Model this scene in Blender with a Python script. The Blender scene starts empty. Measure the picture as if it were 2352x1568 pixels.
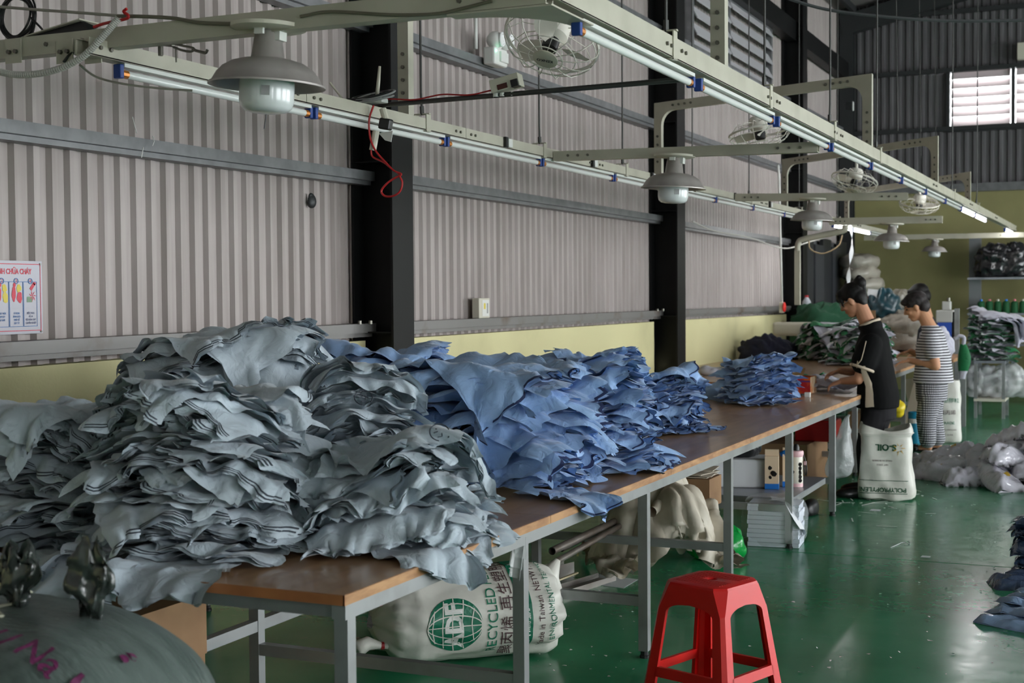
import bpy, bmesh, math, random
import numpy as np
from mathutils import Vector, Matrix
random.seed(7); rng = np.random.default_rng(7)
PI = math.pi
sc = bpy.context.scene
COL = sc.collection
# ---------------------------------------------------------------- camera
F, CX, CY, H = 3150., 1176., 784., 1.5
ROLL, VX, VY = .0075, 2600., 665.
_up = -np.array([ROLL, 1, -(VY+ROLL*(VX-CX)-CY)/F]); _up /= np.linalg.norm(_up)
_yd = np.array([VX-CX, VY-CY, F]); _yd -= _up*(_up@_yd); _yd /= np.linalg.norm(_yd)
RW = np.array([np.cross(_yd, _up), _yd, _up])
def ray(px, py): return RW@np.array([px-CX, py-CY, F])
def oz(px, py, z): d = ray(px, py); return np.array([0, 0, H])+(z-H)/d[2]*d
def ox(px, py, x): d = ray(px, py); return np.array([0, 0, H])+x/d[0]*d
def oy(px, py, y): d = ray(px, py); return np.array([0, 0, H])+y/d[1]*d
cam = bpy.data.cameras.new('camera'); camo = bpy.data.objects.new('camera', cam); COL.objects.link(camo)
cam.sensor_fit = 'HORIZONTAL'; cam.sensor_width = 36; cam.lens = F/2352*36; cam.clip_start = .05; cam.clip_end = 200
m = Matrix.Identity(4)
for i in range(3):
    m[i][0] = RW[i, 0]; m[i][1] = -RW[i, 1]; m[i][2] = -RW[i, 2]
m[2][3] = H; camo.matrix_world = m
cam.dof.use_dof = True; cam.dof.focus_distance = 5.8; cam.dof.aperture_fstop = 5.0
sc.camera = camo
sc.view_settings.view_transform = 'Standard'; sc.view_settings.look = 'None'
sc.view_settings.exposure = 1.52; sc.view_settings.gamma = 1; sc.view_settings.use_curve_mapping = False
# ---------------------------------------------------------------- world and daylight
wd = bpy.data.worlds.new('sky'); sc.world = wd; wd.use_nodes = True
bg = wd.node_tree.nodes['Background']; bg.inputs[0].default_value = (.93, .97, 1., 1); bg.inputs[1].default_value = 3.6
RX = 9.0
OPEN = [(-4.4, -2.7), (.6, 4.6), (6.0, 10.6), (11.8, 16.4), (17.4, 20.8)]      # loading doors in the unseen side wall (y range); first two added for fill
OZ0, OZ1 = .0, 4.0
def portal(loc, sx, sy, rot):
    l = bpy.data.lights.new('daylight', 'AREA'); l.shape = 'RECTANGLE'; l.size = sx; l.size_y = sy
    l.cycles.is_portal = True
    o = bpy.data.objects.new('daylight', l); o.location = loc; o.rotation_euler = rot; COL.objects.link(o)
for a, b in OPEN: portal((RX-.02, (a+b)/2, (OZ0+OZ1)/2), OZ1-OZ0, b-a, (0, PI/2, 0))
sc.cycles.max_bounces = 6; sc.cycles.diffuse_bounces = 4; sc.cycles.glossy_bounces = 3; sc.cycles.use_adaptive_sampling = True; sc.cycles.adaptive_threshold = .08; sc.cycles.adaptive_min_samples = 12
sc.cycles.transparent_max_bounces = 8; sc.cycles.sample_clamp_indirect = 6
sc.cycles.caustics_reflective = False; sc.cycles.caustics_refractive = False
# ---------------------------------------------------------------- helpers
def sr(r, g, b, a=1):
    f = lambda c: ((c/255+.055)/1.055)**2.4 if c > 10 else c/255/12.92
    return (f(r), f(g), f(b), a)
MATS = {}
def M(name, c, rough=.6, metal=0, c2=None, ns=8, nd=3, bump=0, bs=40, stretch=None, spec=.5, alpha=1, trans=0, emit=0, sheen=0, fac=(.35, .65), coat=0, sss=0):
    if name in MATS: return MATS[name]
    mt = bpy.data.materials.new(name); mt.use_nodes = True; nt = mt.node_tree; b = nt.nodes['Principled BSDF']
    b.inputs['Base Color'].default_value = c; b.inputs['Roughness'].default_value = rough; b.inputs['Metallic'].default_value = metal
    b.inputs['Specular IOR Level'].default_value = spec; b.inputs['Alpha'].default_value = alpha
    b.inputs['Coat Weight'].default_value = coat
    if trans: b.inputs['Transmission Weight'].default_value = trans
    if sheen: b.inputs['Sheen Weight'].default_value = sheen; b.inputs['Sheen Roughness'].default_value = .5
    if emit: b.inputs['Emission Color'].default_value = c; b.inputs['Emission Strength'].default_value = emit
    tc = nt.nodes.new('ShaderNodeTexCoord'); mp = nt.nodes.new('ShaderNodeMapping'); nt.links.new(tc.outputs['Object'], mp.inputs[0])
    if stretch: mp.inputs['Scale'].default_value = stretch
    if c2:
        n = nt.nodes.new('ShaderNodeTexNoise'); n.inputs['Scale'].default_value = ns; n.inputs['Detail'].default_value = nd
        nt.links.new(mp.outputs[0], n.inputs['Vector'])
        r = nt.nodes.new('ShaderNodeValToRGB'); r.color_ramp.elements[0].position = fac[0]; r.color_ramp.elements[1].position = fac[1]
        r.color_ramp.elements[0].color = c; r.color_ramp.elements[1].color = c2
        nt.links.new(n.outputs['Fac'], r.inputs[0]); nt.links.new(r.outputs[0], b.inputs['Base Color'])
    if bump:
        n2 = nt.nodes.new('ShaderNodeTexNoise'); n2.inputs['Scale'].default_value = bs; n2.inputs['Detail'].default_value = 2
        nt.links.new(mp.outputs[0], n2.inputs['Vector'])
        bp = nt.nodes.new('ShaderNodeBump'); bp.inputs['Strength'].default_value = bump; bp.inputs['Distance'].default_value = .02
        nt.links.new(n2.outputs['Fac'], bp.inputs['Height']); nt.links.new(bp.outputs[0], b.inputs['Normal'])
    MATS[name] = mt; return mt
def tag(o, label=None, cat=None, group=None, kind=None):
    for k, v in (('label', label), ('category', cat), ('group', group), ('kind', kind)):
        if v: o[k] = v
    return o
def thing(name, label, cat, loc=(0, 0, 0), group=None, rz=0, kind=None):
    o = bpy.data.objects.new(name, None); o.location = Vector([float(v) for v in loc]); o.rotation_euler = (0, 0, rz); o.empty_display_size = .1
    COL.objects.link(o); return tag(o, label, cat, group, kind)
def rootloc(o):
    while o.parent: o = o.parent
    return o.location.copy()
class B:
    """collects shapes; .o() links them as one mesh. w=True: given in world coordinates (an unrotated root's place is taken off)"""
    def __init__(s): s.v = []; s.f = []
    def add(s, v, f):
        k = len(s.v); s.v += [tuple(float(c) for c in p) for p in v]; s.f += [tuple(i+k for i in q) for q in f]; return s
    def box(s, c, d, rz=0, rx=0, ry=0, bev=0):
        x, y, z = d[0]/2, d[1]/2, d[2]/2
        if bev:
            e = min(bev, x*.9, y*.9, z*.9); bm = bmesh.new(); bmesh.ops.create_cube(bm, size=1)
            for v in bm.verts: v.co = Vector((v.co.x*2*x, v.co.y*2*y, v.co.z*2*z))
            bmesh.ops.bevel(bm, geom=bm.edges[:], offset=e, segments=2, affect='EDGES', profile=.5)
            P = [v.co.copy() for v in bm.verts]; bm.verts.index_update(); Fc = [[v.index for v in f.verts] for f in bm.faces]; bm.free()
        else:
            P = [Vector((i*x, j*y, k*z)) for i in (-1, 1) for j in (-1, 1) for k in (-1, 1)]
            Fc = [(0, 1, 3, 2), (4, 6, 7, 5), (0, 4, 5, 1), (2, 3, 7, 6), (0, 2, 6, 4), (1, 5, 7, 3)]
        R = Matrix.Rotation(rz, 3, 'Z') @ Matrix.Rotation(ry, 3, 'Y') @ Matrix.Rotation(rx, 3, 'X')
        C = Vector([float(q) for q in c])
        return s.add([C+R@p for p in P], Fc)
    def bb(s, x0, x1, y0, y1, z0, z1, bev=0): return s.box(((x0+x1)/2, (y0+y1)/2, (z0+z1)/2), (abs(x1-x0), abs(y1-y0), abs(z1-z0)), bev=bev)
    def beam(s, p, q, w, h, up=(0, 0, 1), bev=0):
        p, q, up = Vector([float(a) for a in p]), Vector([float(a) for a in q]), Vector(up); d = (q-p); L = d.length; d.normalize()
        a = d.cross(up); a = a.normalized() if a.length > 1e-5 else Vector((1, 0, 0)); b = a.cross(d)
        P = [p+d*L*t+a*w/2*i+b*h/2*j for t in (0, 1) for i in (-1, 1) for j in (-1, 1)]
        return s.add(P, [(0, 1, 3, 2), (4, 6, 7, 5), (0, 4, 5, 1), (2, 3, 7, 6), (0, 2, 6, 4), (1, 5, 7, 3)])
    def tube(s, pts, r, n=8, cap=True):
        pts = [Vector([float(a) for a in p]) for p in pts]; rs = r if hasattr(r, '__len__') else [r]*len(pts)
        k = len(s.v); ref = None
        for i, p in enumerate(pts):
            d = (pts[min(i+1, len(pts)-1)]-pts[max(i-1, 0)]).normalized()
            if ref is None: ref = d.orthogonal().normalized()
            a = (ref-d*ref.dot(d)); a = a.normalized() if a.length > 1e-6 else d.orthogonal().normalized(); ref = a; b = d.cross(a)
            s.v += [tuple(p+(a*math.cos(2*PI*j/n)+b*math.sin(2*PI*j/n))*rs[i]) for j in range(n)]
        for i in range(len(pts)-1):
            for j in range(n):
                s.f.append((k+i*n+j, k+i*n+(j+1) % n, k+(i+1)*n+(j+1) % n, k+(i+1)*n+j))
        if cap: s.f.append(tuple(k+j for j in range(n))[::-1]); s.f.append(tuple(k+(len(pts)-1)*n+j for j in range(n)))
        return s
    def lathe(s, prof, n=24, c=(0, 0, 0), cap=False):
        k = len(s.v)
        for r, z in prof: s.v += [(c[0]+r*math.cos(2*PI*j/n), c[1]+r*math.sin(2*PI*j/n), c[2]+z) for j in range(n)]
        for i in range(len(prof)-1):
            for j in range(n): s.f.append((k+i*n+j, k+i*n+(j+1) % n, k+(i+1)*n+(j+1) % n, k+(i+1)*n+j))
        if cap: s.f.append(tuple(k+j for j in range(n))[::-1]); s.f.append(tuple(k+(len(prof)-1)*n+j for j in range(n)))
        return s
    def grid(s, P, closeu=False, flip=False):
        P = np.asarray(P, float); a, b = P.shape[:2]; k = len(s.v); s.v += [tuple(p) for p in P.reshape(-1, 3).tolist()]
        for i in range(a-1 if not closeu else a):
            for j in range(b-1):
                q = (k+i*b+j, k+((i+1) % a)*b+j, k+((i+1) % a)*b+j+1, k+i*b+j+1); s.f.append(q[::-1] if flip else q)
        return s
    def blob(s, c, r, n=12, m=8, amp=0, seed=0):
        ph = np.random.default_rng(seed).uniform(0, 6.28, 8)
        P = []
        for i in range(n):
            row = []
            for j in range(m+1):
                a = 2*PI*i/n; t = PI*j/m; k = 1+amp*(math.sin(3*a+ph[0]+2*t)+.6*math.sin(5*t+ph[1]+a*2)+.4*math.sin(7*a+ph[2]+5*t)) if amp else 1
                row.append((c[0]+r[0]*k*math.sin(t)*math.cos(a), c[1]+r[1]*k*math.sin(t)*math.sin(a), c[2]+r[2]*k*math.cos(t)))
            P.append(row)
        return s.grid(P, closeu=True)
    def o(s, name, mat, parent=None, smooth=False, w=False, label=None, ang=None, base=True, kind=None):
        me = bpy.data.meshes.new(name); v = np.array(s.v, float)
        loc = Vector((0, 0, 0))
        if parent is None and base:
            lo, hi = v.min(0), v.max(0); loc = Vector(((lo[0]+hi[0])/2, (lo[1]+hi[1])/2, lo[2])); v = v-np.array(loc)
        elif parent is not None and w: v = v-np.array(rootloc(parent))
        me.from_pydata(v.tolist(), [], s.f)
        if smooth:
            me.polygons.foreach_set('use_smooth', [True]*len(me.polygons))
            if ang: me.set_sharp_from_angle(angle=math.radians(ang))
        if mat: me.materials.append(mat)
        me.update()
        ob = bpy.data.objects.new(name, me); ob.location = loc; COL.objects.link(ob)
        if parent is not None: ob.parent = parent
        if label: ob['label'] = label
        if kind: ob['kind'] = kind
        return ob
def copy_tree(o, parent=None):
    c = o.copy(); COL.objects.link(c); c.parent = parent
    for ch in list(o.children): copy_tree(ch, c)
    return c
def clone(o, loc, label, rz=None, group=None, scale=None):
    c = copy_tree(o); c.location = Vector([float(v) for v in loc]); c['label'] = label
    if rz is not None: c.rotation_euler[2] = rz
    if group: c['group'] = group
    if scale: c.scale = (scale, scale, scale) if not hasattr(scale, '__len__') else scale
    return c
def bez(p, n=16):
    """smooth curve through points (Catmull-Rom)"""
    p = [np.array(a, float) for a in p]; p = [2*p[0]-p[1]]+p+[2*p[-1]-p[-2]]; out = []
    for i in range(1, len(p)-2):
        for t in np.linspace(0, 1, n, endpoint=(i == len(p)-3)):
            out.append(.5*(2*p[i]+(p[i+1]-p[i-1])*t+(2*p[i-1]-5*p[i]+4*p[i+1]-p[i+2])*t*t+(3*p[i]-p[i-1]-3*p[i+1]+p[i+2])*t**3))
    return out
def baked(ob, mods):
    """apply modifiers through the dependency graph, without operators"""
    for typ, kw in mods:
        md = ob.modifiers.new(typ.lower(), typ)
        for k, v in kw.items(): setattr(md, k, v)
    bpy.context.view_layer.update()
    me = bpy.data.meshes.new_from_object(ob.evaluated_get(bpy.context.evaluated_depsgraph_get()))
    ob.modifiers.clear(); old = ob.data; ob.data = me; bpy.data.meshes.remove(old)
    me.polygons.foreach_set('use_smooth', [True]*len(me.polygons)); return ob
def textverts(txt, size, bold=0, sx=1, align='CENTER', sub=0):
    cu = bpy.data.curves.new('t', 'FONT'); cu.body = txt; cu.size = size; cu.align_x = align; cu.align_y = 'CENTER'; cu.offset = bold; cu.resolution_u = 3
    ob = bpy.data.objects.new('t', cu); COL.objects.link(ob); bpy.context.view_layer.update()
    me = bpy.data.meshes.new_from_object(ob.evaluated_get(bpy.context.evaluated_depsgraph_get()))
    if sub:
        bm = bmesh.new(); bm.from_mesh(me)
        for _ in range(6):
            e = [x for x in bm.edges if x.calc_length() > sub]
            if not e: break
            bmesh.ops.triangulate(bm, faces=bm.faces[:]); e = [x for x in bm.edges if x.calc_length() > sub]
            bmesh.ops.subdivide_edges(bm, edges=e, cuts=1, use_grid_fill=True)
        bmesh.ops.triangulate(bm, faces=bm.faces[:]); bm.to_mesh(me); bm.free()
    v = np.array([(p.co.x*sx, p.co.y) for p in me.vertices]).reshape(-1, 2); f = [tuple(p.vertices) for p in me.polygons]
    bpy.data.objects.remove(ob); bpy.data.curves.remove(cu); bpy.data.meshes.remove(me); return v, f
def flat_text(b, txt, size, org, ex, ey, bold=0, sx=1, align='CENTER'):
    v, f = textverts(txt, size, bold, sx, align); org, ex, ey = (np.array(a, float) for a in (org, ex, ey))
    return b.add([org+ex*p[0]+ey*p[1] for p in v], f)
def sock(o, name): return o.inputs[name]
# ---------------------------------------------------------------- materials
m_clad = M('zinc_cladding', sr(172, 162, 159), .5, .1, sr(154, 144, 140), ns=3, nd=6, stretch=(1, 6, .35), bump=.05, bs=6)
m_galv = M('galvanised_steel', sr(128, 129, 131), .45, .5, sr(112, 113, 115), ns=9, nd=5)
m_galvrust = M('galvanised_purlin', sr(132, 130, 128), .5, .4, sr(104, 86, 74), ns=4, nd=6, fac=(.55, .78))
m_black = M('black_painted_steel', sr(9, 10, 10), .5, 0, sr(14, 15, 15), ns=6, spec=.25)
m_cream = M('cream_painted_masonry', sr(214, 208, 160), .75, 0, sr(190, 184, 140), ns=1.6, nd=6, fac=(.5, .85), bump=.06, bs=60)
m_olive = M('olive_painted_masonry', sr(152, 147, 100), .75, 0, sr(138, 133, 90), ns=1.5, nd=5, bump=.05, bs=50)
m_rail = M('rail_cream_enamel', sr(184, 180, 164), .45, 0, sr(168, 164, 148), ns=5, nd=5, fac=(.45, .75))
m_railw = M('batten_white_enamel', sr(214, 216, 212), .4)
m_white = M('white_plastic', sr(222, 222, 218), .4)
m_offw = M('aged_white_plastic', sr(205, 200, 184), .5)
m_bolt = M('bolt_steel', sr(110, 108, 100), .4, .8)
m_blk = M('black_plastic', sr(20, 20, 21), .4)
m_roof = M('roof_sheet', sr(112, 108, 106), .6, .1)
m_dark = M('dark_steel', sr(52, 54, 55), .5, .3)
# floor: green epoxy with scuffs and a saw-cut
def floor_mat():
    mt = bpy.data.materials.new('green_epoxy_floor'); mt.use_nodes = True; nt = mt.node_tree; b = nt.nodes['Principled BSDF']
    tc = nt.nodes.new('ShaderNodeTexCoord'); n = nt.nodes.new('ShaderNodeTexNoise'); n.inputs['Scale'].default_value = 1.3; n.inputs['Detail'].default_value = 8
    nt.links.new(tc.outputs['Object'], n.inputs['Vector'])
    r = nt.nodes.new('ShaderNodeValToRGB'); r.color_ramp.elements[0].color = sr(42, 122, 84); r.color_ramp.elements[1].color = sr(58, 142, 102)
    r.color_ramp.elements[0].position = .35; r.color_ramp.elements[1].position = .7
    nt.links.new(n.outputs['Fac'], r.inputs[0])
    n3 = nt.nodes.new('ShaderNodeTexNoise'); n3.inputs['Scale'].default_value = 9; n3.inputs['Detail'].default_value = 10; n3.inputs['Roughness'].default_value = .7
    nt.links.new(tc.outputs['Object'], n3.inputs['Vector'])
    r3 = nt.nodes.new('ShaderNodeValToRGB'); r3.color_ramp.elements[0].position = .6; r3.color_ramp.elements[1].position = .8
    r3.color_ramp.elements[0].color = (0, 0, 0, 1); r3.color_ramp.elements[1].color = (.3, .3, .3, 1)
    nt.links.new(n3.outputs['Fac'], r3.inputs[0])
    mx = nt.nodes.new('ShaderNodeMixRGB'); nt.links.new(r3.outputs[0], mx.inputs[0]); nt.links.new(r.outputs[0], mx.inputs[1]); mx.inputs[2].default_value = sr(120, 150, 130)
    nt.links.new(mx.outputs[0], b.inputs['Base Color'])
    mr = nt.nodes.new('ShaderNodeMapRange'); mr.inputs['From Min'].default_value = .3; mr.inputs['From Max'].default_value = .7
    mr.inputs['To Min'].default_value = .14; mr.inputs['To Max'].default_value = .26
    nt.links.new(n3.outputs['Fac'], mr.inputs[0]); nt.links.new(mr.outputs[0], b.inputs['Roughness'])
    n4 = nt.nodes.new('ShaderNodeTexNoise'); n4.inputs['Scale'].default_value = 3.5; nt.links.new(tc.outputs['Object'], n4.inputs['Vector'])
    bp = nt.nodes.new('ShaderNodeBump'); bp.inputs['Strength'].default_value = .08; bp.inputs['Distance'].default_value = .02
    nt.links.new(n4.outputs['Fac'], bp.inputs['Height']); nt.links.new(bp.outputs[0], b.inputs['Normal'])
    b.inputs['Specular IOR Level'].default_value = .32
    return mt
m_floor = floor_mat()
# ---------------------------------------------------------------- setting
WX, EY, TOP = -4.1, 21.6, 5.5
fl = B()
ys = [-5, 7.84, 7.852, 14.4, 14.412, 23.5]
for a, b in zip(ys, ys[1:]):
    z = -.006 if b-a < .1 else 0
    fl.add([(-4.6, a, z), (RX+.3, a, z), (RX+.3, b, z), (-4.6, b, z)], [(0, 1, 2, 3)])
    fl.add([(-4.6, b, -.006), (RX+.3, b, -.006), (RX+.3, b, 0), (-4.6, b, 0)], [(0, 1, 2, 3)])
fl = fl.o('floor', m_floor, base=False); tag(fl, 'glossy green epoxy floor with scuffs and saw-cut joints', kind='structure')
def corr(y0, y1, z0, z1, x, per=.1075, d=.022, axis='y', flip=1, ny=None):
    """trapezoidal sheet profile along y (or x) between two heights"""
    prof = []; t = 0; n = max(1, round((y1-y0)/per)); per = (y1-y0)/n
    for i in range(n):
        a = y0+i*per
        prof += [(a, 0), (a+per*.40, 0), (a+per*.54, d), (a+per*.86, d), (a+per*.985, 0)]
    prof.append((y1, 0)); v = []; f = []
    for p, q in prof:
        for z in (z0, z1):
            v.append((x+q*flip, p, z) if axis == 'y' else (p, x-q*flip, z))
    for i in range(len(prof)-1):
        f.append((2*i, 2*i+2, 2*i+3, 2*i+1))
    return v, f
# side wall: dwarf masonry wall per bay, cladding sheets, steel columns, girts
COLY = [1.55, 7.06, 12.5, 17.9]
wl = B()
bays = [(-4.9, 1.4), (1.7, 6.98), (7.3, 12.32), (12.75, 17.75), (18.2, 21.6)]
tops = [(1.215, 1.215), (1.205, 1.235), (1.232, 1.232), (1.232, 1.215), (1.2, 1.2)]
for (a, b), (t0, t1) in zip(bays, tops):
    v = [(-4.35, a, 0), (WX, a, 0), (WX, b, 0), (-4.35, b, 0), (-4.35, a, t0), (WX, a, t0), (WX, b, t1), (-4.35, b, t1)]
    wl.add(v, [(0, 3, 2, 1), (4, 5, 6, 7), (0, 1, 5, 4), (1, 2, 6, 5), (2, 3, 7, 6), (3, 0, 4, 7)])
wl = wl.o('wall_left', m_cream, base=False); tag(wl, 'cream painted dwarf wall under tall corrugated zinc cladding', kind='structure')
y = -4.9; k = 0
while y < EY-.05:
    y1 = min(y+1.075, EY) if y+1.075 < EY-.2 else EY+.15
    v, f = corr(y, y1, .9, TOP+.35, -4.19-.0022*(k % 2)); B().add(v, f).o('cladding_sheet', m_clad, wl); y = y1-.0002; k += 1
for i, yc in enumerate(COLY):
    c = B(); d = .24
    c.bb(-4.16, -4.145, yc-.125, yc+.125, 0, TOP); c.bb(-3.90, -3.885, yc-.125, yc+.125, 0, TOP); c.bb(-4.15, -3.89, yc-.006, yc+.006, 0, TOP)
    co = c.o('column', m_black, wl, label='black painted steel column of H section')
    for zz in (1.28, 2.27, 3.1): B().bb(-4.15, -3.9, yc-.12, yc+.12, zz, zz+.008).o('stiffener_plate', m_black, co)
GZ = [1.33, 2.225, 3.12, 4.02, 4.9]
off = {(1, 0): (1.315, 1.336), (1, 1): (2.195, 2.225), (2, 0): (1.336, 1.336), (2, 1): (2.24, 2.235), (3, 0): (1.338, 1.322), (3, 1): (2.215, 2.19)}
gb = [(-4.9, 1.5), (1.6, 7.04), (7.3, 12.48), (12.72, 17.85), (18.1, 21.5)]
for bi, (a, b) in enumerate(gb):
    for gi, z in enumerate(GZ):
        za, zb = off.get((bi, gi), (z, z)); hgt = .075
        g = B(); P = []
        for yy, zz in ((a, za), (b, zb)):          # C-section with open lower lip
            P.append([(-4.165, yy, zz), (-4.06, yy, zz), (-4.06, yy, zz-hgt*.72), (-4.075, yy, zz-hgt*.72), (-4.085, yy, zz-hgt*.74), (-4.085, yy, zz-hgt*1.05), (-4.165, yy, zz-hgt*1.05)])
        g.grid(np.array(P), flip=True); g.add(P[1], [tuple(range(7))]); g.add(P[0], [tuple(range(7))[::-1]])
        g.o('girt', m_galvrust if gi == 0 else m_galv, wl, label='galvanised steel girt with rust marks' if gi == 0 else None)
# rust-stained brackets where the girts meet the columns
for yc in COLY[1:3]:
    for z in (1.33,):
        bo = B()
        for dy in (-.09, -.03): bo.lathe([(0, .02), (.012, .02), (.012, 0)], 6, (-4.0+dy*.6, yc-.13+dy, z+.004))
        bo.o('bolt', m_bolt, wl)
# end wall
we = B().bb(-4.35, RX, EY, EY+.2, 0, 3.02); we = we.o('wall_back', m_olive, base=False); tag(we, 'olive painted end wall below grey corrugated cladding', kind='structure')
m_clade = M('grey_cladding', sr(112, 110, 112), .5, .3, sr(98, 96, 98), ns=3, nd=5, stretch=(3, 1, .4))
x = -4.2
while x < RX:
    x1 = min(x+1.1, RX); z0 = 3.0
    if -2.56 < x1 and x < .6:   # leave the louvre opening clear
        for za, zb in ((3.0, 3.96), (4.78, 7.6)):
            v, f = corr(x, x1, za, zb, EY+.06, per=.12, axis='x', d=.03); B().add(v, f).o('cladding_sheet', m_clade, we)
        if x < -2.56:
            v, f = corr(x, -2.56, 3.96, 4.78, EY+.06, per=.12, axis='x', d=.03); B().add(v, f).o('cladding_sheet', m_clade, we)
        if x1 > .6:
            v, f = corr(.6, x1, 3.96, 4.78, EY+.06, per=.12, axis='x', d=.03); B().add(v, f).o('cladding_sheet', m_clade, we)
    else:
        v, f = corr(x, x1, z0, 7.6, EY+.06, per=.12, axis='x', d=.03); B().add(v, f).o('cladding_sheet', m_clade, we)
    x = x1
for z in (3.06, 3.96, 4.83, 5.7): B().bb(-4.1, RX, EY-.1, EY, z-.06, z).o('girt', m_dark, we)
B().bb(-4.1, RX, EY-.14, EY, 2.98, 3.1).o('girt', m_galv, we)
for xc in (-4.02, 3.5):
    c = B().bb(xc-.1, xc+.1, EY-.2, EY-.185, 0, 5.9).bb(xc-.1, xc+.1, EY-.02, EY-.005, 0, 5.9).bb(xc-.006, xc+.006, EY-.19, EY-.01, 0, 5.9)
    c.o('column', m_dark if xc < -3 else M('grey_painted_steel', sr(120, 124, 126), .5), we)
# louvre window in the end wall
m_louv = M('louvre_blade_fibreglass', sr(236, 226, 226), .5, trans=0)
def translucent(mt, c):
    nt = mt.node_tree; b = nt.nodes['Principled BSDF']; t = nt.nodes.new('ShaderNodeBsdfTranslucent'); t.inputs[0].default_value = c
    mx = nt.nodes.new('ShaderNodeMixShader'); mx.inputs[0].default_value = .1
    nt.links.new(b.outputs[0], mx.inputs[1]); nt.links.new(t.outputs[0], mx.inputs[2]); nt.links.new(mx.outputs[0], nt.nodes['Material Output'].inputs[0])
translucent(m_louv, sr(250, 238, 240))
wn = B()
for xx in (-2.54, -1.62, -.72, .18, .56): wn.bb(xx-.025, xx+.025, EY-.03, EY+.12, 3.9, 4.82)
wn.bb(-2.56, .58, EY-.03, EY+.12, 3.88, 3.93).bb(-2.56, .58, EY-.03, EY+.12, 4.78, 4.83)
wn = wn.o('window_1', m_dark, base=False); tag(wn, 'bright louvre window high in the end wall', kind='structure')
for x0, x1 in ((-2.5, -1.66), (-1.58, -.76), (-.68, .14), (.22, .54)):
    for i in range(6):
        z = 3.99+i*.14
        B().box(((x0+x1)/2, EY+.05, z+.05), (x1-x0, .012, .165), rx=-.6).o('louvre_blade', m_louv, wn)
# louvre vents in the side wall
wn = B().bb(WX-.06, WX+.02, 13.55, 16.9, 3.72, 3.78).bb(WX-.06, WX+.02, 13.55, 16.9, 4.74, 4.8)
for yy in (13.55, 14.95, 16.9): wn.bb(WX-.06, WX+.02, yy-.03, yy+.03, 3.72, 4.8)
wn = wn.o('window_2', m_galv, base=False); tag(wn, 'pale louvre vent high in the side wall', kind='structure')
for y0, y1 in ((13.6, 14.92), (14.98, 16.86)):
    for i in range(6): B().box((WX+.01, (y0+y1)/2, 3.86+i*.17), (.012, y1-y0, .15), ry=-.5).o('louvre_blade', M('vent_blade', sr(180, 178, 182), .5), wn)
# roof, eave beam, rafters
SL = .22
def rz_(x): return TOP+.1+(x+4.2)*SL if x < 2.4 else TOP+.1+6.6*SL-(x-2.4)*SL
ce = B()
for x0, x1 in ((-4.4, 2.4), (2.4, RX+.2)):
    ce.add([(x0, -5, rz_(x0)+.2), (x1, -5, rz_(x1)+.2), (x1, EY+.3, rz_(x1)+.2), (x0, EY+.3, rz_(x0)+.2)], [(0, 1, 2, 3)])
ce = ce.o('ceiling', m_roof, base=False); tag(ce, 'dark pitched sheet roof on steel rafters', kind='structure')
for yc in COLY+[EY-.12]:
    B().beam((-4.1, yc, rz_(-4.1)-.05), (2.4, yc, rz_(2.4)-.05), .18, .3).o('rafter', m_dark, ce)
    B().beam((2.4, yc, rz_(2.4)-.05), (RX, yc, rz_(RX)-.05), .18, .3).o('rafter', m_dark, ce)
for i in range(10):
    x = -3.9+i*.7; B().bb(x-.03, x+.03, -4.8, EY, rz_(x)+.08, rz_(x)+.18).o('roof_purlin', m_dark, ce)
B().bb(-4.12, -3.98, -4.8, EY, 4.75, 5.0).o('eave_beam', m_black, ce)
m_pale = M('pale_plaster', sr(228, 226, 218), .8)
# unseen side wall with loading doors and two added fill openings, wall behind the camera
wr = B(); e = [-5]+[q for p in OPEN for q in p]+[EY+.2]
for i in range(0, len(e), 2): wr.bb(RX, RX+.2, e[i], e[i+1], 0, OZ1)
wr.bb(RX, RX+.2, -5, EY+.2, OZ1, rz_(RX)+.2); wr = wr.o('wall_right', m_pale, base=False); tag(wr, 'side wall with tall open loading doors', kind='structure')
wf = B().bb(-4.35, RX, -5.1, -4.9, 0, 7.3).o('wall_front', m_pale, base=False); tag(wf, 'plain wall behind the viewer', kind='structure')
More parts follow.
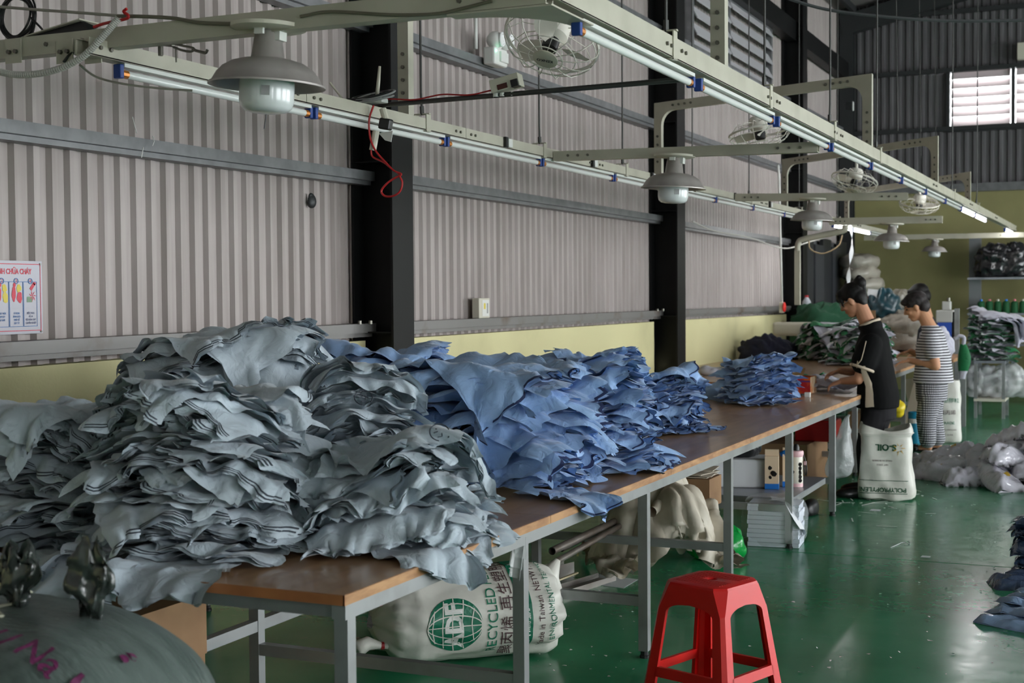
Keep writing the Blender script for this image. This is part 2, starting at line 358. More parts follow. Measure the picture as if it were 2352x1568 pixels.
# ---------------------------------------------------------------- work tables
m_ply = M('varnished_plywood', sr(184, 146, 110), .28, 0, sr(162, 126, 94), ns=3, nd=6, stretch=(7, .8, 1), coat=.15)
m_edge = M('plywood_edge', sr(186, 142, 98), .6, 0, sr(150, 106, 70), ns=9, nd=5, stretch=(1, 1, 5))
m_leg = M('grey_steel_tube', sr(150, 152, 152), .42, .45, sr(122, 122, 120), ns=5, nd=6, fac=(.5, .8))
m_foot = M('black_rubber_foot', sr(22, 22, 22), .6)
TZ, TF, TBK = .75, -1.79, -4.08
def work_table(label, y0, y1, xf, xb, legs, group, inner=-2.86, sag=0):
    t = thing('work_table', label, 'table', ((xf+xb)/2, (y0+y1)/2, 0), group)
    n = max(1, round((y1-y0)/1.3)); d = (y1-y0)/n
    for i in range(n):
        a, b = y0+i*d+(.0015 if i else 0), y0+(i+1)*d-(.0015 if i < n-1 else 0)
        tp = B().bb(xb, xf-.004, a+(.004 if i == 0 else 0), b, TZ-.026, TZ).o('tabletop_panel', m_ply, t, w=True)
        B().bb(xf-.004, xf, a, b, TZ-.027, TZ-.0005).o('edge_band', m_edge, tp, w=True)
        if i == 0: B().bb(xb, xf, a, a+.004, TZ-.027, TZ-.0005).o('edge_band', M('plywood_end_edge', sr(176, 112, 66), .6, 0, sr(150, 92, 52), ns=8), tp, w=True)
    for xx in (xf-.025, inner, xb+.05):
        B().bb(xx-.02, xx+.02, y0+.012, y1-.01, TZ-.066, TZ-.027).o('frame_rail', m_leg, t, w=True)
    for yl in legs:
        B().bb(xb+.05, xf-.03, yl-.02, yl+.02, TZ-.066, TZ-.0275).o('frame_rail', m_leg, t, w=True)
        for xx in (xf-.03, inner, xb+.06):
            lg = B().bb(xx-.02, xx+.02, yl-.02, yl+.02, .03, TZ-.066).o('leg', m_leg, t, w=True)
            B().lathe([(.017, .03), (.017, .012), (.021, .01), (.021, 0)], 10, (xx, yl, 0), cap=True).o('foot', m_foot, lg, w=True)
        zz = .235
        B().bb(inner+.02, xf-.05, yl-.018, yl+.018, zz-.02, zz+.02).o('stretcher', m_leg, t, w=True)
    for xx in (inner, xb+.06):
        for a, b in zip(legs, legs[1:]):
            B().bb(xx-.018, xx+.018, a+.02, b-.02, .3, .34).o('stretcher', m_leg, t, w=True)
    return t
LEGS = [2.98, 4.08, 5.33, 6.62, 7.95, 9.22, 10.75]
work_table('long plywood-topped work table on grey steel legs holding the grey and blue shirts', 2.93, 10.95, TF, TBK, LEGS, 'work tables')
work_table('plywood work table beyond the woman in black, under the green and white shirts', 11.2, 16.2, -2.02, TBK, [11.3, 12.6, 13.9, 15.9], 'work tables', -2.9)
# clear tape wound round the second leg and plastic film hanging from it
lt = B(); 
for k, (dx, dz) in enumerate([(0, 0), (.012, -.05), (-.01, -.11)]):
    P = []
    for i in range(7):
        a = i/6; P.append([(TF-.05+.046*a+.006*math.sin(9*a+k), 4.057-.004-.01*math.sin(5*a+k)-.012*j*(k > 0), .71+dz*.6-.028*j-.01*a*j) for j in range(3)])
    lt.grid(np.array(P))
m_film = M('clear_plastic_film', sr(225, 228, 228), .12, alpha=.38, spec=.8)
tag(lt.o('plastic_film', m_film, smooth=True), 'shred of clear plastic film taped to the second front table leg', 'plastic film')
# ---------------------------------------------------------------- overhead light rails
XL, ZL, XR, ZR = -3.1, 2.25, -1.52, 2.29
m_blue = M('blue_clip_plastic', sr(30, 66, 140), .4)
m_copper = M('amber_tube_cap', sr(190, 120, 50), .35, .5)
m_tube = M('unlit_tube_glass', sr(222, 224, 222), .18, spec=.6)
m_tubeon = M('lit_tube', (1, 1, 1, 1), .4, emit=14)
m_rod = M('hanger_rod_steel', sr(70, 70, 68), .5, .5)
def yat(px, py, X): return float(ox(px, py, X)[1])
def light_rail(name, label, X, z0, hgt, y0, y1, clips, joints):
    """hollow cream channel hung on rods; z0 = underside"""
    t = thing(name, label, 'rail', (X, (y0+y1)/2, z0))
    w = .03; js = [y0]+joints+[y1]
    for a, b in zip(js, js[1:]):
        s = B(); s.bb(X-w, X-w+.004, a, b-.004, z0, z0+hgt).bb(X+w-.004, X+w, a, b-.004, z0, z0+hgt).bb(X-w, X+w, a, b-.004, z0-.001, z0+.004)
        s.bb(X+w-.014, X+w-.004, a, b-.004, z0+hgt-.004, z0+hgt).bb(X-w+.004, X-w+.014, a, b-.004, z0+hgt-.004, z0+hgt)
        s = s.o('rail_channel', m_rail, t, w=True)
        for yy in (a+.05, a+.1, b-.12, b-.07):
            B().tube([(X+w, yy, z0+hgt*.5), (X+w+.008, yy, z0+hgt*.5)], .007, 6).o('bolt', m_bolt, s, w=True)
            B().tube([(X-w-.006, yy, z0+hgt*.5), (X-w, yy, z0+hgt*.5)], .007, 6).o('bolt', m_bolt, s, w=True)
    for yy in clips:
        c = B().bb(X-w-.005, X-w, yy-.022, yy+.022, z0-.006, z0+hgt+.02).bb(X+w, X+w+.005, yy-.022, yy+.022, z0-.006, z0+hgt+.02).bb(X-w-.005, X+w+.005, yy-.022, yy+.022, z0-.007, z0-.002).bb(X-w-.012, X+w+.012, yy-.01, yy+.01, z0+hgt+.02, z0+hgt+.026)
        c.o('hanger_clip', m_rail, t, w=True)
        rb = B().tube([(X, yy, z0+hgt+.02), (X+.01, yy-.03, z0+hgt+.12), (X+.012, yy-.03, rz_(X)+.1)], .006, 6).tube([(X, yy, z0+hgt+.02), (X+.003, yy-.01, z0+hgt+.06)], .011, 6)
        rb.o('hanger_rod', m_rod, t, w=True)
    return t
cl = [yat(970, 275, XL), yat(1240, 335, XL), yat(1430, 378, XL), yat(1590, 415, XL), yat(1720, 445, XL)]
cl += [cl[-1]+2, cl[-1]+4]
light_rail('light_rail', 'cream steel light rail nearer the corrugated wall, hung on rods', XL, ZL+.035, .055, 3.5, 19.6, cl, [4.78, 6.25, 8.1, 10.2, 12.4, 14.8, 17.2])
cr = [yat(1530, 85, XR), yat(1755, 215, XR), yat(1905, 312, XR), yat(2012, 370, XR), 13.2, 15.4]
light_rail('light_rail', 'cream steel light rail over the aisle edge of the tables', XR, ZR+.045, .075, 3.55, 20.6, cr, [cr[0]+.03, cr[1]+.06, cr[2]+.1, 11.8, 14.6, 17.4])
def tube_light(X, z, y0, lit, label, group, first=False):
    t = thing('fluorescent_tube_light', label, 'tube light', (X, y0+.6, z), group)
    B().bb(X-.018, X+.018, y0+.02, y0+1.17, z+.021, z+.034).o('batten', m_railw, t, w=True)
    B().tube([(X, y0+.05, z), (X, y0+1.14, z)], .014, 10).o('tube', m_tubeon if lit else m_tube, t, smooth=True, w=True, ang=40)
    for ya, yb in ((y0+.02, y0+.05), (y0+1.14, y0+1.17)):
        B().tube([(X, ya, z), (X, yb, z)], .0145, 10).o('tube_cap', m_copper, t, w=True)
    for yc, l in ((y0+.0, .02), (y0+1.165, .02)):
        B().bb(X-.016, X+.016, yc, yc+l, z-.018, z+.03, bev=.004).o('socket_clip', m_blue, t, w=True)
    return t
yl0 = yat(268, 165, XL); yr0 = yat(1322, 62, XR)
NL = ['first', 'second', 'third', 'fourth', 'fifth', 'sixth', 'seventh', 'eighth', 'ninth', 'tenth', 'eleventh', 'twelfth', 'thirteenth']
for i in range(13):
    lit = i in (10, 11)
    if i == 9: continue
    tube_light(XL, ZL, yl0+i*1.205, lit, f'{"glowing" if lit else "unlit"} tube light on the wall-side rail, {NL[i]} from the near cross beam', 'tube lights on the wall-side rail')
for i in range(13):
    lit = i in (8, 9, 12)
    if i in (10, 11): continue
    tube_light(XR, ZR, yr0+i*1.265, lit, f'{"glowing" if lit else "unlit"} tube light on the aisle-side rail, {NL[i]} from the near cross beam', 'tube lights on the aisle-side rail')
# ballast boxes on the wall-side rail
for i, px in enumerate([(548, 205), (1150, 330), (1350, 382), (1487, 408), (1590, 432), (1680, 448), (1760, 475)]):
    yy = yat(*px, XL); t = thing('ballast_box', f'small white ballast box clipped to the wall-side rail, {NL[i]} along it', 'ballast box', (XL+.035, yy, ZL+.05), 'ballast boxes')
    B().bb(XL+.031, XL+.05, yy, yy+.05, ZL+.04, ZL+.085, bev=.003).o('body', m_white, t, w=True)
    B().bb(XL+.031, XL+.048, yy-.03, yy-.005, ZL+.036, ZL+.092).o('clip', m_blk, t, w=True)
# cross beams
def cross_beam(label, pl, pr, xl, xr, h, w=.05, ends=None):
    a, b = ox(*pl, xl), ox(*pr, xr)
    ya = yb = (a[1]+b[1])/2; za, zb = oy(*pl, ya)[2], oy(*pr, yb)[2]
    a = oy(*pl, ya); b = oy(*pr, yb)
    t = thing('cross_beam', label, 'beam', tuple((a+b)/2), 'cross beams between the light rails')
    s = B()
    u = np.array([0, 0, 1.])
    s.beam(a+u*h/2+np.array([0, w/2, 0]), b+u*h/2+np.array([0, w/2, 0]), .004, h).beam(a+u*h/2-np.array([0, w/2, 0]), b+u*h/2-np.array([0, w/2, 0]), .004, h).beam(a+u*.002, b+u*.002, w, .004)
    s.o('beam_channel', m_rail, t, w=True)
    for q in (.06, .1, .14, .86, .9, .94):
        p = a+(b-a)*q+u*h*.5; B().tube([p-np.array([0, w/2+.008, 0]), p-np.array([0, w/2, 0])], .008, 6).o('bolt', m_bolt, t, w=True)
    return a, b
A1, A2 = cross_beam('nearest cream cross beam, carrying the big bell lamp', (60, 133), (1262, 12), -3.42, XR, .065)
bmA = A1[1]
# splice plates and curved gusset of the nearest beam
t = thing('splice_bracket', 'bolted cream splice bracket where the nearest cross beam meets the wall-side rail', 'bracket', (A1[0]+.2, bmA, A1[2]))
for px in (32, 150, 215):
    p = oy(px, 125, bmA-.03); B().bb(p[0]-.035, p[0]+.035, bmA-.034, bmA-.03, p[2]-.03, p[2]+.05).o('plate', m_rail, t, w=True)
    for dx in (-.015, .015): B().tube([(p[0]+dx, bmA-.044, p[2]+.008), (p[0]+dx, bmA-.034, p[2]+.008)], .008, 6).o('bolt', m_bolt, t, w=True)
p = oy(-60, 140, bmA); B().beam((p[0], bmA, A1[2]+.03), (A1[0]+.04, bmA, A1[2]+.033), .05, .065).o('beam_stub', m_rail, t, w=True)
gs = B(); zz = A2[2]-.002; pts = [(XR+.03, bmA-.03, zz), (XR+.03, bmA+.3, zz), (XR-.03, bmA+.3, zz)]
for i in range(9):
    a = PI/2*i/8; pts.append((XR-.03-.27*(1-math.cos(a)), bmA+.03+.27*(1-math.sin(a)), zz))
pts += [(XR-.3, bmA-.03, zz)]
n = len(pts); gs.add(pts+[(x, y, z-.005) for x, y, z in pts], [tuple(range(n)), tuple(range(n, 2*n))[::-1]]+[(i, (i+1) % n, n+(i+1) % n, n+i) for i in range(n)])
tag(gs.o('corner_gusset', m_rail), 'curved cream gusset plate joining the nearest cross beam to the aisle-side rail', 'bracket')
C1, C2 = cross_beam('second cream cross beam, carrying the second bell lamp', (1275, 370), (1880, 350), XL, XR, .055)
D1, D2 = cross_beam('third cream cross beam, carrying the third bell lamp', (1690, 462), (2085, 460), XL, XR, .06)
E1, E2 = cross_beam('fourth cross beam, dim, behind the glowing tubes', (1906, 517), (2165, 512), XL, XR, .07)
G1_, G2_ = cross_beam('farthest white cross beam in front of the olive wall', (1985, 552), (2352, 545), -3.3, -1.4, .07)
# hanger frames (inverted U) standing on the rails
def hanger_frame(label, yl, yr, zt, post=None):
    t = thing('hanger_frame', label, 'frame', ((XL+XR)/2, (yl+yr)/2, ZL+.09), 'inverted U hanger frames on the rails')
    wv = .062; r = .1; zl, zr = ZL+.09, ZR+.12; L = XR-XL
    A, Bv = np.array([XL, yl, 0]), np.array([XR, yr, 0])
    out = [(0-wv/2, zl), (-wv/2, zt), (L+wv/2, zt), (L+wv/2, zr), (L-wv/2, zr)]
    for i in range(7): a = PI/2*i/6; out.append((L-wv/2-r+r*math.cos(a), zt-wv-r+r*math.sin(a)))
    for i in range(7): a = PI/2+PI/2*i/6; out.append((wv/2+r+r*math.cos(a), zt-wv-r+r*math.sin(a)))
    out.append((wv/2, zl)); n = len(out); dv = np.array([0, .026, 0])
    V = [A+(Bv-A)*(s/L)+np.array([0, 0, z])-dv for s, z in out]; V += [v+2*dv for v in V]
    fr = B(); fr.add(V, [(i, (i+1) % n, n+(i+1) % n, n+i) for i in range(n)])
    # front/back plates as quads: left leg, bar, right leg, fillets
    for k, o_ in ((0, 0), (n, 1)):
        ci = list(range(5, 12)); cj = list(range(12, 19)); q = [(0, 1, 18, 19), (1, 2, 11, 12), (2, 3, 4, 5)]
        q = [(0, 1)+(18, 19), (1, 2, 11, 12), (2, 3, 4, 5)]
        for a, b in zip(range(5, 11), range(6, 12)): q.append((2, a, b))
        for a, b in zip(range(12, 18), range(13, 19)): q.append((1, a, b))
        fr.add([V[i+k] for i in range(n)], [tuple(f[::-1]) if o_ else f for f in q])
    fr.o('frame_channel', m_rail, t, w=True)
    for s, z in [(.13+.05*i, zt-wv/2) for i in range(4)]+[(L-.13-.05*i, zt-wv/2) for i in range(4)]+[(0, zl+.1+.06*i) for i in range(4)]+[(L, zl+.1+.06*i) for i in range(4)]:
        p = A+(Bv-A)*(s/L)+np.array([0, -.027, z]); B().tube([p, p-np.array([0, .007, 0])], .009, 6).o('bolt', m_bolt, t, w=True)
    return t
hanger_frame('nearest inverted-U frame, its top out of view above the big fan', yat(932, 200, XL), yat(1652, 100, XR), 2.93)
hanger_frame('second inverted-U cream frame standing on the rails', yat(1513, 300, XL), yat(1993, 300, XR), 2.86)
hanger_frame('third inverted-U cream frame standing on the rails', yat(1803, 400, XL), yat(2147, 400, XR), 2.8)
hanger_frame('farthest inverted-U cream frame in front of the olive wall', yat(1945, 470, XL), yat(2223, 450, XR), 2.7)
# ---------------------------------------------------------------- bell lamps under the cross beams
m_alu = M('dull_aluminium', sr(176, 170, 166), .4, .35, sr(150, 143, 139), ns=6, nd=5)
m_opal = M('opal_glass', sr(212, 216, 216), .16, spec=.6)
def bell_lamp():
    t = thing('bell_lamp', '', 'lamp', (0, 0, 0), 'bell lamps under the cross beams')
    B().lathe([(0, 0), (.117, 0), (.117, -.012), (.1, -.017), (0, -.017)], 32).o('mounting_plate', m_offw, t, smooth=True, ang=30)
    B().bb(-.012, .02, -.06, -.05, -.035, -.012).o('bracket', m_white, t); B().bb(.03, .055, -.02, .02, -.05, -.015).o('bracket', m_white, t)
    B().lathe([(.038, -.015), (.042, -.03), (.052, -.1), (.06, -.106)], 28).o('neck', m_alu, t, smooth=True, ang=50)
    B().lathe([(.055, -.104), (.085, -.109), (.115, -.118), (.14, -.133), (.158, -.153), (.172, -.178), (.182, -.184), (.1825, -.19), (.17, -.186), (.15, -.155), (.11, -.124), (.055, -.11)], 40).o('shade', m_alu, t, smooth=True, ang=50)
    B().lathe([(.055, -.112), (.07, -.16), (.07, -.175)], 24).o('lamp_collar', m_white, t, smooth=True)
    d = B().lathe([(.084, -.168), (.086, -.18), (.085, -.235), (.08, -.255), (.066, -.267), (.04, -.272), (0, -.274)], 32).o('diffuser', m_opal, t, smooth=True, ang=60)
    B().box((.045, -.073, -.21), (.026, .0015, .03), rz=.55).o('print', M('grey_print', sr(150, 150, 150), .5), d)
    return t
lp = bell_lamp()
def lampat(px, py, y, zb): p = oy(px, py, y); return (p[0], y, zb)
b0 = A1[2]+(A2[2]-A1[2])*.45
lp.location = Vector(lampat(617, 55, bmA, 2.343)); lp['label'] = 'big aluminium bell lamp with opal diffuser under the nearest cross beam'; lp.rotation_euler = (.0, .05, 0)
for (px, py), ab, lb in [((1550, 358), (C1, C2), 'second bell lamp, aluminium, under the second cross beam'), ((1868, 462), (D1, D2), 'third bell lamp, pale grey, before the woman in black'), ((2050, 517), (E1, E2), 'fourth bell lamp, grey against the olive wall'), ((2148, 548), (G1_, G2_), 'farthest small bell lamp under the white beam')]:
    p = oy(px, py, ab[0][1]); clone(lp, (p[0], ab[0][1], ab[0][2]+.002), lb, scale=1.0 if px < 1600 else .95)
# drop wire under the big lamp
tag(B().tube([oy(612, 250, bmA+.1), oy(611, 270, bmA+.1), oy(607, 296, bmA+.1)], .002, 5).o('loose_wire', m_blk), 'short black loose wire hanging below the big bell lamp', 'wire')
# ---------------------------------------------------------------- orbit fans
m_fan = M('fan_cream_enamel', sr(226, 222, 212), .4)
m_blade = M('fan_blade_plastic', sr(226, 220, 210), .45)
def orbit_fan():
    t = thing('ceiling_fan', '', 'fan', (0, 0, 0), 'orbit fans under the hanger frames'); R = .205
    B().lathe([(0, .1), (.05, .1), (.062, .08), (.062, .02), (.04, 0), (.02, -.01)], 24).o('motor_housing', m_fan, t, smooth=True, ang=40)
    B().lathe([(0, -.0), (.035, 0), (.035, -.05), (.028, -.055), (0, -.055)], 20).o('hub', m_blk, t, smooth=True, ang=40)
    B().tube([(0, 0, .09), (0, .02, .16), (0, .02, .2)], .014, 8).o('stem', m_fan, t)
    for k in range(3):
        P = []; a0 = 2*PI*k/3+.4
        for i in range(8):
            r = .03+.15*i/7; wd_ = .35+.5*math.sin(PI*min(1, .25+i/8.5)); row = []
            for j in range(6):
                a = a0+wd_*(j/5-.5)*1.1; row.append((r*math.cos(a), r*math.sin(a), -.02+.035*(j/5-.5)))
            P.append(row)
        B().grid(np.array(P)).o('blade', m_blade, t, smooth=True)
    cg = B()
    for rr, z in ((R, .0), (R*.985, -.03), (R*.62, -.085), (.075, -.1)):
        cg.tube([(rr*math.cos(a), rr*math.sin(a), z) for a in np.linspace(0, 2*PI, 33)], .0028 if rr != R else .0075, 5, cap=False)
    for k in range(14):
        a = 2*PI*k/14; cg.tube([(r*math.cos(a+s), r*math.sin(a+s), z) for r, z, s in ((.05, -.1, 0), (.12, -.092, .04), (.17, -.07, .07), (R, -.03, .1), (R*1.0, .0, .1), (.15, .055, .1), (.06, .06, .08))], .0024, 4)
    cg.o('guard', m_fan, t)
    bd = B().lathe([(.055, -.1), (.055, -.106), (.045, -.11), (0, -.111)], 24).o('badge', m_offw, t, smooth=True, ang=40)
    lg = B(); flat_text(lg, 'KENKO', .021, (0, 0, -.1125), (-1, 0, 0), (0, 1, 0), bold=.0006); lg.o('lettering', m_blk, bd)
    return t
fn = orbit_fan(); p = oy(1268, 92, yat(932, 200, XL)-.25)
fn.location = Vector(p); fn.rotation_euler = (-.52, .22, .2); fn['label'] = 'nearest cream orbit fan, tilted towards the viewer, wire guard'
for (px, py, y), rot, lb in [((1745, 302, 9.1), (-.12, -.12, .6), 'second orbit fan behind the aisle-side rail'), ((1963, 413, 12.6), (.1, .3, 1.3), 'third orbit fan, tilted, before the grey end wall'), ((2112, 467, 15.0), (0, -.3, 2), 'farthest orbit fan, half hidden behind glowing tubes')]:
    c = clone(fn, oy(px, py, y), lb); c.rotation_euler = rot
# ---------------------------------------------------------------- heaps of shirts
def fabric(name, c, c2, wr=.55):
    mt = bpy.data.materials.new(name); mt.use_nodes = True; nt = mt.node_tree; b = nt.nodes['Principled BSDF']
    b.inputs['Roughness'].default_value = .6; b.inputs['Specular IOR Level'].default_value = .3
    b.inputs['Sheen Weight'].default_value = .25; b.inputs['Sheen Roughness'].default_value = .4
    tc = nt.nodes.new('ShaderNodeTexCoord'); n = nt.nodes.new('ShaderNodeTexNoise'); n.inputs['Scale'].default_value = 5; n.inputs['Detail'].default_value = 4
    nt.links.new(tc.outputs['Object'], n.inputs['Vector']); oi = nt.nodes.new('ShaderNodeObjectInfo')
    mx = nt.nodes.new('ShaderNodeMixRGB'); mx.inputs[1].default_value = c; mx.inputs[2].default_value = c2
    ma = nt.nodes.new('ShaderNodeMath'); ma.operation = 'MULTIPLY_ADD'; ma.inputs[1].default_value = .6; nt.links.new(oi.outputs['Random'], ma.inputs[0])
    m2 = nt.nodes.new('ShaderNodeMath'); m2.operation = 'MULTIPLY'; m2.inputs[1].default_value = .5; nt.links.new(n.outputs['Fac'], m2.inputs[0]); nt.links.new(m2.outputs[0], ma.inputs[2])
    nt.links.new(ma.outputs[0], mx.inputs[0]); nt.links.new(mx.outputs[0], b.inputs['Base Color'])
    n2 = nt.nodes.new('ShaderNodeTexNoise'); n2.inputs['Scale'].default_value = 13; n2.inputs['Detail'].default_value = 5; n2.inputs['Distortion'].default_value = 1.2
    nt.links.new(tc.outputs['Object'], n2.inputs['Vector'])
    bp = nt.nodes.new('ShaderNodeBump'); bp.inputs['Strength'].default_value = wr; bp.inputs['Distance'].default_value = .02
    nt.links.new(n2.outputs['Fac'], bp.inputs['Height']); nt.links.new(bp.outputs[0], b.inputs['Normal'])
    return mt
m_grey = fabric('grey_green_cotton', sr(190, 201, 210), sr(176, 188, 198))
m_greytrim = M('charcoal_rib_trim', sr(52, 58, 68), .8)
m_bl = fabric('blue_cotton', sr(160, 190, 230), sr(142, 174, 220))
m_bltrim = M('navy_rib_trim', sr(40, 52, 92), .8)
m_grn = fabric('green_cotton', sr(24, 116, 66), sr(14, 96, 54))
m_lil = fabric('pale_lilac_cotton', sr(196, 194, 206), sr(178, 176, 190))
m_whtrim = M('white_rib_trim', sr(225, 225, 228), .8)
class Heap:
    """height field of what already lies there; new garments are draped over it"""
    RES = .0125
    def __init__(s, x0, x1, y0, y1, table):
        s.x0, s.y0 = x0, y0; s.nx = int((x1-x0)/s.RES)+1; s.ny = int((y1-y0)/s.RES)+1
        X = x0+np.arange(s.nx)*s.RES; Y = y0+np.arange(s.ny)*s.RES
        s.h = np.full((s.nx, s.ny), -.3); tx0, tx1, ty0, ty1, tz = table
        s.h[np.ix_((X >= tx0) & (X <= tx1), (Y >= ty0) & (Y <= ty1))] = tz
    def sample(s, x, y, h=None):
        h = s.h if h is None else h
        i = np.clip(((x-s.x0)/s.RES), 0, s.nx-1.001); j = np.clip(((y-s.y0)/s.RES), 0, s.ny-1.001)
        a, b = i.astype(int), j.astype(int); u, v = i-a, j-b
        return h[a, b]*(1-u)*(1-v)+h[a+1, b]*u*(1-v)+h[a, b+1]*(1-u)*v+h[a+1, b+1]*u*v
    def splat(s, P):
        Q = P
        for ax in (0, 1):      # refine so that no cell is skipped
            m_ = .5*(np.take(Q, range(Q.shape[ax]-1), ax)+np.take(Q, range(1, Q.shape[ax]), ax)); n = Q.shape[ax]
            sh = list(Q.shape); sh[ax] = 2*n-1; R = np.zeros(sh); sl = [slice(None)]*3; sl[ax] = slice(0, None, 2); R[tuple(sl)] = Q; sl[ax] = slice(1, None, 2); R[tuple(sl)] = m_; Q = R
        Q = Q.reshape(-1, 3); i = np.round((Q[:, 0]-s.x0)/s.RES).astype(int); j = np.round((Q[:, 1]-s.y0)/s.RES).astype(int)
        k = (i >= 0) & (i < s.nx) & (j >= 0) & (j < s.ny); np.maximum.at(s.h, (i[k], j[k]), Q[k, 2])
def blur(h, n=1):
    for _ in range(n):
        g = np.pad(h, 1, mode='edge'); h = (g[:-2, 1:-1]+g[2:, 1:-1]+g[1:-1, :-2]+g[1:-1, 2:]+2*h)/6
    return h
def dil(h):
    g = np.pad(h, 1, mode='edge'); return np.max([g[:-2, 1:-1], g[2:, 1:-1], g[1:-1, :-2], g[1:-1, 2:], h], 0)
def wav(u, v, r, n, k0, k1):
    z = 0*u
    for _ in range(n):
        a = r.uniform(0, 2*PI); k = r.uniform(k0, k1); q = np.sin(k*(u*math.cos(a)+v*math.sin(a))+r.uniform(0, 6.28)+.6*np.sin(k*.4*(v*math.cos(a)-u*math.sin(a))+a))
        z = z+math.sqrt(1/n)*(q if _ % 2 else 1.15-2.3*np.abs(q))
    return z
def garment(hp, name, cx, cy, yaw, W, L, mat, trim, label, group, seed, thick=.012, wave=.014, kap=14., nu=44, nv=26, fold=.004, flare=0., two=None, inner=True, stiff=.55, bulk=.25):
    r = np.random.default_rng(seed)
    hs = .5*(blur(hp.h, 2)+blur(dil(hp.h), 3)); d = np.array([math.cos(yaw), math.sin(yaw)]); e = np.array([-d[1], d[0]])
    u = np.linspace(-W/2, W/2, nu); u = np.sign(u)*(W/2)*np.abs(u/(W/2))**.85; hv = nv//2; ds = L/2/hv
    kx = r.uniform(38, 80); ph = r.uniform(0, 6.28); nz = wav(np.repeat(u[:, None], nv+1, 1)*1.0, np.repeat(np.linspace(-L/2, L/2, nv+1)[None], nu, 0), r, 5, 8, 40)
    PT = np.zeros((nu, nv+1, 3))
    bx = cx+e[0]*u; by = cy+e[1]*u
    z0 = hp.sample(bx, by, hs)
    for _ in range(3): z0 = np.maximum(z0, .5*(np.roll(z0, 1)+np.roll(z0, -1)) - .004) if False else z0
    # no steep cliffs across the sheet
    def lim(zz):
        a = np.maximum.accumulate(zz+stiff*u)-stiff*u; b = (np.maximum.accumulate((zz-stiff*u)[::-1])[::-1])+stiff*u; return np.maximum(a, b)
    z0 = lim(z0)
    z0 = z0+.004+wave*bulk
    PT[:, hv, 0] = bx; PT[:, hv, 1] = by; PT[:, hv, 2] = z0
    for sg in (1, -1):
        x, y, z = bx.copy(), by.copy(), z0.copy(); ph_ = np.zeros(nu)
        bend = (r.uniform(-.5, .5)+flare*u/W)*sg
        for k in range(1, hv+1):
            t = k/hv; ang = bend*t*t
            dx = (d[0]*np.cos(ang)-d[1]*np.sin(ang))*sg; dy = (d[1]*np.cos(ang)+d[0]*np.sin(ang))*sg
            ed = t**2.2
            gap = .003+wave*bulk*(1-ed)+wave*ed*(.5+.5*np.sin(u*kx+ph*sg+t*2))+wave*.9*np.abs(u/(W/2))**5*(.5+.5*np.sin(kx*(t*sg*L/2)+ph*3+np.sign(u)))+fold*(1+nz[:, hv+sg*k])*.5
            ph_ = np.maximum(ph_-kap*ds*(1+.4*nz[:, hv+sg*k]), -1.45)
            ph_ = .5*ph_+.25*np.roll(ph_, 1)*1+.25*np.roll(ph_, -1) if True else ph_
            nx, ny, nz_ = x+dx*np.cos(ph_)*ds, y+dy*np.cos(ph_)*ds, z+np.sin(ph_)*ds
            zm = hp.sample(nx, ny, hs)+gap
            hit = nz_ < zm; up = np.minimum(zm, z+ds*.9)
            nz_ = np.where(hit, up, nz_); ph_ = np.where(hit, np.clip(np.arctan2(nz_-z, ds), -1.2, .3), ph_)
            z2 = nz_.copy(); z2[1:-1] = .5*nz_[1:-1]+.25*(nz_[2:]+nz_[:-2]); nz_ = np.maximum(z2, np.where(hit, zm-.004, -9))
            nz_ = lim(nz_)
            x, y, z = nx, ny, nz_
            PT[:, hv+sg*k, 0] = x; PT[:, hv+sg*k, 1] = y; PT[:, hv+sg*k, 2] = z
    # ragged hem and crumples
    vv = np.linspace(-1, 1, nv+1)
    shift = (.018*np.sin(u*kx*.7+ph)+.012*np.sin(u*kx*1.9+1))[:, None]*np.sign(vv)[None]*np.abs(vv)[None]**3
    PT[:, :, 0] += d[0]*shift+e[0]*.012*nz; PT[:, :, 1] += d[1]*shift+e[1]*.012*nz
    # thickness: flattened tube, open at the front hem
    su = np.abs(u/(W/2)); prof = np.sqrt(np.clip(1-su**6, 0, 1))[:, None]
    gape = (thick*(.75+.25*nz)+wave*.9*np.clip(vv, 0, 1)[None]**4*(.55+.45*np.sin(u[:, None]*kx*.8+ph*2)))*prof
    back = np.sqrt(np.clip(1-np.clip(-vv, 0, 1)**10, 0, 1))[None]; gape = gape*back
    G = np.gradient(PT, axis=1); G /= np.maximum(np.linalg.norm(G, axis=2, keepdims=True), 1e-6); E = np.gradient(PT, axis=0); E /= np.maximum(np.linalg.norm(E, axis=2, keepdims=True), 1e-6)
    Nn = np.cross(E, G); Nn /= np.maximum(np.linalg.norm(Nn, axis=2, keepdims=True), 1e-6); Nn = np.where(Nn[:, :, 2:3] < 0, -Nn, Nn)
    TOPS = PT+Nn*gape[:, :, None]; BOT = PT.copy()
    hp.splat(TOPS)
    ring = np.concatenate([TOPS, BOT[::-1]], 0)          # closed loop across, nv+1 along
    b = B(); b.grid(ring, closeu=True, flip=True)
    if inner:
        rw = r.normal(0, .006, (nu, 1)); rw = np.convolve(rw[:, 0], np.ones(5)/5, 'same')[:, None]
        MID = PT+Nn*(gape*(.5+.35*np.sin(u[:, None]*kx*1.3+ph)))[:, :, None]
        MID = MID+G*((.014*np.sin(u*kx*.5+ph*5)+rw[:, 0])[:, None]*np.sign(vv)[None]*np.abs(vv)[None]**4)[:, :, None]+E*(.012*np.sign(u)*np.abs(u/(W/2))**6)[:, None, None]
        b.grid(MID, flip=True)
    ob = b.o(name, mat, smooth=True); tag(ob, label, 'shirt', group); ob.location = ob.location
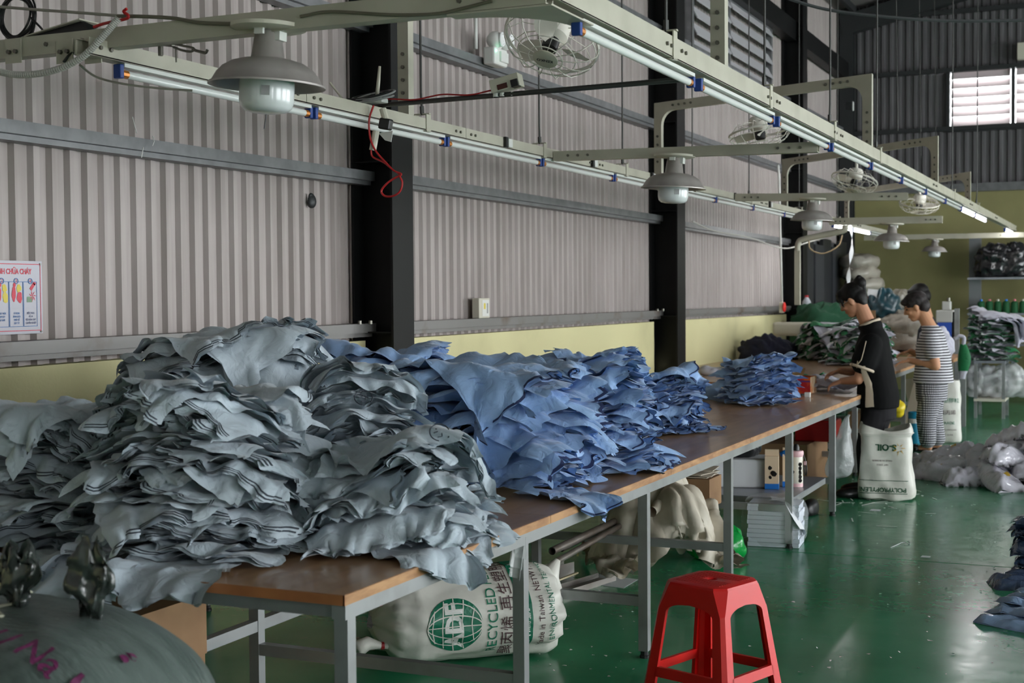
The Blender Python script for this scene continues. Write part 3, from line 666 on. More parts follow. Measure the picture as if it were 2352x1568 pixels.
    if two is not None:
        ob.data.materials.append(two[0]); n_ = nv; mi = np.zeros(len(ob.data.polygons), int)
        idx = np.arange(len(mi)); col = idx % n_; row = idx//n_
        if two[1] == 'yoke': mi[(col > n_*two[2])] = 1
        else: mi[((row//4) % 3 == 0)] = 1
        ob.data.polygons.foreach_set('material_index', mi.tolist())
    if trim is not None:
        t = B(); inner = ring
        c0 = ring[:, -2]+(ring[:, -1]-ring[:, -2])*.45; c1 = ring[:, -1]
        ce_ = ring.mean(0)
        dirn = np.concatenate([Nn[:, -1], -Nn[::-1, -1]], 0)
        off_ = .0012
        st = []
        for a, b_ in trim[1]:
            st = np.stack([ring[:, -2]*(1-a)+ring[:, -1]*a+dirn*off_, ring[:, -2]*(1-b_)+ring[:, -1]*b_+dirn*off_], 1); t.grid(st, closeu=True, flip=True)
        v0 = np.array(ob.location); t.v = [tuple(np.array(p)-v0) for p in t.v]
        t.o('hem_trim', trim[0], ob, smooth=True)
    return ob
TABLE = (TBK, TF, 2.93, 10.95, TZ)
STRIPES = (m_greytrim, [(.1, .3), (.55, .75)]); NAVY = (m_bltrim, [(.55, 1.02)])
SEED = [100]
def heap(hp, zmax, cx, cy, yaws, W, L, mat, trims, label, group, sx=.05, sy=.05, jw=.25, tops=2, lean=(0, 0), name='polo_shirt', nmax=34, two=None, tap=.32, loosep=.2, **kw):
    r = np.random.default_rng(SEED[0]); out = []; i = 0; top = 0
    while i < nmax:
        SEED[0] += 1
        qx, qy = cx+r.uniform(-.08, .08, 40), cy+r.uniform(-.08, .08, 40); z = float(np.mean(hp.sample(qx, qy))); t = np.clip((z-TZ)/(zmax-TZ), 0, 1)
        if z > zmax-.045: top += 1
        if top > tops: break
        big = top > 0
        ya = yaws[i % len(yaws)]+r.normal(0, jw); k = dict(kw); k['stiff'] = k.get('stiff', .55)*r.uniform(.55, 1.7)
        loose = loosep > 0 and (r.random() < loosep or big)
        if big: k.update(thick=.008, kap=11., fold=.008, wave=.026)
        if loose: k.update(kap=13., fold=.009, wave=.02, stiff=r.uniform(1.0, 1.6), thick=.006)
        f = (r.uniform(.9, 1.12)*(1-.1*t) if loose else r.uniform(.78, .92) if big else r.uniform(.92, 1.05)*(1.12-tap*t))
        o = garment(hp, name, cx+r.uniform(-sx, sx)+lean[0]*t, cy+r.uniform(-sy, sy)+lean[1]*t, ya, W*f, L*f, mat, trims[i % len(trims)], label, group, SEED[0], two=two(i) if two else None, **k)
        out.append(o); i += 1
    hem = name == 'polo_shirt' and len({x is None for x in trims}) > 1
    for k, o in enumerate(out):
        w = 'topmost' if k == len(out)-1 else 'second-topmost' if k == len(out)-2 else 'lowest' if k == 0 else ''
        lb = label.replace(' shirt in ', f' shirt {w} in ').replace(' shirt stacked', f' shirt {w} stacked') if w else label
        if hem and not w: lb = ('plain-hem ' if trims[k % len(trims)] is None else 'trimmed-hem ')+label
        o['label'] = lb
    return out
def newgrey(): return Heap(-4.0, -1.2, 2.5, 4.9, TABLE)
def newblue(): return Heap(-4.0, -1.2, 4.3, 8.0, TABLE)
GREY = newgrey()
GK = dict(thick=.007, wave=.017, kap=11., fold=.007)
GREY = newgrey()
heap(GREY, 1.29, -3.08, 4.22, [-.5, -.9, 2.4, -.2], .68, .66, m_grey, [STRIPES, None], 'grey-green polo shirt in the back heap, the tallest, against the cream wall', 'grey shirts in the tall back heap', **GK)
GREY = newgrey()
heap(GREY, 1.17, -2.44, 4.15, [-.7, -1.2, 2.1], .42, .48, m_grey, [None, None, STRIPES], 'grey-green polo shirt in the heap between the back heap and the blue shirts', 'grey shirts in the middle heap', tops=1, **GK)
G5H = GREY
GREY = newgrey()
heap(GREY, 1.12, -3.1, 3.36, [-1.5, -1.9, 1.4, -1.2], .5, .55, m_grey, [STRIPES, STRIPES, None], 'grey-green polo shirt in the heap under the fire poster, hems to the table end', 'grey shirts in the poster-side heap', **GK)
def drooper(hp, x, y, yaw, W, L, mat, trim, label, **kw):
    SEED[0] += 1; return garment(hp, 'polo_shirt', x, y, yaw, W, L, mat, trim, label, None, SEED[0], thick=.006, wave=.012, kap=9., fold=.008, stiff=2., **kw)
GREY = newgrey()
drooper(GREY, -2.62, 2.98, -1.5, .3, .36, m_grey, STRIPES, 'striped-hem grey-green shirt hanging lowest over the near table end')
drooper(GREY, -2.36, 3.0, -1.35, .3, .34, m_grey, None, 'plain grey-green shirt folded over the near table end, beside the bare plywood')
drooper(GREY, -2.85, 3.02, -1.6, .26, .3, m_grey, STRIPES, 'small corner of a striped-hem grey-green shirt over the table end, above the dark bag ears')
heap(GREY, 1.17, -2.52, 3.36, [-1.3, -1.9, -.8, 1.5], .54, .58, m_grey, [STRIPES, None, STRIPES], 'grey-green polo shirt in the heap overhanging the near table end', 'grey shirts in the overhanging heap', **GK)
G2H = GREY; GREY = newgrey(); drooper(GREY, -1.88, 3.5, -.5, .26, .34, m_grey, None, 'grey-green shirt sliding off the aisle edge at the near corner')
heap(GREY, 1.05, -2.06, 3.66, [-.8, -.3, -1.3, 2.3, 2.0], .42, .5, m_grey, [None, None, None, STRIPES], 'grey-green polo shirt in the heap at the near corner of the table', 'grey shirts in the corner heap', sy=.12, tops=2, **GK)
BLUE = newblue()
BLUE = newblue()
heap(BLUE, 1.2, -3.12, 5.5, [-2.7, .4, -2.2, .9], .5, .56, m_bl, [NAVY, None], 'blue polo shirt in the back heap beside the first black column', 'blue shirts in the back heap', **GK)
BLUE = newblue()
heap(BLUE, 1.14, -2.6, 6.75, [0., -.4, 2.9], .44, .52, m_bl, [NAVY, None], 'blue polo shirt in the farther heap, near the cream wall', 'blue shirts in the farther heap', **GK)
BLUE = newblue()
heap(BLUE, 1.04, -2.33, 7.1, [.1, -.5, -1.0], .38, .42, m_bl, [NAVY, NAVY, None], 'blue polo shirt in the low heap on the aisle side of the farther heap', 'blue shirts in the low aisle heap', tops=2, **GK)
BLUE = newblue()
heap(BLUE, 1.13, -2.1, 5.5, [.1, -.3, .4, 3.1], .42, .46, m_bl, [NAVY, NAVY, None], 'blue polo shirt in the heap by the table edge, behind the big blue heap', 'blue shirts in the edge heap', **GK)
BLUE = newblue()
drooper(BLUE, -1.87, 4.66, -.35, .2, .34, m_bl, NAVY, 'blue shirt tail hanging over the table edge below the big blue heap')
heap(BLUE, 1.17, -2.33, 4.9, [0., 3.1, .15, 3.2], .5, .84, m_bl, [NAVY, NAVY, None], 'blue polo shirt in the big squared heap next to the grey shirts', 'blue shirts in the big squared heap', jw=.3, sx=.05, tap=.18, tops=2, loosep=.3, **dict(GK, kap=5., stiff=.4, bulk=.8, wave=.022, fold=.01))
SM = Heap(-3.2, -1.5, 8.4, 9.9, TABLE)
heap(SM, 1.02, -2.3, 9.1, [-.7, -.9, -.5, 2.3], .36, .44, m_bl, [None, NAVY], 'blue polo shirt in the small neat heap standing alone before the woman in black', 'blue shirts in the small lone heap', sx=.015, sy=.015, jw=.1, tops=1, tap=.2, **dict(GK, kap=6.))

# chest emblems printed on the topmost grey shirts
def hitheap(hp, px, py):
    d = ray(px, py); d = d/np.linalg.norm(d)
    for t in np.arange(2.5, 12, .004):
        p = np.array([0, 0, H])+d*t
        if p[2] < hp.sample(np.array([p[0]]), np.array([p[1]]))[0]+.002: return p
def emblem(hp, px, py, label):
    hs = [(h, hitheap(h, px, py)) for h in hp]; hs = [(h, c) for h, c in hs if c is not None and c[2] > TZ+.1 and c[0] > -4]
    if not hs: return
    hp, c = min(hs, key=lambda a: a[1][1])
    b = B()
    xs = c[0]+np.array([-.03, .03, 0, 0, 0]); ys = c[1]+np.array([0, 0, -.03, .03, 0]); A = np.stack([xs, ys, np.ones(5)], 1); co = np.linalg.lstsq(A, hp.sample(xs, ys, blur(hp.h, 4)), rcond=None)[0]; z_ = co[0]*c[0]+co[1]*c[1]+co[2]; co[:2] = np.clip(co[:2], -.5, .5); co[2] = z_-co[0]*c[0]-co[1]*c[1]
    def put(pts, w_):
        q = []
        for (a, e_) in pts:
            x, y = c[0]+a, c[1]+e_; q.append((x, y, co[0]*x+co[1]*y+co[2]+.014))
        b.tube(q, w_, 4)
    put([(.028*math.cos(a), .034*math.sin(a)) for a in np.linspace(0, 5.2, 18)], .0022)
    put([(-.012, -.014), (.0, .012), (.012, -.008), (.004, -.02)], .002); put([(-.016, .004), (.014, .01)], .002)
    tag(b.o('shirt_emblem', m_greytrim), label, 'emblem')
emblem((G5H, G2H), 835, 915, 'round dark emblem on the upper grey shirt near the blue heap')
emblem((GREY, G5H), 1010, 1000, 'round dark emblem on the grey shirt topping the corner heap')
# ---------------------------------------------------------------- helpers for soft things
def softbag(name, prof, n=40, seed=0, amp=.03, crush=None, mat=None, parent=None, flat=1., ell=(1, 1), rot=0, lobes=(3, 5, 8), cap_bot=True, nz=None):
    """sack standing at the origin: prof = [(radius, z)...] refined, with folds"""
    r = np.random.default_rng(seed); ph = r.uniform(0, 6.28, 12); m_ = nz or 30
    zs = np.linspace(0, 1, m_); pr = np.array(prof, float); tt = np.linspace(0, 1, len(pr)); R = np.interp(zs, tt, pr[:, 0]); Z = np.interp(zs, tt, pr[:, 1])
    for _ in range(2): R[1:-1] = .5*R[1:-1]+.25*(R[2:]+R[:-2]); Z[1:-1] = .5*Z[1:-1]+.25*(Z[2:]+Z[:-2])
    P = []
    for i in range(n):
        a = 2*PI*i/n; row = []
        for j in range(m_):
            k = 1+amp*(math.sin(lobes[0]*a+ph[0]+3*zs[j])+.7*math.sin(lobes[1]*a+ph[1]-4*zs[j]*2)+.5*math.sin(lobes[2]*a+ph[2]+9*zs[j])+.6*math.sin(11*zs[j]+2*a+ph[3]))
            ca, sa = math.cos(a), math.sin(a); sq = (abs(ca)**4+abs(sa)**4)**(-.25) if flat < 1 else 1; sq = 1+(sq-1)*(1-flat)*1.6
            x, y = R[j]*k*sq*ca*ell[0], R[j]*k*sq*sa*ell[1]
            row.append((x*math.cos(rot)-y*math.sin(rot), x*math.sin(rot)+y*math.cos(rot), Z[j]))
        P.append(row)
    return np.array(P)
def skin_text(P, txt, size, s0, t0, bold=0, sx=1, up=1, off=.002, rot=0, closed=True):
    """flat lettering wrapped on a parametric grid P[i, j] : s0,t0 in grid index units; size in metres measured there"""
    n, m_ = P.shape[:2]
    if isinstance(txt, str): v, f = textverts(txt, size, bold, sx, sub=.02)
    else: v, f = txt
    c, s_ = math.cos(rot), math.sin(rot); out = []
    def at(s, t):
        if closed: i0 = int(math.floor(s)) % n; i1 = (i0+1) % n; fs = s-math.floor(s)
        else: s = min(max(s, 0), n-1.001); i0 = int(s); i1 = i0+1; fs = s-i0
        t = min(max(t, 0), m_-1.001); j = int(t); ft = t-j
        return (P[i0, j]*(1-fs)+P[i1, j]*fs)*(1-ft)+(P[i0, j+1]*(1-fs)+P[i1, j+1]*fs)*ft
    ds = np.linalg.norm(at(s0+.5, t0)-at(s0-.5, t0)); dt = np.linalg.norm(at(s0, t0+.5)-at(s0, t0-.5))
    for x, y in v:
        X, Y = (x*c-y*s_)*up, (x*s_+y*c)*up
        s, t = s0+X/ds, t0+Y/dt; p = at(s, t); a = at(s+.3, t)-at(s-.3, t); b = at(s, t+.3)-at(s, t-.3); nn = np.cross(a, b); nn = nn/max(np.linalg.norm(nn), 1e-9)
        out.append(p+nn*off)
    return out, f
def wrinkle(P, amp, seed, k=(15, 60), n=6):
    r = np.random.default_rng(seed); Q = P.copy(); d = np.zeros(P.shape[:2])
    for _ in range(n):
        w_ = r.normal(0, 1, 3); w_ = w_/np.linalg.norm(w_)*r.uniform(*k); q = np.sin(P@w_+r.uniform(0, 6.28)+.8*np.sin(P@(w_[[1, 2, 0]]*.5))); d += (1-2*np.abs(q))/n
    G = np.gradient(P, axis=1); E = np.gradient(P, axis=0); N = np.cross(E, G); N = N/np.maximum(np.linalg.norm(N, axis=2, keepdims=True), 1e-9)
    return Q+N*(amp*d)[:, :, None]
m_woven = M('white_woven_plastic', sr(226, 224, 216), .45, 0, sr(208, 205, 196), ns=4, nd=5, bump=.12, bs=18)
m_wov2 = M('ivory_woven_plastic', sr(206, 198, 182), .5, 0, sr(184, 175, 158), ns=5, nd=5, bump=.3, bs=14)
m_dgreen = M('print_green', sr(20, 112, 84), .5)
m_dk = M('print_maroon', sr(80, 52, 56), .5)
m_yel = M('print_ochre', sr(206, 162, 60), .5)
m_pgreen = M('print_dark_green', sr(30, 80, 54), .5)
m_red = M('red_tie', sr(170, 30, 36), .5)
# ---------------------------------------------------------------- white S-OIL sack in the aisle
p = oz(2022, 1150, 0); SX, SY = p[0]+.02, p[1]+.13
sk = thing('white_sack', 'open white woven sack lettered POLYPROPYLENE upside down, standing by the woman in black', 'sack', (SX, SY, 0))
P = softbag('b', [(.14, 0), (.2, .005), (.205, .05), (.195, .15), (.185, .28), (.18, .4), (.175, .455), (.185, .47), (.182, .5), (.17, .53)], n=56, seed=3, amp=.018, flat=.35, ell=(1.0, .62), rot=.1, nz=46)
P = wrinkle(P, .02, 4, (8, 40)); P[:, :2, 2] = np.maximum(P[:, :2, 2], .0); P[:, 0, 2] = .001
P[:, -8:, 2] += (.03*np.sin(np.linspace(0, 4*PI, 56)+1))[:, None]*np.linspace(0, 1, 8)[None]
bd = B().grid(P, closeu=True); bd.f.append(tuple(i*46 for i in range(56))[::-1])
bd = bd.o('sack_body', m_woven, sk, smooth=True)
Q = P[:, -9:].copy(); c = Q.mean(0); Q = Q+ (Q-c[None])*.03; Q[:, :, 2] -= .002; Q[:, 0] = Q[:, 0]+(Q[:, 0]-c[0])*.03
B().grid(Q, closeu=True).o('folded_rim', m_woven, sk, smooth=True)
inn = P[:, -1]; 
top = np.stack([inn, np.array([[.0, .0, .46]])+(inn-np.array([[0, 0, .5]]))*np.array([[.8, .8, .2]])+np.array([[0, 0, -.03]])], 1); B().grid(top, closeu=True, flip=True).o('sack_lining', m_woven, sk, smooth=True)
s0 = 56*.735   # side of the sack facing the viewer
def put(b, *a, **k): v, f = skin_text(P, *a, **k); b.add(v, f)
for tx, sz, ds, t, mt, kw in [('POLYPROPYLENE', .046, 0, 11.5, m_pgreen, dict(sx=.92, bold=.0008)), ('S-OIL', .062, 1.0, 24.6, m_pgreen, dict(bold=.002)), ('MADE IN KOREA', .018, 0, 20.4, m_dk, {}), ('NET 25KG', .018, 0, 19.2, m_dk, {})]:
    b = B(); put(b, tx, sz, s0+ds, t, up=-1, off=.004, **kw); b.o('lettering', mt, bd)
for t in (9.8, 14.6):
    b = B(); v = [(-.17+.34*i/24, h_) for i in range(25) for h_ in (0, .004)]; put(b, (v, [(2*i, 2*i+2, 2*i+3, 2*i+1) for i in range(24)]), 0, s0, t, off=.004); b.o('printed_line', m_pgreen, bd)
b = B()
for k in range(7):
    a = k*.9; v = [(.02*math.cos(a)-.004*math.sin(a), .02*math.sin(a)+.004*math.cos(a)), (.05*math.cos(a), .05*math.sin(a)), (.02*math.cos(a)+.004*math.sin(a), .02*math.sin(a)-.004*math.cos(a))]; put(b, (v, [(0, 1, 2)]), 0, s0+5.2, 24.2, off=.005)
b.o('sun_emblem', m_yel, bd)
# ---------------------------------------------------------------- big lettered sack lying under the table
AX0, AX1 = oz(880, 1500, .16), oz(1330, 1300, .16)
a0 = np.array([-2.8, 4.78, .0]); a1 = np.array([-2.22, 5.34, 0.]); ax = a1-a0; LS = np.linalg.norm(ax); ax /= LS; sd = np.array([ax[1], -ax[0], 0])
sk = thing('pellet_sack', 'stuffed white sack printed RECYCLED PELLET lying on the floor under the near table', 'sack', tuple((a0+a1)/2))
n, m_ = 60, 56; P = np.zeros((n, m_, 3)); tv = np.linspace(0, 1, m_)
rad = np.interp(tv, [0, .03, .1, .2, .88, .95, .98, 1], [.03, .07, .155, .185, .19, .16, .1, .05])
for i in range(n):
    a = 2*PI*i/n
    for j in range(m_):
        zz = rad[j]*.98*math.sin(a); rr = rad[j]*1.12*math.cos(a); P[i, j] = a0+ax*LS*tv[j]+sd*rr+np.array([0, 0, .182+zz*(1. if zz > 0 else .96)])
        P[i, j, 2] = max(P[i, j, 2], .004)
P = wrinkle(P, .02, 9, (10, 42)); fold = np.array([[.008*math.cos(14*2*PI*i/n)*math.exp(-((t-.08)/.1)**2)+.008*math.cos(12*2*PI*i/n)*math.exp(-((t-.94)/.06)**2) for t in tv] for i in range(n)]); cc = P.mean(0)[None]; dd = P-cc; P = P+dd/np.maximum(np.linalg.norm(dd, axis=2, keepdims=True), 1e-6)*fold[:, :, None]; P[:, :, 2] = np.maximum(P[:, :, 2], .003)
bd = B().grid(P, closeu=True, flip=True); bd = bd.o('sack_body', m_woven, sk, smooth=True, w=True)
def lab(tx, sz, s, t, mt, rot=PI, **kw):
    PP = P[::-1]; v, f = skin_text(PP, tx, sz, n-1-s, t, rot=rot, off=.004, **kw); b = B(); b.add(v, f); b.o('lettering', mt, bd, w=True)
# grid index i: angle a=2pi i/n, 0 = facing the aisle side, n/4 = top
sf = 60
lab('RECYCLED PELLET', .06, sf+5, 31, m_dgreen)
lab('聚丙烯 再生塑膠粒', .066, sf+5, 35.6, m_dk)
lab('Made in Taiwan  NETWT: 25 KGS', .036, sf+6, 45.2, m_dk)
lab('ENVIRONMENTAL TECHNOLOGY', .032, sf+7, 48.4, m_dgreen)
b = B(); v = [(-.3+.66*i/40, h_) for i in range(41) for h_ in (-.03, 0, .03)]; fq = [(3*i+k, 3*i+3+k, 3*i+4+k, 3*i+1+k) for i in range(40) for k in (0, 1)]
v_, f_ = skin_text(P[::-1], (v, fq), 0, n-1-sf-5, 40.4, rot=PI, off=.003); b.add(v_, f_); b.o('print_band', m_dgreen, bd, w=True)
lab('料編號 Grade:P611', .05, sf+5, 40.4, m_white, bold=.0006)
# globe logo
v = [(0, 0)]; fq = []
for q in range(1, 8):
    for i in range(32): v.append((.115*q/7*math.cos(2*PI*i/32), .115*q/7*math.sin(2*PI*i/32)))
for i in range(32): fq.append((0, 1+i, 1+(i+1) % 32))
for q in range(6):
    for i in range(32): fq.append((1+q*32+i, 1+(q+1)*32+i, 1+(q+1)*32+(i+1) % 32, 1+q*32+(i+1) % 32))
v_, f_ = skin_text(P[::-1], (v, fq), 0, n-1-sf, 20, rot=PI, off=.003); b = B(); b.add(v_, f_); lgo = b.o('globe_logo', m_dgreen, bd, w=True)
b = B()
def ln(pts, w_=.0022):
    v = []; 
    for i, (x, y) in enumerate(pts):
        x2, y2 = pts[min(i+1, len(pts)-1)]; x1, y1 = pts[max(i-1, 0)]; dx, dy = x2-x1, y2-y1; L_ = math.hypot(dx, dy) or 1; v += [(x-dy/L_*w_, y+dx/L_*w_), (x+dy/L_*w_, y-dx/L_*w_)]
    v_, f_ = skin_text(P[::-1], (v, [(2*i, 2*i+1, 2*i+3, 2*i+2) for i in range(len(pts)-1)]), 0, n-1-sf, 20, rot=PI, off=.0045); b.add(v_, f_)
for k in (-.8, -.4, 0, .4, .8):
    ln([(.113*k*math.cos(t), .113*math.sin(t)) for t in np.linspace(-PI/2, PI/2, 14)]); ln([(.113*math.cos(math.asin(k))*x, .113*k*.9+.012*(1-x*x)) for x in np.linspace(-1, 1, 12)])
b.o('globe_lines', m_woven, lgo, w=True)
lab('ADF', .1, sf, 20, m_white, bold=.004)
# tied ears of the sack
for (ang, zz, j) in ((.9, .27, 0), (-.6, .1, 0), (2.4, .06, 0)):
    e0 = a0+ax*.05+sd*math.cos(ang)*.1+np.array([0, 0, max(.06, zz)])
    pts = [e0+ax*.05, e0-ax*.02, e0-ax*.08+np.array([0, 0, .015]), e0-ax*.13+sd*.02+np.array([0, 0, .0])]
    er = B().tube(pts, [.03, .012, .028, .035], 12).o('tied_ear', m_woven, sk, smooth=True, w=True)
    B().tube([e0-ax*.015, e0-ax*.028], .0155, 10).o('string_tie', m_red, er, w=True)
e0 = a1+np.array([-.03, -.02, .24]); pts = [e0, e0+np.array([.0, .02, .07]), e0+np.array([.03, .05, .13])]
B().tube(pts, [.07, .045, .012], 12).o('top_flap', m_woven, sk, smooth=True, w=True)
# ---------------------------------------------------------------- dark grey-green bale at the table end
p = oz(60, 1400, .5)
m_bale = M('sage_woven_plastic', sr(104, 116, 112), .36, 0, sr(84, 96, 92), ns=5, nd=6, stretch=(1, 4, 1), bump=.35, bs=22)
m_ear = M('dark_shiny_film', sr(52, 58, 56), .18, spec=.8, bump=.5, bs=16)
bc = np.array([-2.3, 2.28, .0]); t = thing('stuffed_bale', 'big sage-green woven bale tied with ears, standing before the near table end', 'bale', tuple(bc))
n, m_ = 64, 44; P = np.zeros((n, m_, 3)); ph = np.linspace(0, PI, m_)
for i in range(n):
    a = 2*PI*i/n
    for j in range(m_):
        c_, s_ = math.cos(ph[j]), math.sin(ph[j]); sg = math.copysign(1, c_)
        P[i, j] = bc+np.array([.50*abs(math.cos(a))**.75*math.copysign(1, math.cos(a))*s_**.6, .36*abs(math.sin(a))**.75*math.copysign(1, math.sin(a))*s_**.6, .405+.405*sg*abs(c_)**.62])
P = wrinkle(P, .016, 21, (6, 30)); P[:, :, 2] = np.maximum(P[:, :, 2], .001)
bl = B().grid(P, closeu=True, flip=True).o('bale_body', m_bale, t, smooth=True, w=True)
def on_bale(x, y):   # top surface of the bale
    d = (P[:, :, 0]-x)**2+(P[:, :, 1]-y)**2+(P[:, :, 2] < .4)*9; k = np.argsort(d.ravel())[:6]; w_ = 1/(d.ravel()[k]+1e-5); return (P.reshape(-1, 3)[k]*w_[:, None]).sum(0)/w_.sum()
pth = [oy(62, 1428, 2.1), oy(110, 1485, 2.03), oy(150, 1530, 1.98), oy(185, 1575, 1.94)]
st = B(); q = [on_bale(*(np.array(p)[:2])) for p in bez([(-2.4, 2.5, 0), (-2.27, 2.3, 0), (-2.16, 2.1, 0), (-2.1, 1.95, 0)], 10)]
st.tube([a+np.array([0, 0, .004]) for a in q], .0035, 5).o('stitched_seam', M('seam_thread', sr(170, 170, 150), .7), bl, w=True)
for kk, (px, hgt) in enumerate(((40, .17), (205, .19))):
    base = oy(px, 1412, 2.32); Pq = softbag('e', [(.03, 0), (.022, .03), (.035, .06), (.055, .1), (.05, .15), (.03, hgt)], n=40, seed=40+kk, amp=.16, lobes=(3, 7, 11), ell=(1, .45), nz=26); Pq = wrinkle(Pq, .02, 44+kk, (25, 80)); Pq[:, -5:, 2] += (.02*np.sin(np.linspace(0, 6*PI, 40)))[:, None]
    B().grid(Pq+np.array([base[0], base[1], .775]), closeu=True).o('tied_ear', m_ear, t, smooth=True, w=True)
for tx, x, y, s in (('ớ', -1.9, 2.24, .06), ('U Na Jung', -1.96, 2.1, .09)):
    wr = B(); v, f = textverts(tx, s, .001, sub=.015); wr.add([on_bale(x+a*.93+b_*.1, y+b_*.9-a*.05)*np.array([0, 0, 1])+np.array([x+a*.93+b_*.1, y+b_*.9-a*.05, .012]) for a, b_ in v], f); wr.o('marker_writing', M('purple_marker', sr(104, 34, 80), .6), bl, w=True)
# ---------------------------------------------------------------- red stool
m_stool = M('red_plastic', sr(214, 12, 8), .4, 0, sr(200, 8, 6), ns=5, nd=4)
def stool():
    c = np.array([(-1.53-1.24)/2, (4.75+4.97)/2, 0]); c = np.array([-1.385, 4.82, 0]); t = thing('plastic_stool', 'glossy red plastic stool in the aisle beside the table', 'stool', tuple(c), rz=-.33)
    hh, ts, bs_ = .46, .132, .195
    def half(z): return ts+(bs_-ts)*(hh-z)/hh
    # seat: bevelled plate with hole
    st = B(); N = 40; P = []
    def sq(r, k=.18, nn=N):
        out = []
        for i in range(nn):
            a = 2*PI*i/nn; x, y = math.cos(a), math.sin(a); m1 = max(abs(x), abs(y)); x, y = x/m1, y/m1
            s_ = abs(x)+abs(y); lim = 2-k*1.6
            if s_ > lim: x, y = x*lim/s_, y*lim/s_
            out.append((x*r, y*r))
        return out
    rings = [([(.018*math.cos(2*PI*i/N), .018*math.sin(2*PI*i/N)) for i in range(N)], hh-.02), ([(.018*math.cos(2*PI*i/N), .018*math.sin(2*PI*i/N)) for i in range(N)], hh-.002), ([(.022*math.cos(2*PI*i/N), .022*math.sin(2*PI*i/N)) for i in range(N)], hh), (sq(.06), hh), (sq(ts-.012), hh), (sq(ts-.002), hh-.004), (sq(ts+.002), hh-.014)]
    P = np.array([[(x, y, z) for x, y in rg] for rg, z in rings]).transpose(1, 0, 2); st.grid(P, closeu=True).o('seat', m_stool, t, smooth=True, ang=35)
    rib = B()
    for k in range(-7, 8): rib.beam((-.1, k*.014, hh+.0006), (.1 if abs(k) > 1 else -.03, k*.014, hh+.0006), .004, .0012)
    rib.o('seat_texture', m_stool, t)
    # side panels: each side is a plate with an arched cut-out, cross bar low down
    for q in range(4):
        a = PI/2*q; ca, sa = math.cos(a), math.sin(a)
        def pt(s, z, d=0):
            h_ = half(z); x, y = h_-d, s*(h_*.985); return (x*ca-y*sa, x*sa+y*ca, z)
        pan = B()
        def smx(z): return 1-.2*min(1, max(0, (z-(hh-.1))/.088))-.07
        zs_ = np.concatenate([np.linspace(0, hh-.115, 10), hh-.075-.04*np.cos(np.linspace(0, PI/2, 14)), [hh-.06, hh-.012]])
        def inner(z):      # inner edge of the leg as share of half width
            zt = hh-.075
            if z >= zt: return 0
            e_ = 1-.40+.10*(1-z/hh)*.0
            k = min(1, (zt-z)/.035); return (1-.3)*math.sqrt(1-(1-k)**2)
        for sgn in (-1, 1):
            G_ = []
            for z in zs_: iv = inner(z); G_.append([pt(sgn*(iv+(smx(z)-iv)*u_), z) for u_ in np.linspace(0, 1, 5)])
            pan.grid(np.array(G_), flip=sgn > 0)
            Gi = [[pt(sgn*inner(z), z), pt(sgn*inner(z), z, .014)] for z in zs_ if inner(z) > 0]; pan.grid(np.array(Gi), flip=sgn < 0)
        def pq(s, z, k):
            h_ = half(z); x, y = h_, s*(h_*.985); a_ = PI/2*k; return (x*math.cos(a_)-y*math.sin(a_), x*math.sin(a_)+y*math.cos(a_), z)
        zc = [z for z in zs_]; pan.grid(np.array([[pq(smx(z), z, q), pq(-smx(z), z, q+1)] for z in zc]), flip=True)
        pan.o('leg', m_stool, t, smooth=True, ang=25)
        zb0, zb1 = .115, .15; G_ = [[pt(s, z) for s in np.linspace(-.75, .75, 7)] for z in (zb0, zb1)]; cb = B().grid(np.array(G_)); cb.grid(np.array([[pt(s, zb1, d) for s in np.linspace(-.75, .75, 7)] for d in (0, .014)])); cb.grid(np.array([[pt(s, z, .014) for s in np.linspace(-.75, .75, 7)] for z in (zb0, zb1)]), flip=True)
        cb.o('cross_bar', m_stool, t, smooth=True, ang=40)
    return t
stool()
# ---------------------------------------------------------------- under the tables
m_film2 = M('milky_plastic_film', sr(222, 224, 226), .22, alpha=.5, spec=.8, bump=.4, bs=30)
m_card = M('brown_cardboard', sr(150, 116, 82), .75, 0, sr(130, 98, 68), ns=5)
m_paper = M('white_paper', sr(224, 226, 230), .7)
m_steelg = M('grey_steel_plate', sr(150, 154, 162), .35, .5)
def crumple(c, r, amp, seed, n=40, m_=26, k=(8, 30), sq=1.):
    P = np.zeros((n, m_, 3)); th = np.linspace(.001, PI-.001, m_)
    for i in range(n):
        a = 2*PI*i/n
        for j in range(m_):
            s_ = math.sin(th[j])**sq; P[i, j] = (c[0]+r[0]*s_*math.cos(a), c[1]+r[1]*s_*math.sin(a), c[2]+r[2]*math.copysign(abs(math.cos(th[j]))**sq, math.cos(th[j])))
    return wrinkle(P, amp, seed, k, 7)
def lump(name, label, cat, c, r, amp, seed, mat, base=None, n=44, m_=28, k=(10, 42), sq=.8, group=None, parent=None):
    P = crumple(c, r, amp*2.2, seed, n, m_, k, sq)
    if base is not None: P[:, :, 2] = np.maximum(P[:, :, 2], base)
    o = B().grid(P, closeu=True, flip=True).o(name, mat, parent, smooth=True, w=parent is not None)
    if parent is None: tag(o, label, cat, group)
    return o
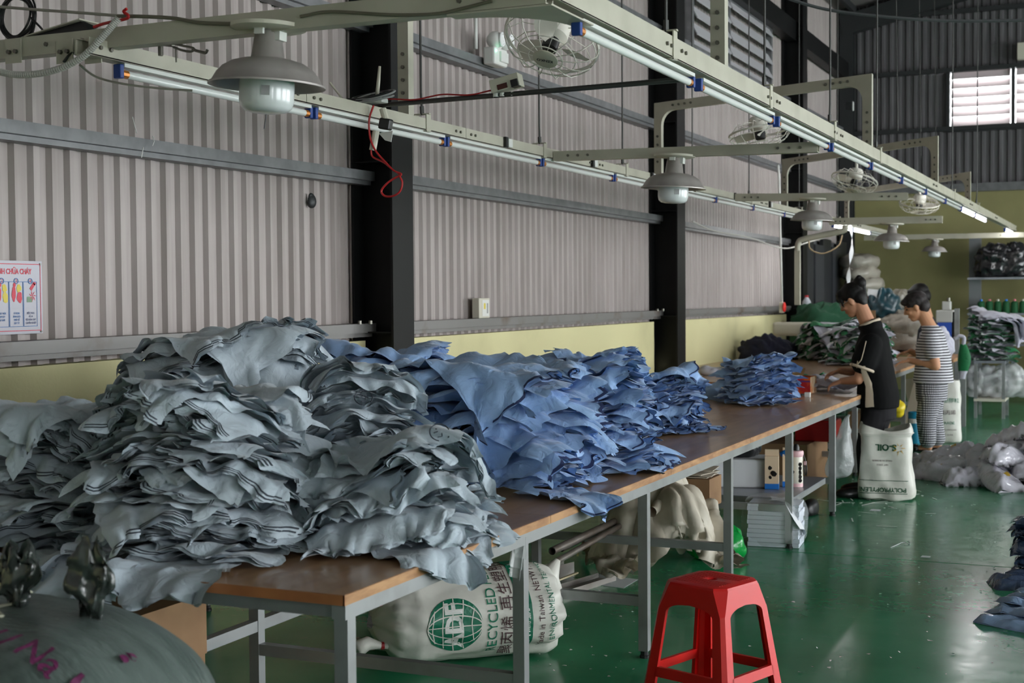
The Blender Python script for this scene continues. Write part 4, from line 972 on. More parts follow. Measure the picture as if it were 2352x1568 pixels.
# steel shelf slung under the table with things on it
sh = thing('steel_shelf', 'grey steel shelf slung low under the table, white carton on it', 'shelf', (-2.3, 8.7, .2))
B().bb(-2.78, -1.85, 8.15, 9.14, .258, .264).o('shelf_plate', m_steelg, sh, w=True)
for a in ((-2.78, -1.85, 8.15, 8.165), (-2.78, -1.85, 9.125, 9.14), (-1.865, -1.85, 8.165, 9.125)): B().bb(*a, .226, .2575).o('shelf_lip', m_leg, sh, w=True)
sl = B()
for i in range(5): sl.bb(-1.8495, -1.849, 8.2+i*.02, 8.212+i*.02, .236, .248)
sl.o('slot_marks', m_blk, sh, w=True)
t = thing('white_carton', 'white carton in torn plastic wrap lying on the under-table shelf', 'carton', (-2.3, 8.62, .265))
cb = B().box((-2.28, 8.62, .355), (.42, .3, .18), rz=.25, bev=.012).o('carton', m_paper, t, w=True)
P = crumple((-2.5, 8.52, .34), (.14, .16, .09), .03, 31, 28, 18); B().grid(P, closeu=True, flip=True).o('torn_wrap', m_film2, t, smooth=True, w=True)
lump('black_bag', 'knotted black plastic bag on top of the white carton under the table', 'bag', (-2.32, 8.66, .535), (.13, .12, .095), .035, 33, M('black_bag_film', sr(34, 35, 38), .2, spec=.8, bump=.4, bs=22), base=.448)
lump('blue_grey_bag', 'pale blue plastic bag behind the black bag under the table', 'bag', (-2.62, 8.75, .47), (.15, .14, .2), .05, 35, M('pale_blue_film', sr(140, 160, 172), .3, bump=.3, bs=20), base=.267)
m_cyan = M('blue_carton_print', sr(20, 110, 196), .5); m_beige = M('beige_carton', sr(220, 196, 166), .6)
for i, (x, y, lb) in enumerate([(-2.06, 8.52, 'tall beige and blue milk carton behind the table leg, on the shelf'), (-1.98, 8.66, 'second beige and blue milk carton beside the pink-lidded bottle')]):
    t = thing('milk_carton', lb, 'carton', (x, y, .265), 'milk cartons on the shelf')
    bd = B().box((x, y, .37), (.085, .085, .205), rz=.2).o('carton_body', m_beige, t, w=True)
    B().box((x, y, .283), (.0865, .0865, .034), rz=.2).o('blue_band', m_cyan, bd, w=True)
    B().box((x, y, .492), (.085, .03, .04), rz=.2).o('gable_top', m_beige, t, w=True)
    cw = B()
    for k, (a, b_, s_) in enumerate([(-.015, .07, .016), (.012, .035, .02), (-.01, .01, .012)]): cw.blob((x+.0445*math.cos(.2-PI/2)+a, y-.0445, .33+b_), (s_, .002, s_*.8), 8, 6, .15, k)
    cw.o('black_print', m_blk, bd, w=True)
    if i: B().blob((x-.02, y-.03, .475), (.035, .02, .022), 10, 8, .1, 3).o('blue_strap', m_cyan, t, smooth=True, w=True)
x, y = float(oz(1829, 1117, .265)[0]), float(oz(1829, 1117, .265)[1])
t = thing('water_bottle', 'cream water bottle with pink lid and black strap on the under-table shelf', 'bottle', (x, y, .265))
B().lathe([(0, 0), (.04, 0), (.042, .004), (.042, .19), (.04, .195)], 28, (x, y, .265)).o('bottle_body', M('cream_bottle', sr(232, 226, 212), .35), t, smooth=True, ang=40, w=True)
B().lathe([(.0425, 0), (.0425, .022)], 28, (x, y, .267)).o('pink_foot_band', M('pink_plastic', sr(236, 190, 196), .4), t, smooth=True, w=True)
B().lathe([(.043, .192), (.046, .197), (.046, .222), (.042, .23), (0, .231)], 28, (x, y, .265)).o('lid', M('pink_plastic', sr(236, 190, 196), .4), t, smooth=True, ang=40, w=True)
B().lathe([(.02, .23), (.02, .25), (.012, .27), (0, .272)], 16, (x, y, .265)).o('spout', m_blk, t, smooth=True, ang=40, w=True)
B().tube(bez([(x+.045, y, .47), (x+.062, y, .42), (x+.066, y, .36), (x+.056, y, .345), (x+.05, y, .4)]), .004, 6).o('strap', m_blk, t, w=True)
B().bb(x+.05, x+.064, y-.008, y+.008, .405, .43).o('strap_tag', M('pink_plastic', sr(236, 190, 196), .4), t, w=True)
pr = B()
for k in range(5): pr.blob((x+.03, y-.031, .31+.025*k), (.012, .006, .013), 8, 6, .2, k)
pr.o('printed_figure', m_blk, t, w=True)
# stack of boards in cling film
t = thing('board_stack', 'stack of pale blue-white boards wrapped in clear film on the floor by the table leg', 'board stack', (-1.92, 8.05, 0))
for i in range(9):
    B().box((-1.925+.004*math.sin(i*2.1), 8.06, .0145+i*.0265), (.30, .24, .0245), rz=.09+.012*math.sin(i*1.7)).o('board', M('pale_blue_board', sr(206, 212, 224), .6), t, w=True)
B().box((-1.925, 8.06, .247), (.3, .24, .014), rz=.1).o('board', M('pale_blue_board', sr(206, 212, 224), .6), t, w=True)
P = crumple((-1.93, 8.05, .15), (.19, .16, .14), .02, 41, 36, 20, (10, 40), .45); P[:, :, 2] = np.maximum(P[:, :, 2], .003); B().grid(P, closeu=True, flip=True).o('cling_film', M('thin_cling_film', sr(235, 238, 240), .1, alpha=.16, spec=.9), t, smooth=True, w=True)
cl_ = []
for i in range(12):
    s_ = i/11; cl_.append([(-1.95+.2*s_+.02*math.sin(j), 8.0+.02*math.sin(3*s_+j), .272-max(0, s_-.55)*.33*(1+.12*j)+.008*math.sin(6*s_+2*j)) for j in range(6)])
cl_ = np.array(cl_); cl_[:, :, 1] = 7.93+.2*np.linspace(0, 1, 6)[None]+.01*np.sin(np.linspace(0, 6, 12))[:, None]
tag(B().grid(cl_).o('white_cloth', m_paper, smooth=True), 'white paper sheet drooping off the wrapped board stack', 'paper')
# crumpled ivory woven sack
SKH = Heap(-3.1, -1.4, 6.3, 8.0, (-9, 9, -9, 99, 0)); gx = SKH.x0+np.arange(SKH.nx)*SKH.RES; gy = SKH.y0+np.arange(SKH.ny)*SKH.RES; GXX, GYY = np.meshgrid(gx, gy, indexing='ij')
for cx_, cy_, hh_, rr_ in ((-2.38, 7.2, .6, .13), (-2.2, 7.05, .42, .13), (-2.5, 7.1, .36, .12), (-2.12, 7.25, .28, .1), (-2.34, 6.98, .3, .1)): SKH.h = np.maximum(SKH.h, hh_*np.clip(1.6-np.hypot(GXX-cx_, GYY-cy_)/rr_, 0, 1))
sk = garment(SKH, 'crumpled_sack', -2.38, 7.12, -1.1, .72, 1.15, m_wov2, None, 'crumpled ivory woven sack slumped under the table, neck tied', None, 611, thick=.03, wave=.05, kap=9., fold=.05, stiff=2.4, nu=60, nv=60, inner=False); sk['category'] = 'sack'
p = oy(1502, 1172, 6.86)-np.array(sk.location); B().tube([p+np.array([0, .08, .02]), p+np.array([0, .02, 0]), p+np.array([-.005, -.02, -.005])], [.03, .022, .028], 14, cap=False).o('sack_neck', m_wov2, sk, smooth=True)
t = thing('paper_stack', 'loose stack of grey-beige sheets wedged behind the crumpled sack under the table', 'paper stack', (-2.35, 7.75, .3))
for i in range(10): B().box((-2.36+.02*math.sin(i*3), 7.7+.01*i, .44+.012*i), (.3, .24, .004), rz=.2*math.sin(i*2.3), ry=.06*math.sin(i)).o('sheet', M('buff_paper', sr(190, 180, 164), .7), t, w=True)
B().bb(-2.5, -2.2, 7.6, 7.85, .262, .43).o('carton', m_card, t, w=True)
# green carrier bag
p = oz(1625, 1290, 0); m_gb = M('green_bag_film', sr(12, 150, 62), .25, spec=.7, bump=.35, bs=26)
t = thing('carrier_bag', 'bright green plastic carrier bag on the floor behind the red stool', 'bag', (p[0]-.0, p[1]+.1, 0))
P = crumple((p[0]+.02, p[1]+.1, .085), (.165, .12, .09), .03, 61, 44, 26, (8, 30), .7); P[:, :, 2] = np.maximum(P[:, :, 2], .003); B().grid(P, closeu=True, flip=True).o('bag_body', m_gb, t, smooth=True, w=True)
for sx in (-.1, .1):
    q = np.array([p[0]+.02+sx, p[1]+.06, .13]); H_ = []
    for i in range(13):
        a = PI*i/12; H_.append([q+np.array([math.cos(a)*.035*r_, .01*math.sin(3*a), math.sin(a)*.07*r_]) for r_ in (.55, 1.2)])
    B().grid(np.array(H_)).o('handle', m_gb, t, smooth=True, w=True)
# pipes resting on the stretchers
for i, (pa, y1, lb) in enumerate([((1268, 1265), 8.0, 'thick grey steel pipe, upper of the three under the table'), ((1290, 1260), 8.1, 'middle grey steel pipe of the three under the table'), ((1266, 1296), 7.9, 'lowest and rustiest of the three pipes under the table')]):
    a = ox(*pa, -2.52+.06*(i == 2)); r_ = .019 if i == 0 else .015
    yy = np.array([a[0]-.02*i, y1, a[2]+.015+(.03 if i == 2 else 0)])
    pp = B(); 
    for rr, fl_ in ((r_, False), (r_*.75, True)):
        b = B().tube([a, yy], rr, 14, cap=False); pp.add(b.v, [f[::-1] for f in b.f] if fl_ else b.f)
    tag(pp.o('steel_pipe', M('pipe_steel', sr(130, 124, 118), .45, .6, sr(104, 92, 82), ns=7), smooth=True), lb, 'pipe', 'pipes under the table')
# steel channels, a wooden stick and a paper sheet on the floor
def chan(label, a, b, w, h):
    a, b = np.array(a), np.array(b); d = (b-a)/np.linalg.norm(b-a); n = np.array([-d[1], d[0], 0]); c = B()
    c.beam(a+[0, 0, .0025], b+[0, 0, .0025], w, .004); c.beam(a+n*w/2+[0, 0, h/2], b+n*w/2+[0, 0, h/2], .003, h); c.beam(a-n*w/2+[0, 0, h/2], b-n*w/2+[0, 0, h/2], .003, h)
    tag(c.o('steel_channel', M('channel_steel', sr(168, 164, 158), .45, .4, sr(140, 132, 124), ns=5)), label, 'channel', 'steel channels on the floor')
chan('taller steel channel lying on the floor behind the second leg', (-2.98, 6.0, .0), (-2.74, 6.78, 0), .07, .07)
chan('shallow steel channel lying nearest the aisle on the floor', (-2.72, 5.75, 0), (-2.5, 6.72, 0), .11, .03)
tag(B().beam((-2.72, 5.95, .036), (-2.62, 6.6, .05), .014, .008).o('wood_stick', M('pale_wood', sr(214, 200, 164), .7)), 'thin pale wooden stick lying on the steel channels', 'stick')
tag(B().tube([(-2.74, 5.8, .05), (-2.72, 5.95, .05)], .022, 12).o('tape_roll', M('clear_brown_tape', sr(196, 182, 166), .3)), 'tape-wrapped stick end resting on the steel channels', 'tape roll')
q = [oz(1335, 1338, .002), oz(1375, 1318, .002), oz(1466, 1330, .002), oz(1432, 1350, .002)]
tag(B().add(q+[a-np.array([0, 0, .0015]) for a in q], [(0, 1, 2, 3)[::-1], (4, 5, 6, 7), (0, 1, 5, 4), (1, 2, 6, 5), (2, 3, 7, 6), (3, 0, 4, 7)]).o('paper_sheet', M('grey_white_card', sr(196, 200, 202), .7)), 'flat grey-white card sheet on the floor beside the table legs', 'card sheet')
# straw-coloured film and straps on the floor under the pipes
sx_ = B(); r = np.random.default_rng(5)
for i in range(9):
    a = np.array([-2.9+r.uniform(0, .5), 6.9+r.uniform(0, .9), .004]); b = a+np.array([r.uniform(-.25, .25), r.uniform(.1, .35), .02]); sx_.beam(a, b, .012, .002)
tag(sx_.o('packing_straps', M('straw_strap', sr(200, 190, 130), .5)), 'loose straw-coloured packing straps on the floor under the pipes', 'strap', kind='stuff')
# hanging clear rubbish bag, slippers, red crate, dark green drape near the woman in black
P = softbag('b', [(.02, .0), (.085, .02), (.1, .1), (.08, .22), (.05, .34), (.02, .44), (.012, .47)], n=30, seed=8, amp=.06, nz=30); P = wrinkle(P, .012, 13, (20, 60)); p = oy(1925, 1100, 9.95)
P[:, :, 0] += np.linspace(-.04, .06, 30)[None]**1; P = P+np.array([p[0]+.02, 9.95, .15]); tag(B().grid(P, closeu=True, flip=True).o('rubbish_bag', m_film2, smooth=True), 'clear plastic rubbish bag hanging from the table beside the white sack', 'bag')
p = oz(1830, 1190, 0)
for i, (dx, dy) in enumerate([(-.1, .25), (.05, .2)]):
    P = crumple((p[0]+dx, p[1]+dy, .04), (.05, .12, .06), .004, 70+i, 20, 14, (5, 12), .7); P[:, :, 2] = np.maximum(P[:, :, 2], .002)
    tag(B().grid(P, closeu=True, flip=True).o('black_shoe', m_blk, smooth=True), ['black shoe on the floor under the shelf, nearer the aisle', 'second black shoe deeper under the shelf'][1-i], 'shoe', 'shoes under the shelf')
tag(B().bb(-2.35, -2.05, 10.45, 10.75, .36, .52, bev=.01).o('red_box', M('red_plastic_box', sr(190, 20, 24), .4)), 'red plastic box under the table end behind the rubbish bag', 'box')
tag(B().bb(-2.75, -2.2, 10.2, 10.95, .0, .36).o('cardboard_box', m_card), 'brown cardboard box under the far end of the long table', 'box')
dr = []
for i in range(14):
    s_ = i/13; dr.append([(-1.775+.012*math.sin(9*s_+j*.3)+.02*(j/9), 10.62+.34*s_-.05*j/9*s_, .757-.38*(j/9)*(1-.25*abs(s_-.5)) if j else .757) for j in range(10)])
tag(B().grid(np.array(dr)).o('green_cloth', m_grn, smooth=True), 'dark green cloth hanging off the table corner in front of the woman in black', 'cloth')
# dim things under the near end: brown carton and cloth
t = thing('brown_carton', 'open brown cardboard carton in the shade under the near table end', 'carton', (-2.62, 3.55, 0))
B().bb(-3.4, -2.84, 3.3, 3.75, 0, .5).o('carton_body', m_card, t, w=True)
B().bb(-2.84, -2.832, 3.3, 3.75, .3, .5).o('flap', m_card, t, w=True)
# ---------------------------------------------------------------- bagged shirts heaped on the aisle floor
def packmat(name, c, c2):
    mt = fabric(name, c, c2, .5); b = mt.node_tree.nodes['Principled BSDF']; b.inputs['Coat Weight'].default_value = 1.; b.inputs['Coat Roughness'].default_value = .1; b.inputs['Coat IOR'].default_value = 1.8; b.inputs['Sheen Weight'].default_value = 0
    n = mt.node_tree.nodes.new('ShaderNodeTexNoise'); n.inputs['Scale'].default_value = 14; n.inputs['Detail'].default_value = 2; n.inputs['Distortion'].default_value = 1.5
    tc = [x for x in mt.node_tree.nodes if x.type == 'TEX_COORD'][0]; mt.node_tree.links.new(tc.outputs['Object'], n.inputs['Vector'])
    bp = mt.node_tree.nodes.new('ShaderNodeBump'); bp.inputs['Strength'].default_value = .8; bp.inputs['Distance'].default_value = .02; mt.node_tree.links.new(n.outputs['Fac'], bp.inputs['Height']); mt.node_tree.links.new(bp.outputs[0], b.inputs['Coat Normal'])
    return mt
m_pk = packmat('bagged_lilac_grey', sr(226, 223, 233), sr(204, 200, 214)); m_pkn = packmat('bagged_navy', sr(62, 84, 118), sr(44, 62, 92)); m_pkb = packmat('bagged_light_blue', sr(150, 178, 214), sr(132, 160, 200))
m_spot = M('green_patch', sr(20, 110, 62), .3, coat=1); m_spoty = M('yellow_patch', sr(200, 160, 40), .3, coat=1)
def pack(hp, x, y, yaw, w_, l_, th, mat, label, group, seed, patch=None, flat=False, amp=.011):
    r = np.random.default_rng(seed); n, m_ = 18, 24; u = np.linspace(-1, 1, n); v = np.linspace(-1, 1, m_); U, V = np.meshgrid(u, v, indexing='ij')
    X = U*w_/2*(1-.06*V**2+.03*r.normal()); Y = V*l_/2; cx, sx = math.cos(yaw), math.sin(yaw); GX = x+X*cx-Y*sx; GY = y+X*sx+Y*cx
    hs = blur(dil(hp.h), 6); base = hp.sample(GX, GY, hs); A = np.stack([U.ravel(), V.ravel(), np.ones(U.size)], 1); co = np.linalg.lstsq(A, base.ravel(), rcond=None)[0]; pl = (A@co).reshape(U.shape); base = .12*base+.88*pl; base = np.maximum(base, 0)
    pf = (np.clip(1-np.abs(U)**(8 if flat else 2.4), 0, 1)*np.clip(1-np.abs(V)**(8 if flat else 5), 0, 1))**.6
    nz = wav(GX, GY, r, 5, 14, 50)
    top = base+th*pf*(1+.1*nz)+amp*nz*(1-.3*pf)+.004; bot = base+.002
    T = np.stack([GX, GY, top], 2); Bo = np.stack([GX, GY, np.minimum(bot, top-.001)], 2); hp.splat(T)
    b = B(); b.grid(T, flip=False); b.grid(Bo, flip=True); k = n*m_
    per = [i*m_ for i in range(n)]+[(n-1)*m_+j for j in range(1, m_)]+[i*m_+m_-1 for i in range(n-2, -1, -1)]+[j for j in range(m_-2, 0, -1)]
    for a, c in zip(per, per[1:]+per[:1]): b.f.append((a, c, c+k, a+k))
    o = b.o('bagged_shirt', mat, smooth=True); tag(o, label, 'bagged shirt', group)
    if patch is not None:
        pi, pj = patch[1]; Q = T[pi:pi+4, pj:pj+3].copy(); Q[:, :, 2] += .002; Q = Q-np.array(o.location); B().grid(Q).o('collar_patch', patch[0], o, smooth=True)
    return o
FL = Heap(-2.1, .6, 9.9, 13.4, (-9, 9, -9, 99, 0)); r = np.random.default_rng(77)
spots = [(-1.62, 11.75), (-1.45, 11.35), (-1.3, 11.95), (-1.15, 11.1), (-.98, 11.55), (-.9, 10.95), (-.75, 11.9), (-.62, 11.3), (-.5, 10.9), (-.4, 11.7), (-.2, 11.2), (-1.5, 12.2), (-1.1, 12.3), (-.65, 12.4), (-1.28, 11.5), (-.28, 12.3), (-.3, 10.85)]
spots += [(-1.15, 11.75), (-.95, 11.25), (-.8, 11.6), (-.6, 11.1), (-.45, 11.5), (-.7, 12.1), (-.3, 11.9), (-.15, 11.4), (-1.35, 11.65), (-.25, 11.05)]
spots += [(-1.0, 11.5), (-.85, 11.2), (-.7, 11.4), (-.55, 11.6), (-.7, 11.8), (-.5, 11.2), (-.9, 11.8), (-.6, 11.45)]
spots += [(-.8, 11.45), (-.55, 11.7), (-.4, 11.3), (-.25, 11.6), (-.15, 11.9), (-.6, 12.0), (-.3, 11.75), (-.1, 11.3), (-.45, 11.9), (-.2, 11.6), (-.1, 11.7), (-.3, 11.5), (-.45, 11.4), (-.2, 11.35), (-.35, 11.65), (-.05, 11.5), (-.2, 11.8), (-.3, 11.45), (-.1, 11.6)]
for i, (x, y) in enumerate(spots):
    pa = None
    if i % 3 == 0: pa = (m_spot, (2, 1))
    elif i % 4 == 1: pa = (m_spoty, (9, 8))
    pack(FL, x+r.normal(0, .02), y+r.normal(0, .03), r.choice([1.2, 1.5, .9, 1.8])+r.normal(0, .2), .24, .46, .12, m_pk, 'lilac-grey shirt in a shiny clear bag, in the heap on the aisle floor', 'bagged grey shirts on the floor', 300+i, pa)
FN = Heap(-1.1, .6, 5.9, 8.6, (-9, 9, -9, 99, 0))
for i in range(14): pack(FN, -.3+r.normal(0, .02), 7.68+r.normal(0, .02), r.choice([1.5, 1.6])+r.normal(0, .12), .3, .48+.03*r.normal(), .03, m_pkn, 'navy shirt in a clear bag, in the stack at the picture edge', 'bagged navy shirts', 400+i, None, True, .008)
pack(FN, -.5, 7.35, 1.9, .2, .3, .05, m_pkn, 'single navy bagged shirt slipped off the front of the navy stack', 'bagged navy shirts', 430, None, True, .01)
for i in range(6): pack(FN, -.38+.035*i, 6.5+.1*i, 1.2+r.normal(0, .05), .3, .46, .035, m_pkb, 'light blue shirt in a clear bag, in the row lying nearest at the picture edge', 'bagged light blue shirts', 440+i, None, True, .006)
# ---------------------------------------------------------------- litter on the floor
lt = B(); r = np.random.default_rng(12)
def bit(x, y, s_, z=.002):
    a = r.uniform(0, 6.28, 3); n = 5; ang = r.uniform(0, 6.28); v = [(x+s_*math.cos(ang+i*1.2566)*r.uniform(.4, 1.1), y+s_*math.sin(ang+i*1.2566)*r.uniform(.3, .8), z+r.uniform(0, .006)) for i in range(n)]; lt.add(v, [tuple(range(n))])
for i in range(150):
    px, py = r.uniform(1690, 2352), r.uniform(1150, 1568)
    if r.random() < .55: px, py = r.normal(2080, 130), r.normal(1135, 35)
    if r.random() < .25: px, py = r.uniform(1220, 1480), r.uniform(1290, 1560)
    p = oz(min(max(px, 1220), 2350), min(max(py, 1040), 1570), 0); bit(p[0], p[1], r.uniform(.004, .014))
for i in range(26):
    p = oz(r.normal(2030, 70), r.normal(1150, 22), 0); a = r.uniform(0, 6.28); L_ = r.uniform(.05, .18); lt.beam(p+[0, 0, .003], p+[L_*math.cos(a), L_*math.sin(a), .004], .008, .001)
tag(lt.o('floor_litter', M('scrap_white', sr(214, 216, 212), .6)), 'white thread and paper scraps scattered on the green floor', 'litter', kind='stuff')
for i, (px, py, s_) in enumerate([(2010, 1172, .035), (2126, 1279, .026)]):
    p = oz(px, py, .001); q = [(p[0]-s_, p[1]-s_*.5, .0015), (p[0]+s_, p[1]-s_*.6, .0025), (p[0]+s_*.9, p[1]+s_*1.4, .002), (p[0]-s_*.9, p[1]+s_*1.2, .003)]
    tag(B().add(q+[(a, b, c-.0012) for a, b, c in q], [(0, 1, 2, 3), (7, 6, 5, 4), (0, 4, 5, 1), (1, 5, 6, 2), (2, 6, 7, 3), (3, 7, 4, 0)]).o('paper_scrap', m_paper), ['torn white paper scrap on the floor before the white sack', 'small white label lying on the floor by the saw-cut joint'][i], 'paper scrap')
c = B().tube(bez([oz(2046, 1257, .004), oz(2062, 1250, .004), oz(2075, 1245, .01), oz(2090, 1249, .004), oz(2085, 1243, .008)], 6), .002, 4); tag(c.o('thread_curl', m_paper), 'curl of white thread on the open green floor', 'thread')
# ---------------------------------------------------------------- people
def caps(b, p, q, r0, r1, n=14):
    p, q = Vector([float(a) for a in p]), Vector([float(a) for a in q]); d = (q-p); L_ = d.length or 1e-4; d.normalize(); pts = []; rs = []
    for k in range(5): a = PI/2*k/4; pts.append(p-d*r0*math.cos(a)); rs.append(max(.0008, r0*math.sin(a)))
    for k in range(1, 5): pts.append(p+d*L_*k/4); rs.append(r0+(r1-r0)*k/4)
    for k in range(1, 5): a = PI/2*k/4; pts.append(q+d*r1*math.sin(a)); rs.append(max(.0008, r1*math.cos(a)))
    b.tube(pts, rs, n)
def chain(b, pts, rs):
    for i in range(len(pts)-1): caps(b, pts[i], pts[i+1], rs[i], rs[i+1])
def ell(b, c, r, rot=(0, 0, 0), n=18, m_=12):
    k = len(b.v); b.blob((0, 0, 0), r, n, m_); R = Matrix.Rotation(rot[2], 3, 'Z') @ Matrix.Rotation(rot[1], 3, 'Y') @ Matrix.Rotation(rot[0], 3, 'X'); C = Vector([float(x) for x in c])
    b.v[k:] = [tuple(C+R@Vector(v)) for v in b.v[k:]]
def fuse(b, name, mat, parent, vox=.007, smooth=6, fac=.5):
    o = b.o(name, mat, parent, w=True); baked(o, [('REMESH', dict(mode='VOXEL', voxel_size=vox)), ('SMOOTH', dict(iterations=smooth, factor=fac))]); return o
def slabs(b, secs, n=24):
    """closed loft through horizontal-ish elliptical sections (centre, rx, ry)"""
    P = []
    for i in range(n):
        a = 2*PI*i/n; P.append([(c[0]+rx*math.copysign(abs(math.cos(a))**.85, math.cos(a)), c[1]+ry*math.copysign(abs(math.sin(a))**.85, math.sin(a)), c[2]) for c, rx, ry in secs])
    k = len(b.v); b.grid(np.array(P), closeu=True, flip=False); m_ = len(secs); b.f.append(tuple(k+i*m_ for i in range(n))); b.f.append(tuple(k+i*m_+m_-1 for i in range(n))[::-1])
m_skin = M('skin_tan', sr(196, 142, 112), .5, spec=.35); m_skin2 = M('skin_warm', sr(206, 152, 118), .5, spec=.35)
m_hair = M('black_hair', sr(12, 10, 10), .55, 0, sr(20, 16, 15), ns=20, stretch=(1, 1, .2), spec=.25); m_hairg = M('greying_short_hair', sr(30, 25, 25), .6, 0, sr(58, 52, 52), ns=26, spec=.25)
m_tee = M('black_tshirt', sr(12, 12, 13), .85, bump=.25, bs=9, spec=.15); m_sand = M('sand_trim', sr(206, 188, 168), .8); m_trou = M('charcoal_trousers', sr(34, 33, 36), .85, spec=.2, bump=.2, bs=10)
def head(b, c, yaw=PI, pitch=.5, s=1.):
    """head looking along -x (yaw pi), bent down by pitch; returns a mapper from face space (x forward, y left, z up)"""
    R = Matrix.Rotation(yaw, 3, 'Z') @ Matrix.Rotation(pitch, 3, 'Y'); C = Vector([float(x) for x in c])
    def f(x, y, z): return C+R@(Vector((x, y, z))*s)
    rot = (0, pitch, yaw)
    ell(b, f(-.012, 0, .028), (.093*s, .073*s, .088*s), rot); ell(b, f(.012, 0, -.03), (.072*s, .06*s, .086*s), rot); ell(b, f(.045, 0, -.086), (.034*s, .036*s, .028*s), rot)
    caps(b, f(.078, 0, .02), f(.098, 0, -.022), .008*s, .013*s, 8); ell(b, f(.09, 0, -.028), (.012*s, .016*s, .009*s), rot)
    ell(b, f(.076, 0, -.056), (.012*s, .021*s, .006*s), rot); ell(b, f(.073, 0, -.067), (.012*s, .018*s, .0065*s), rot); ell(b, f(.07, 0, .026), (.014*s, .05*s, .01*s), rot)
    for sy in (1, -1): ell(b, f(-.008, sy*.071, -.012), (.018*s, .009*s, .03*s), (0, pitch, yaw+sy*.3)); ell(b, f(.055, sy*.038, -.03), (.02*s, .018*s, .02*s), rot)
    return f, rot
def face_bits(f, rot, t, s=1., white=True):
    for sy in (1, -1):
        e = B(); ell(e, f(.071, sy*.03, .004), (.008*s, .015*s, .0075*s), rot, 12, 8); e.o('eye', M('eye_dark', sr(40, 30, 28), .25), t, smooth=True, w=True)
        br = B().tube([f(.077, sy*.014, .024), f(.08, sy*.03, .028), f(.068, sy*.048, .022)], .0035*s, 6); br.o('eyebrow', m_hair, t, w=True)
    ml = B().tube([f(.074, -.019, -.061), f(.087, 0, -.0612), f(.074, .019, -.061)], .0028*s, 6); ml.o('mouth_line', M('lip', sr(150, 84, 74), .5), t, w=True)
def hand(b, w, d, up, side, s=1., curl=.6, spread=.012):
    """palm and five fingers: w wrist, d pointing direction, up = back-of-hand normal, side = thumb side"""
    w, d, up, side = (Vector([float(a) for a in v]) for v in (w, d, up, side)); d.normalize(); up.normalize(); side.normalize()
    for k in range(4):
        o_ = side*(.03-.02*k)*s; caps(b, w+o_*.7, w+d*.075*s+o_, .015*s, .0125*s, 8)
        L_ = (.07, .078, .073, .058)[k]*s; p0 = w+d*.08*s+o_*1.08; a = .25; p1 = p0+(d*math.cos(a*curl)-up*math.sin(a*curl))*L_*.45; p2 = p1+(d*math.cos(curl)-up*math.sin(curl))*L_*.32; p3 = p2+(d*math.cos(1.6*curl)-up*math.sin(1.6*curl))*L_*.25
        chain(b, [p0, p1, p2, p3], [.0095*s, .0088*s, .008*s, .007*s])
    t0 = w+d*.025*s+side*.026*s; t1 = t0+(d*.6+side*.8).normalized()*.035*s-up*.008*s; t2 = t1+(d*.9+side*.35).normalized()*.028*s-up*.012*s; chain(b, [w+d*.01*s+side*.012*s, t0, t1, t2], [.014*s, .0135*s, .0105*s, .008*s])
def V3(*a): return np.array(a, float)
# ---- woman in black
YB = 10.3
def q(px, py, dy=0): return oy(px, py, YB+dy)
t = thing('person', 'woman in black T-shirt, hair in a bun, sorting shirts at the table end', 'person', (q(2010, 1150)[0], YB, 0))
hc = q(1957, 690); nb = q(1997, 748); sh0 = q(2008, 776); hip = q(2018, 925)
b = B(); f, rot = head(b, hc, PI-.1, .52, 1.0)
caps(b, f(-.035, 0, -.045), nb+V3(0, 0, -.01), .053, .06); 
chest = (nb+hip)/2
slabs(b, [(hip+V3(0, 0, -.06), .11, .16), (hip+V3(0, 0, .06), .105, .15), (hip+V3(-.005, 0, .2), .1, .135), (hip+V3(-.02, 0, .34), .11, .15), (sh0+V3(-.01, 0, -.04), .09, .14), (nb+V3(0, 0, -.02), .05, .07)])
el = {}; hd = {}
for sy, dy in ((-1, -.17), (1, .17)):
    s0_ = sh0+V3(0, dy*.85, -.05); e_ = q(1982, 868)+V3(0, dy*1.1, 0); wv = q(1940, 876)+V3(0, dy*.55, .01)
    if sy > 0: e_ = q(1978, 862)+V3(0, dy*1.1, 0); wv = q(1925, 862)+V3(0, dy*.5, .03)
    chain(b, [s0_, e_, wv], [.045, .038, .026]); el[sy] = e_; hd[sy] = wv
    hand(b, wv, V3(-1, -.12*sy, -.35), V3(-.3, 0, 1), V3(0, -sy, .2), .92, .8)
feet = {}
for sy, fx, fy in ((-1, 1990, -.17), (1, 2000, .1)):
    k0 = hip+V3(-.01, sy*.09, -.08); an = oz(fx+18, 1135, .08); an = V3(oy(fx, 1130, YB+fy)[0], YB+fy, .08); kn = (k0+an)/2+V3(-.03, 0, .02)
    chain(b, [k0, kn, an], [.085, .056, .036]); caps(b, an+V3(0, 0, -.02), an+V3(-.13, -.05, -.05), .035, .026); feet[sy] = (k0, kn, an)
body = fuse(b, 'body', m_skin, t, .006, 4, .4); face_bits(f, rot, body)
# trousers
b = B(); slabs(b, [(hip+V3(0, 0, -.12), .125, .175), (hip+V3(0, 0, -.02), .125, .175), (hip+V3(0, 0, .08), .115, .165)])
for sy in (-1, 1): k0, kn, an = feet[sy]; chain(b, [k0, kn, an+V3(.0, 0, .05)], [.1, .078, .062])
fuse(b, 'trousers', m_trou, t, .009, 8)
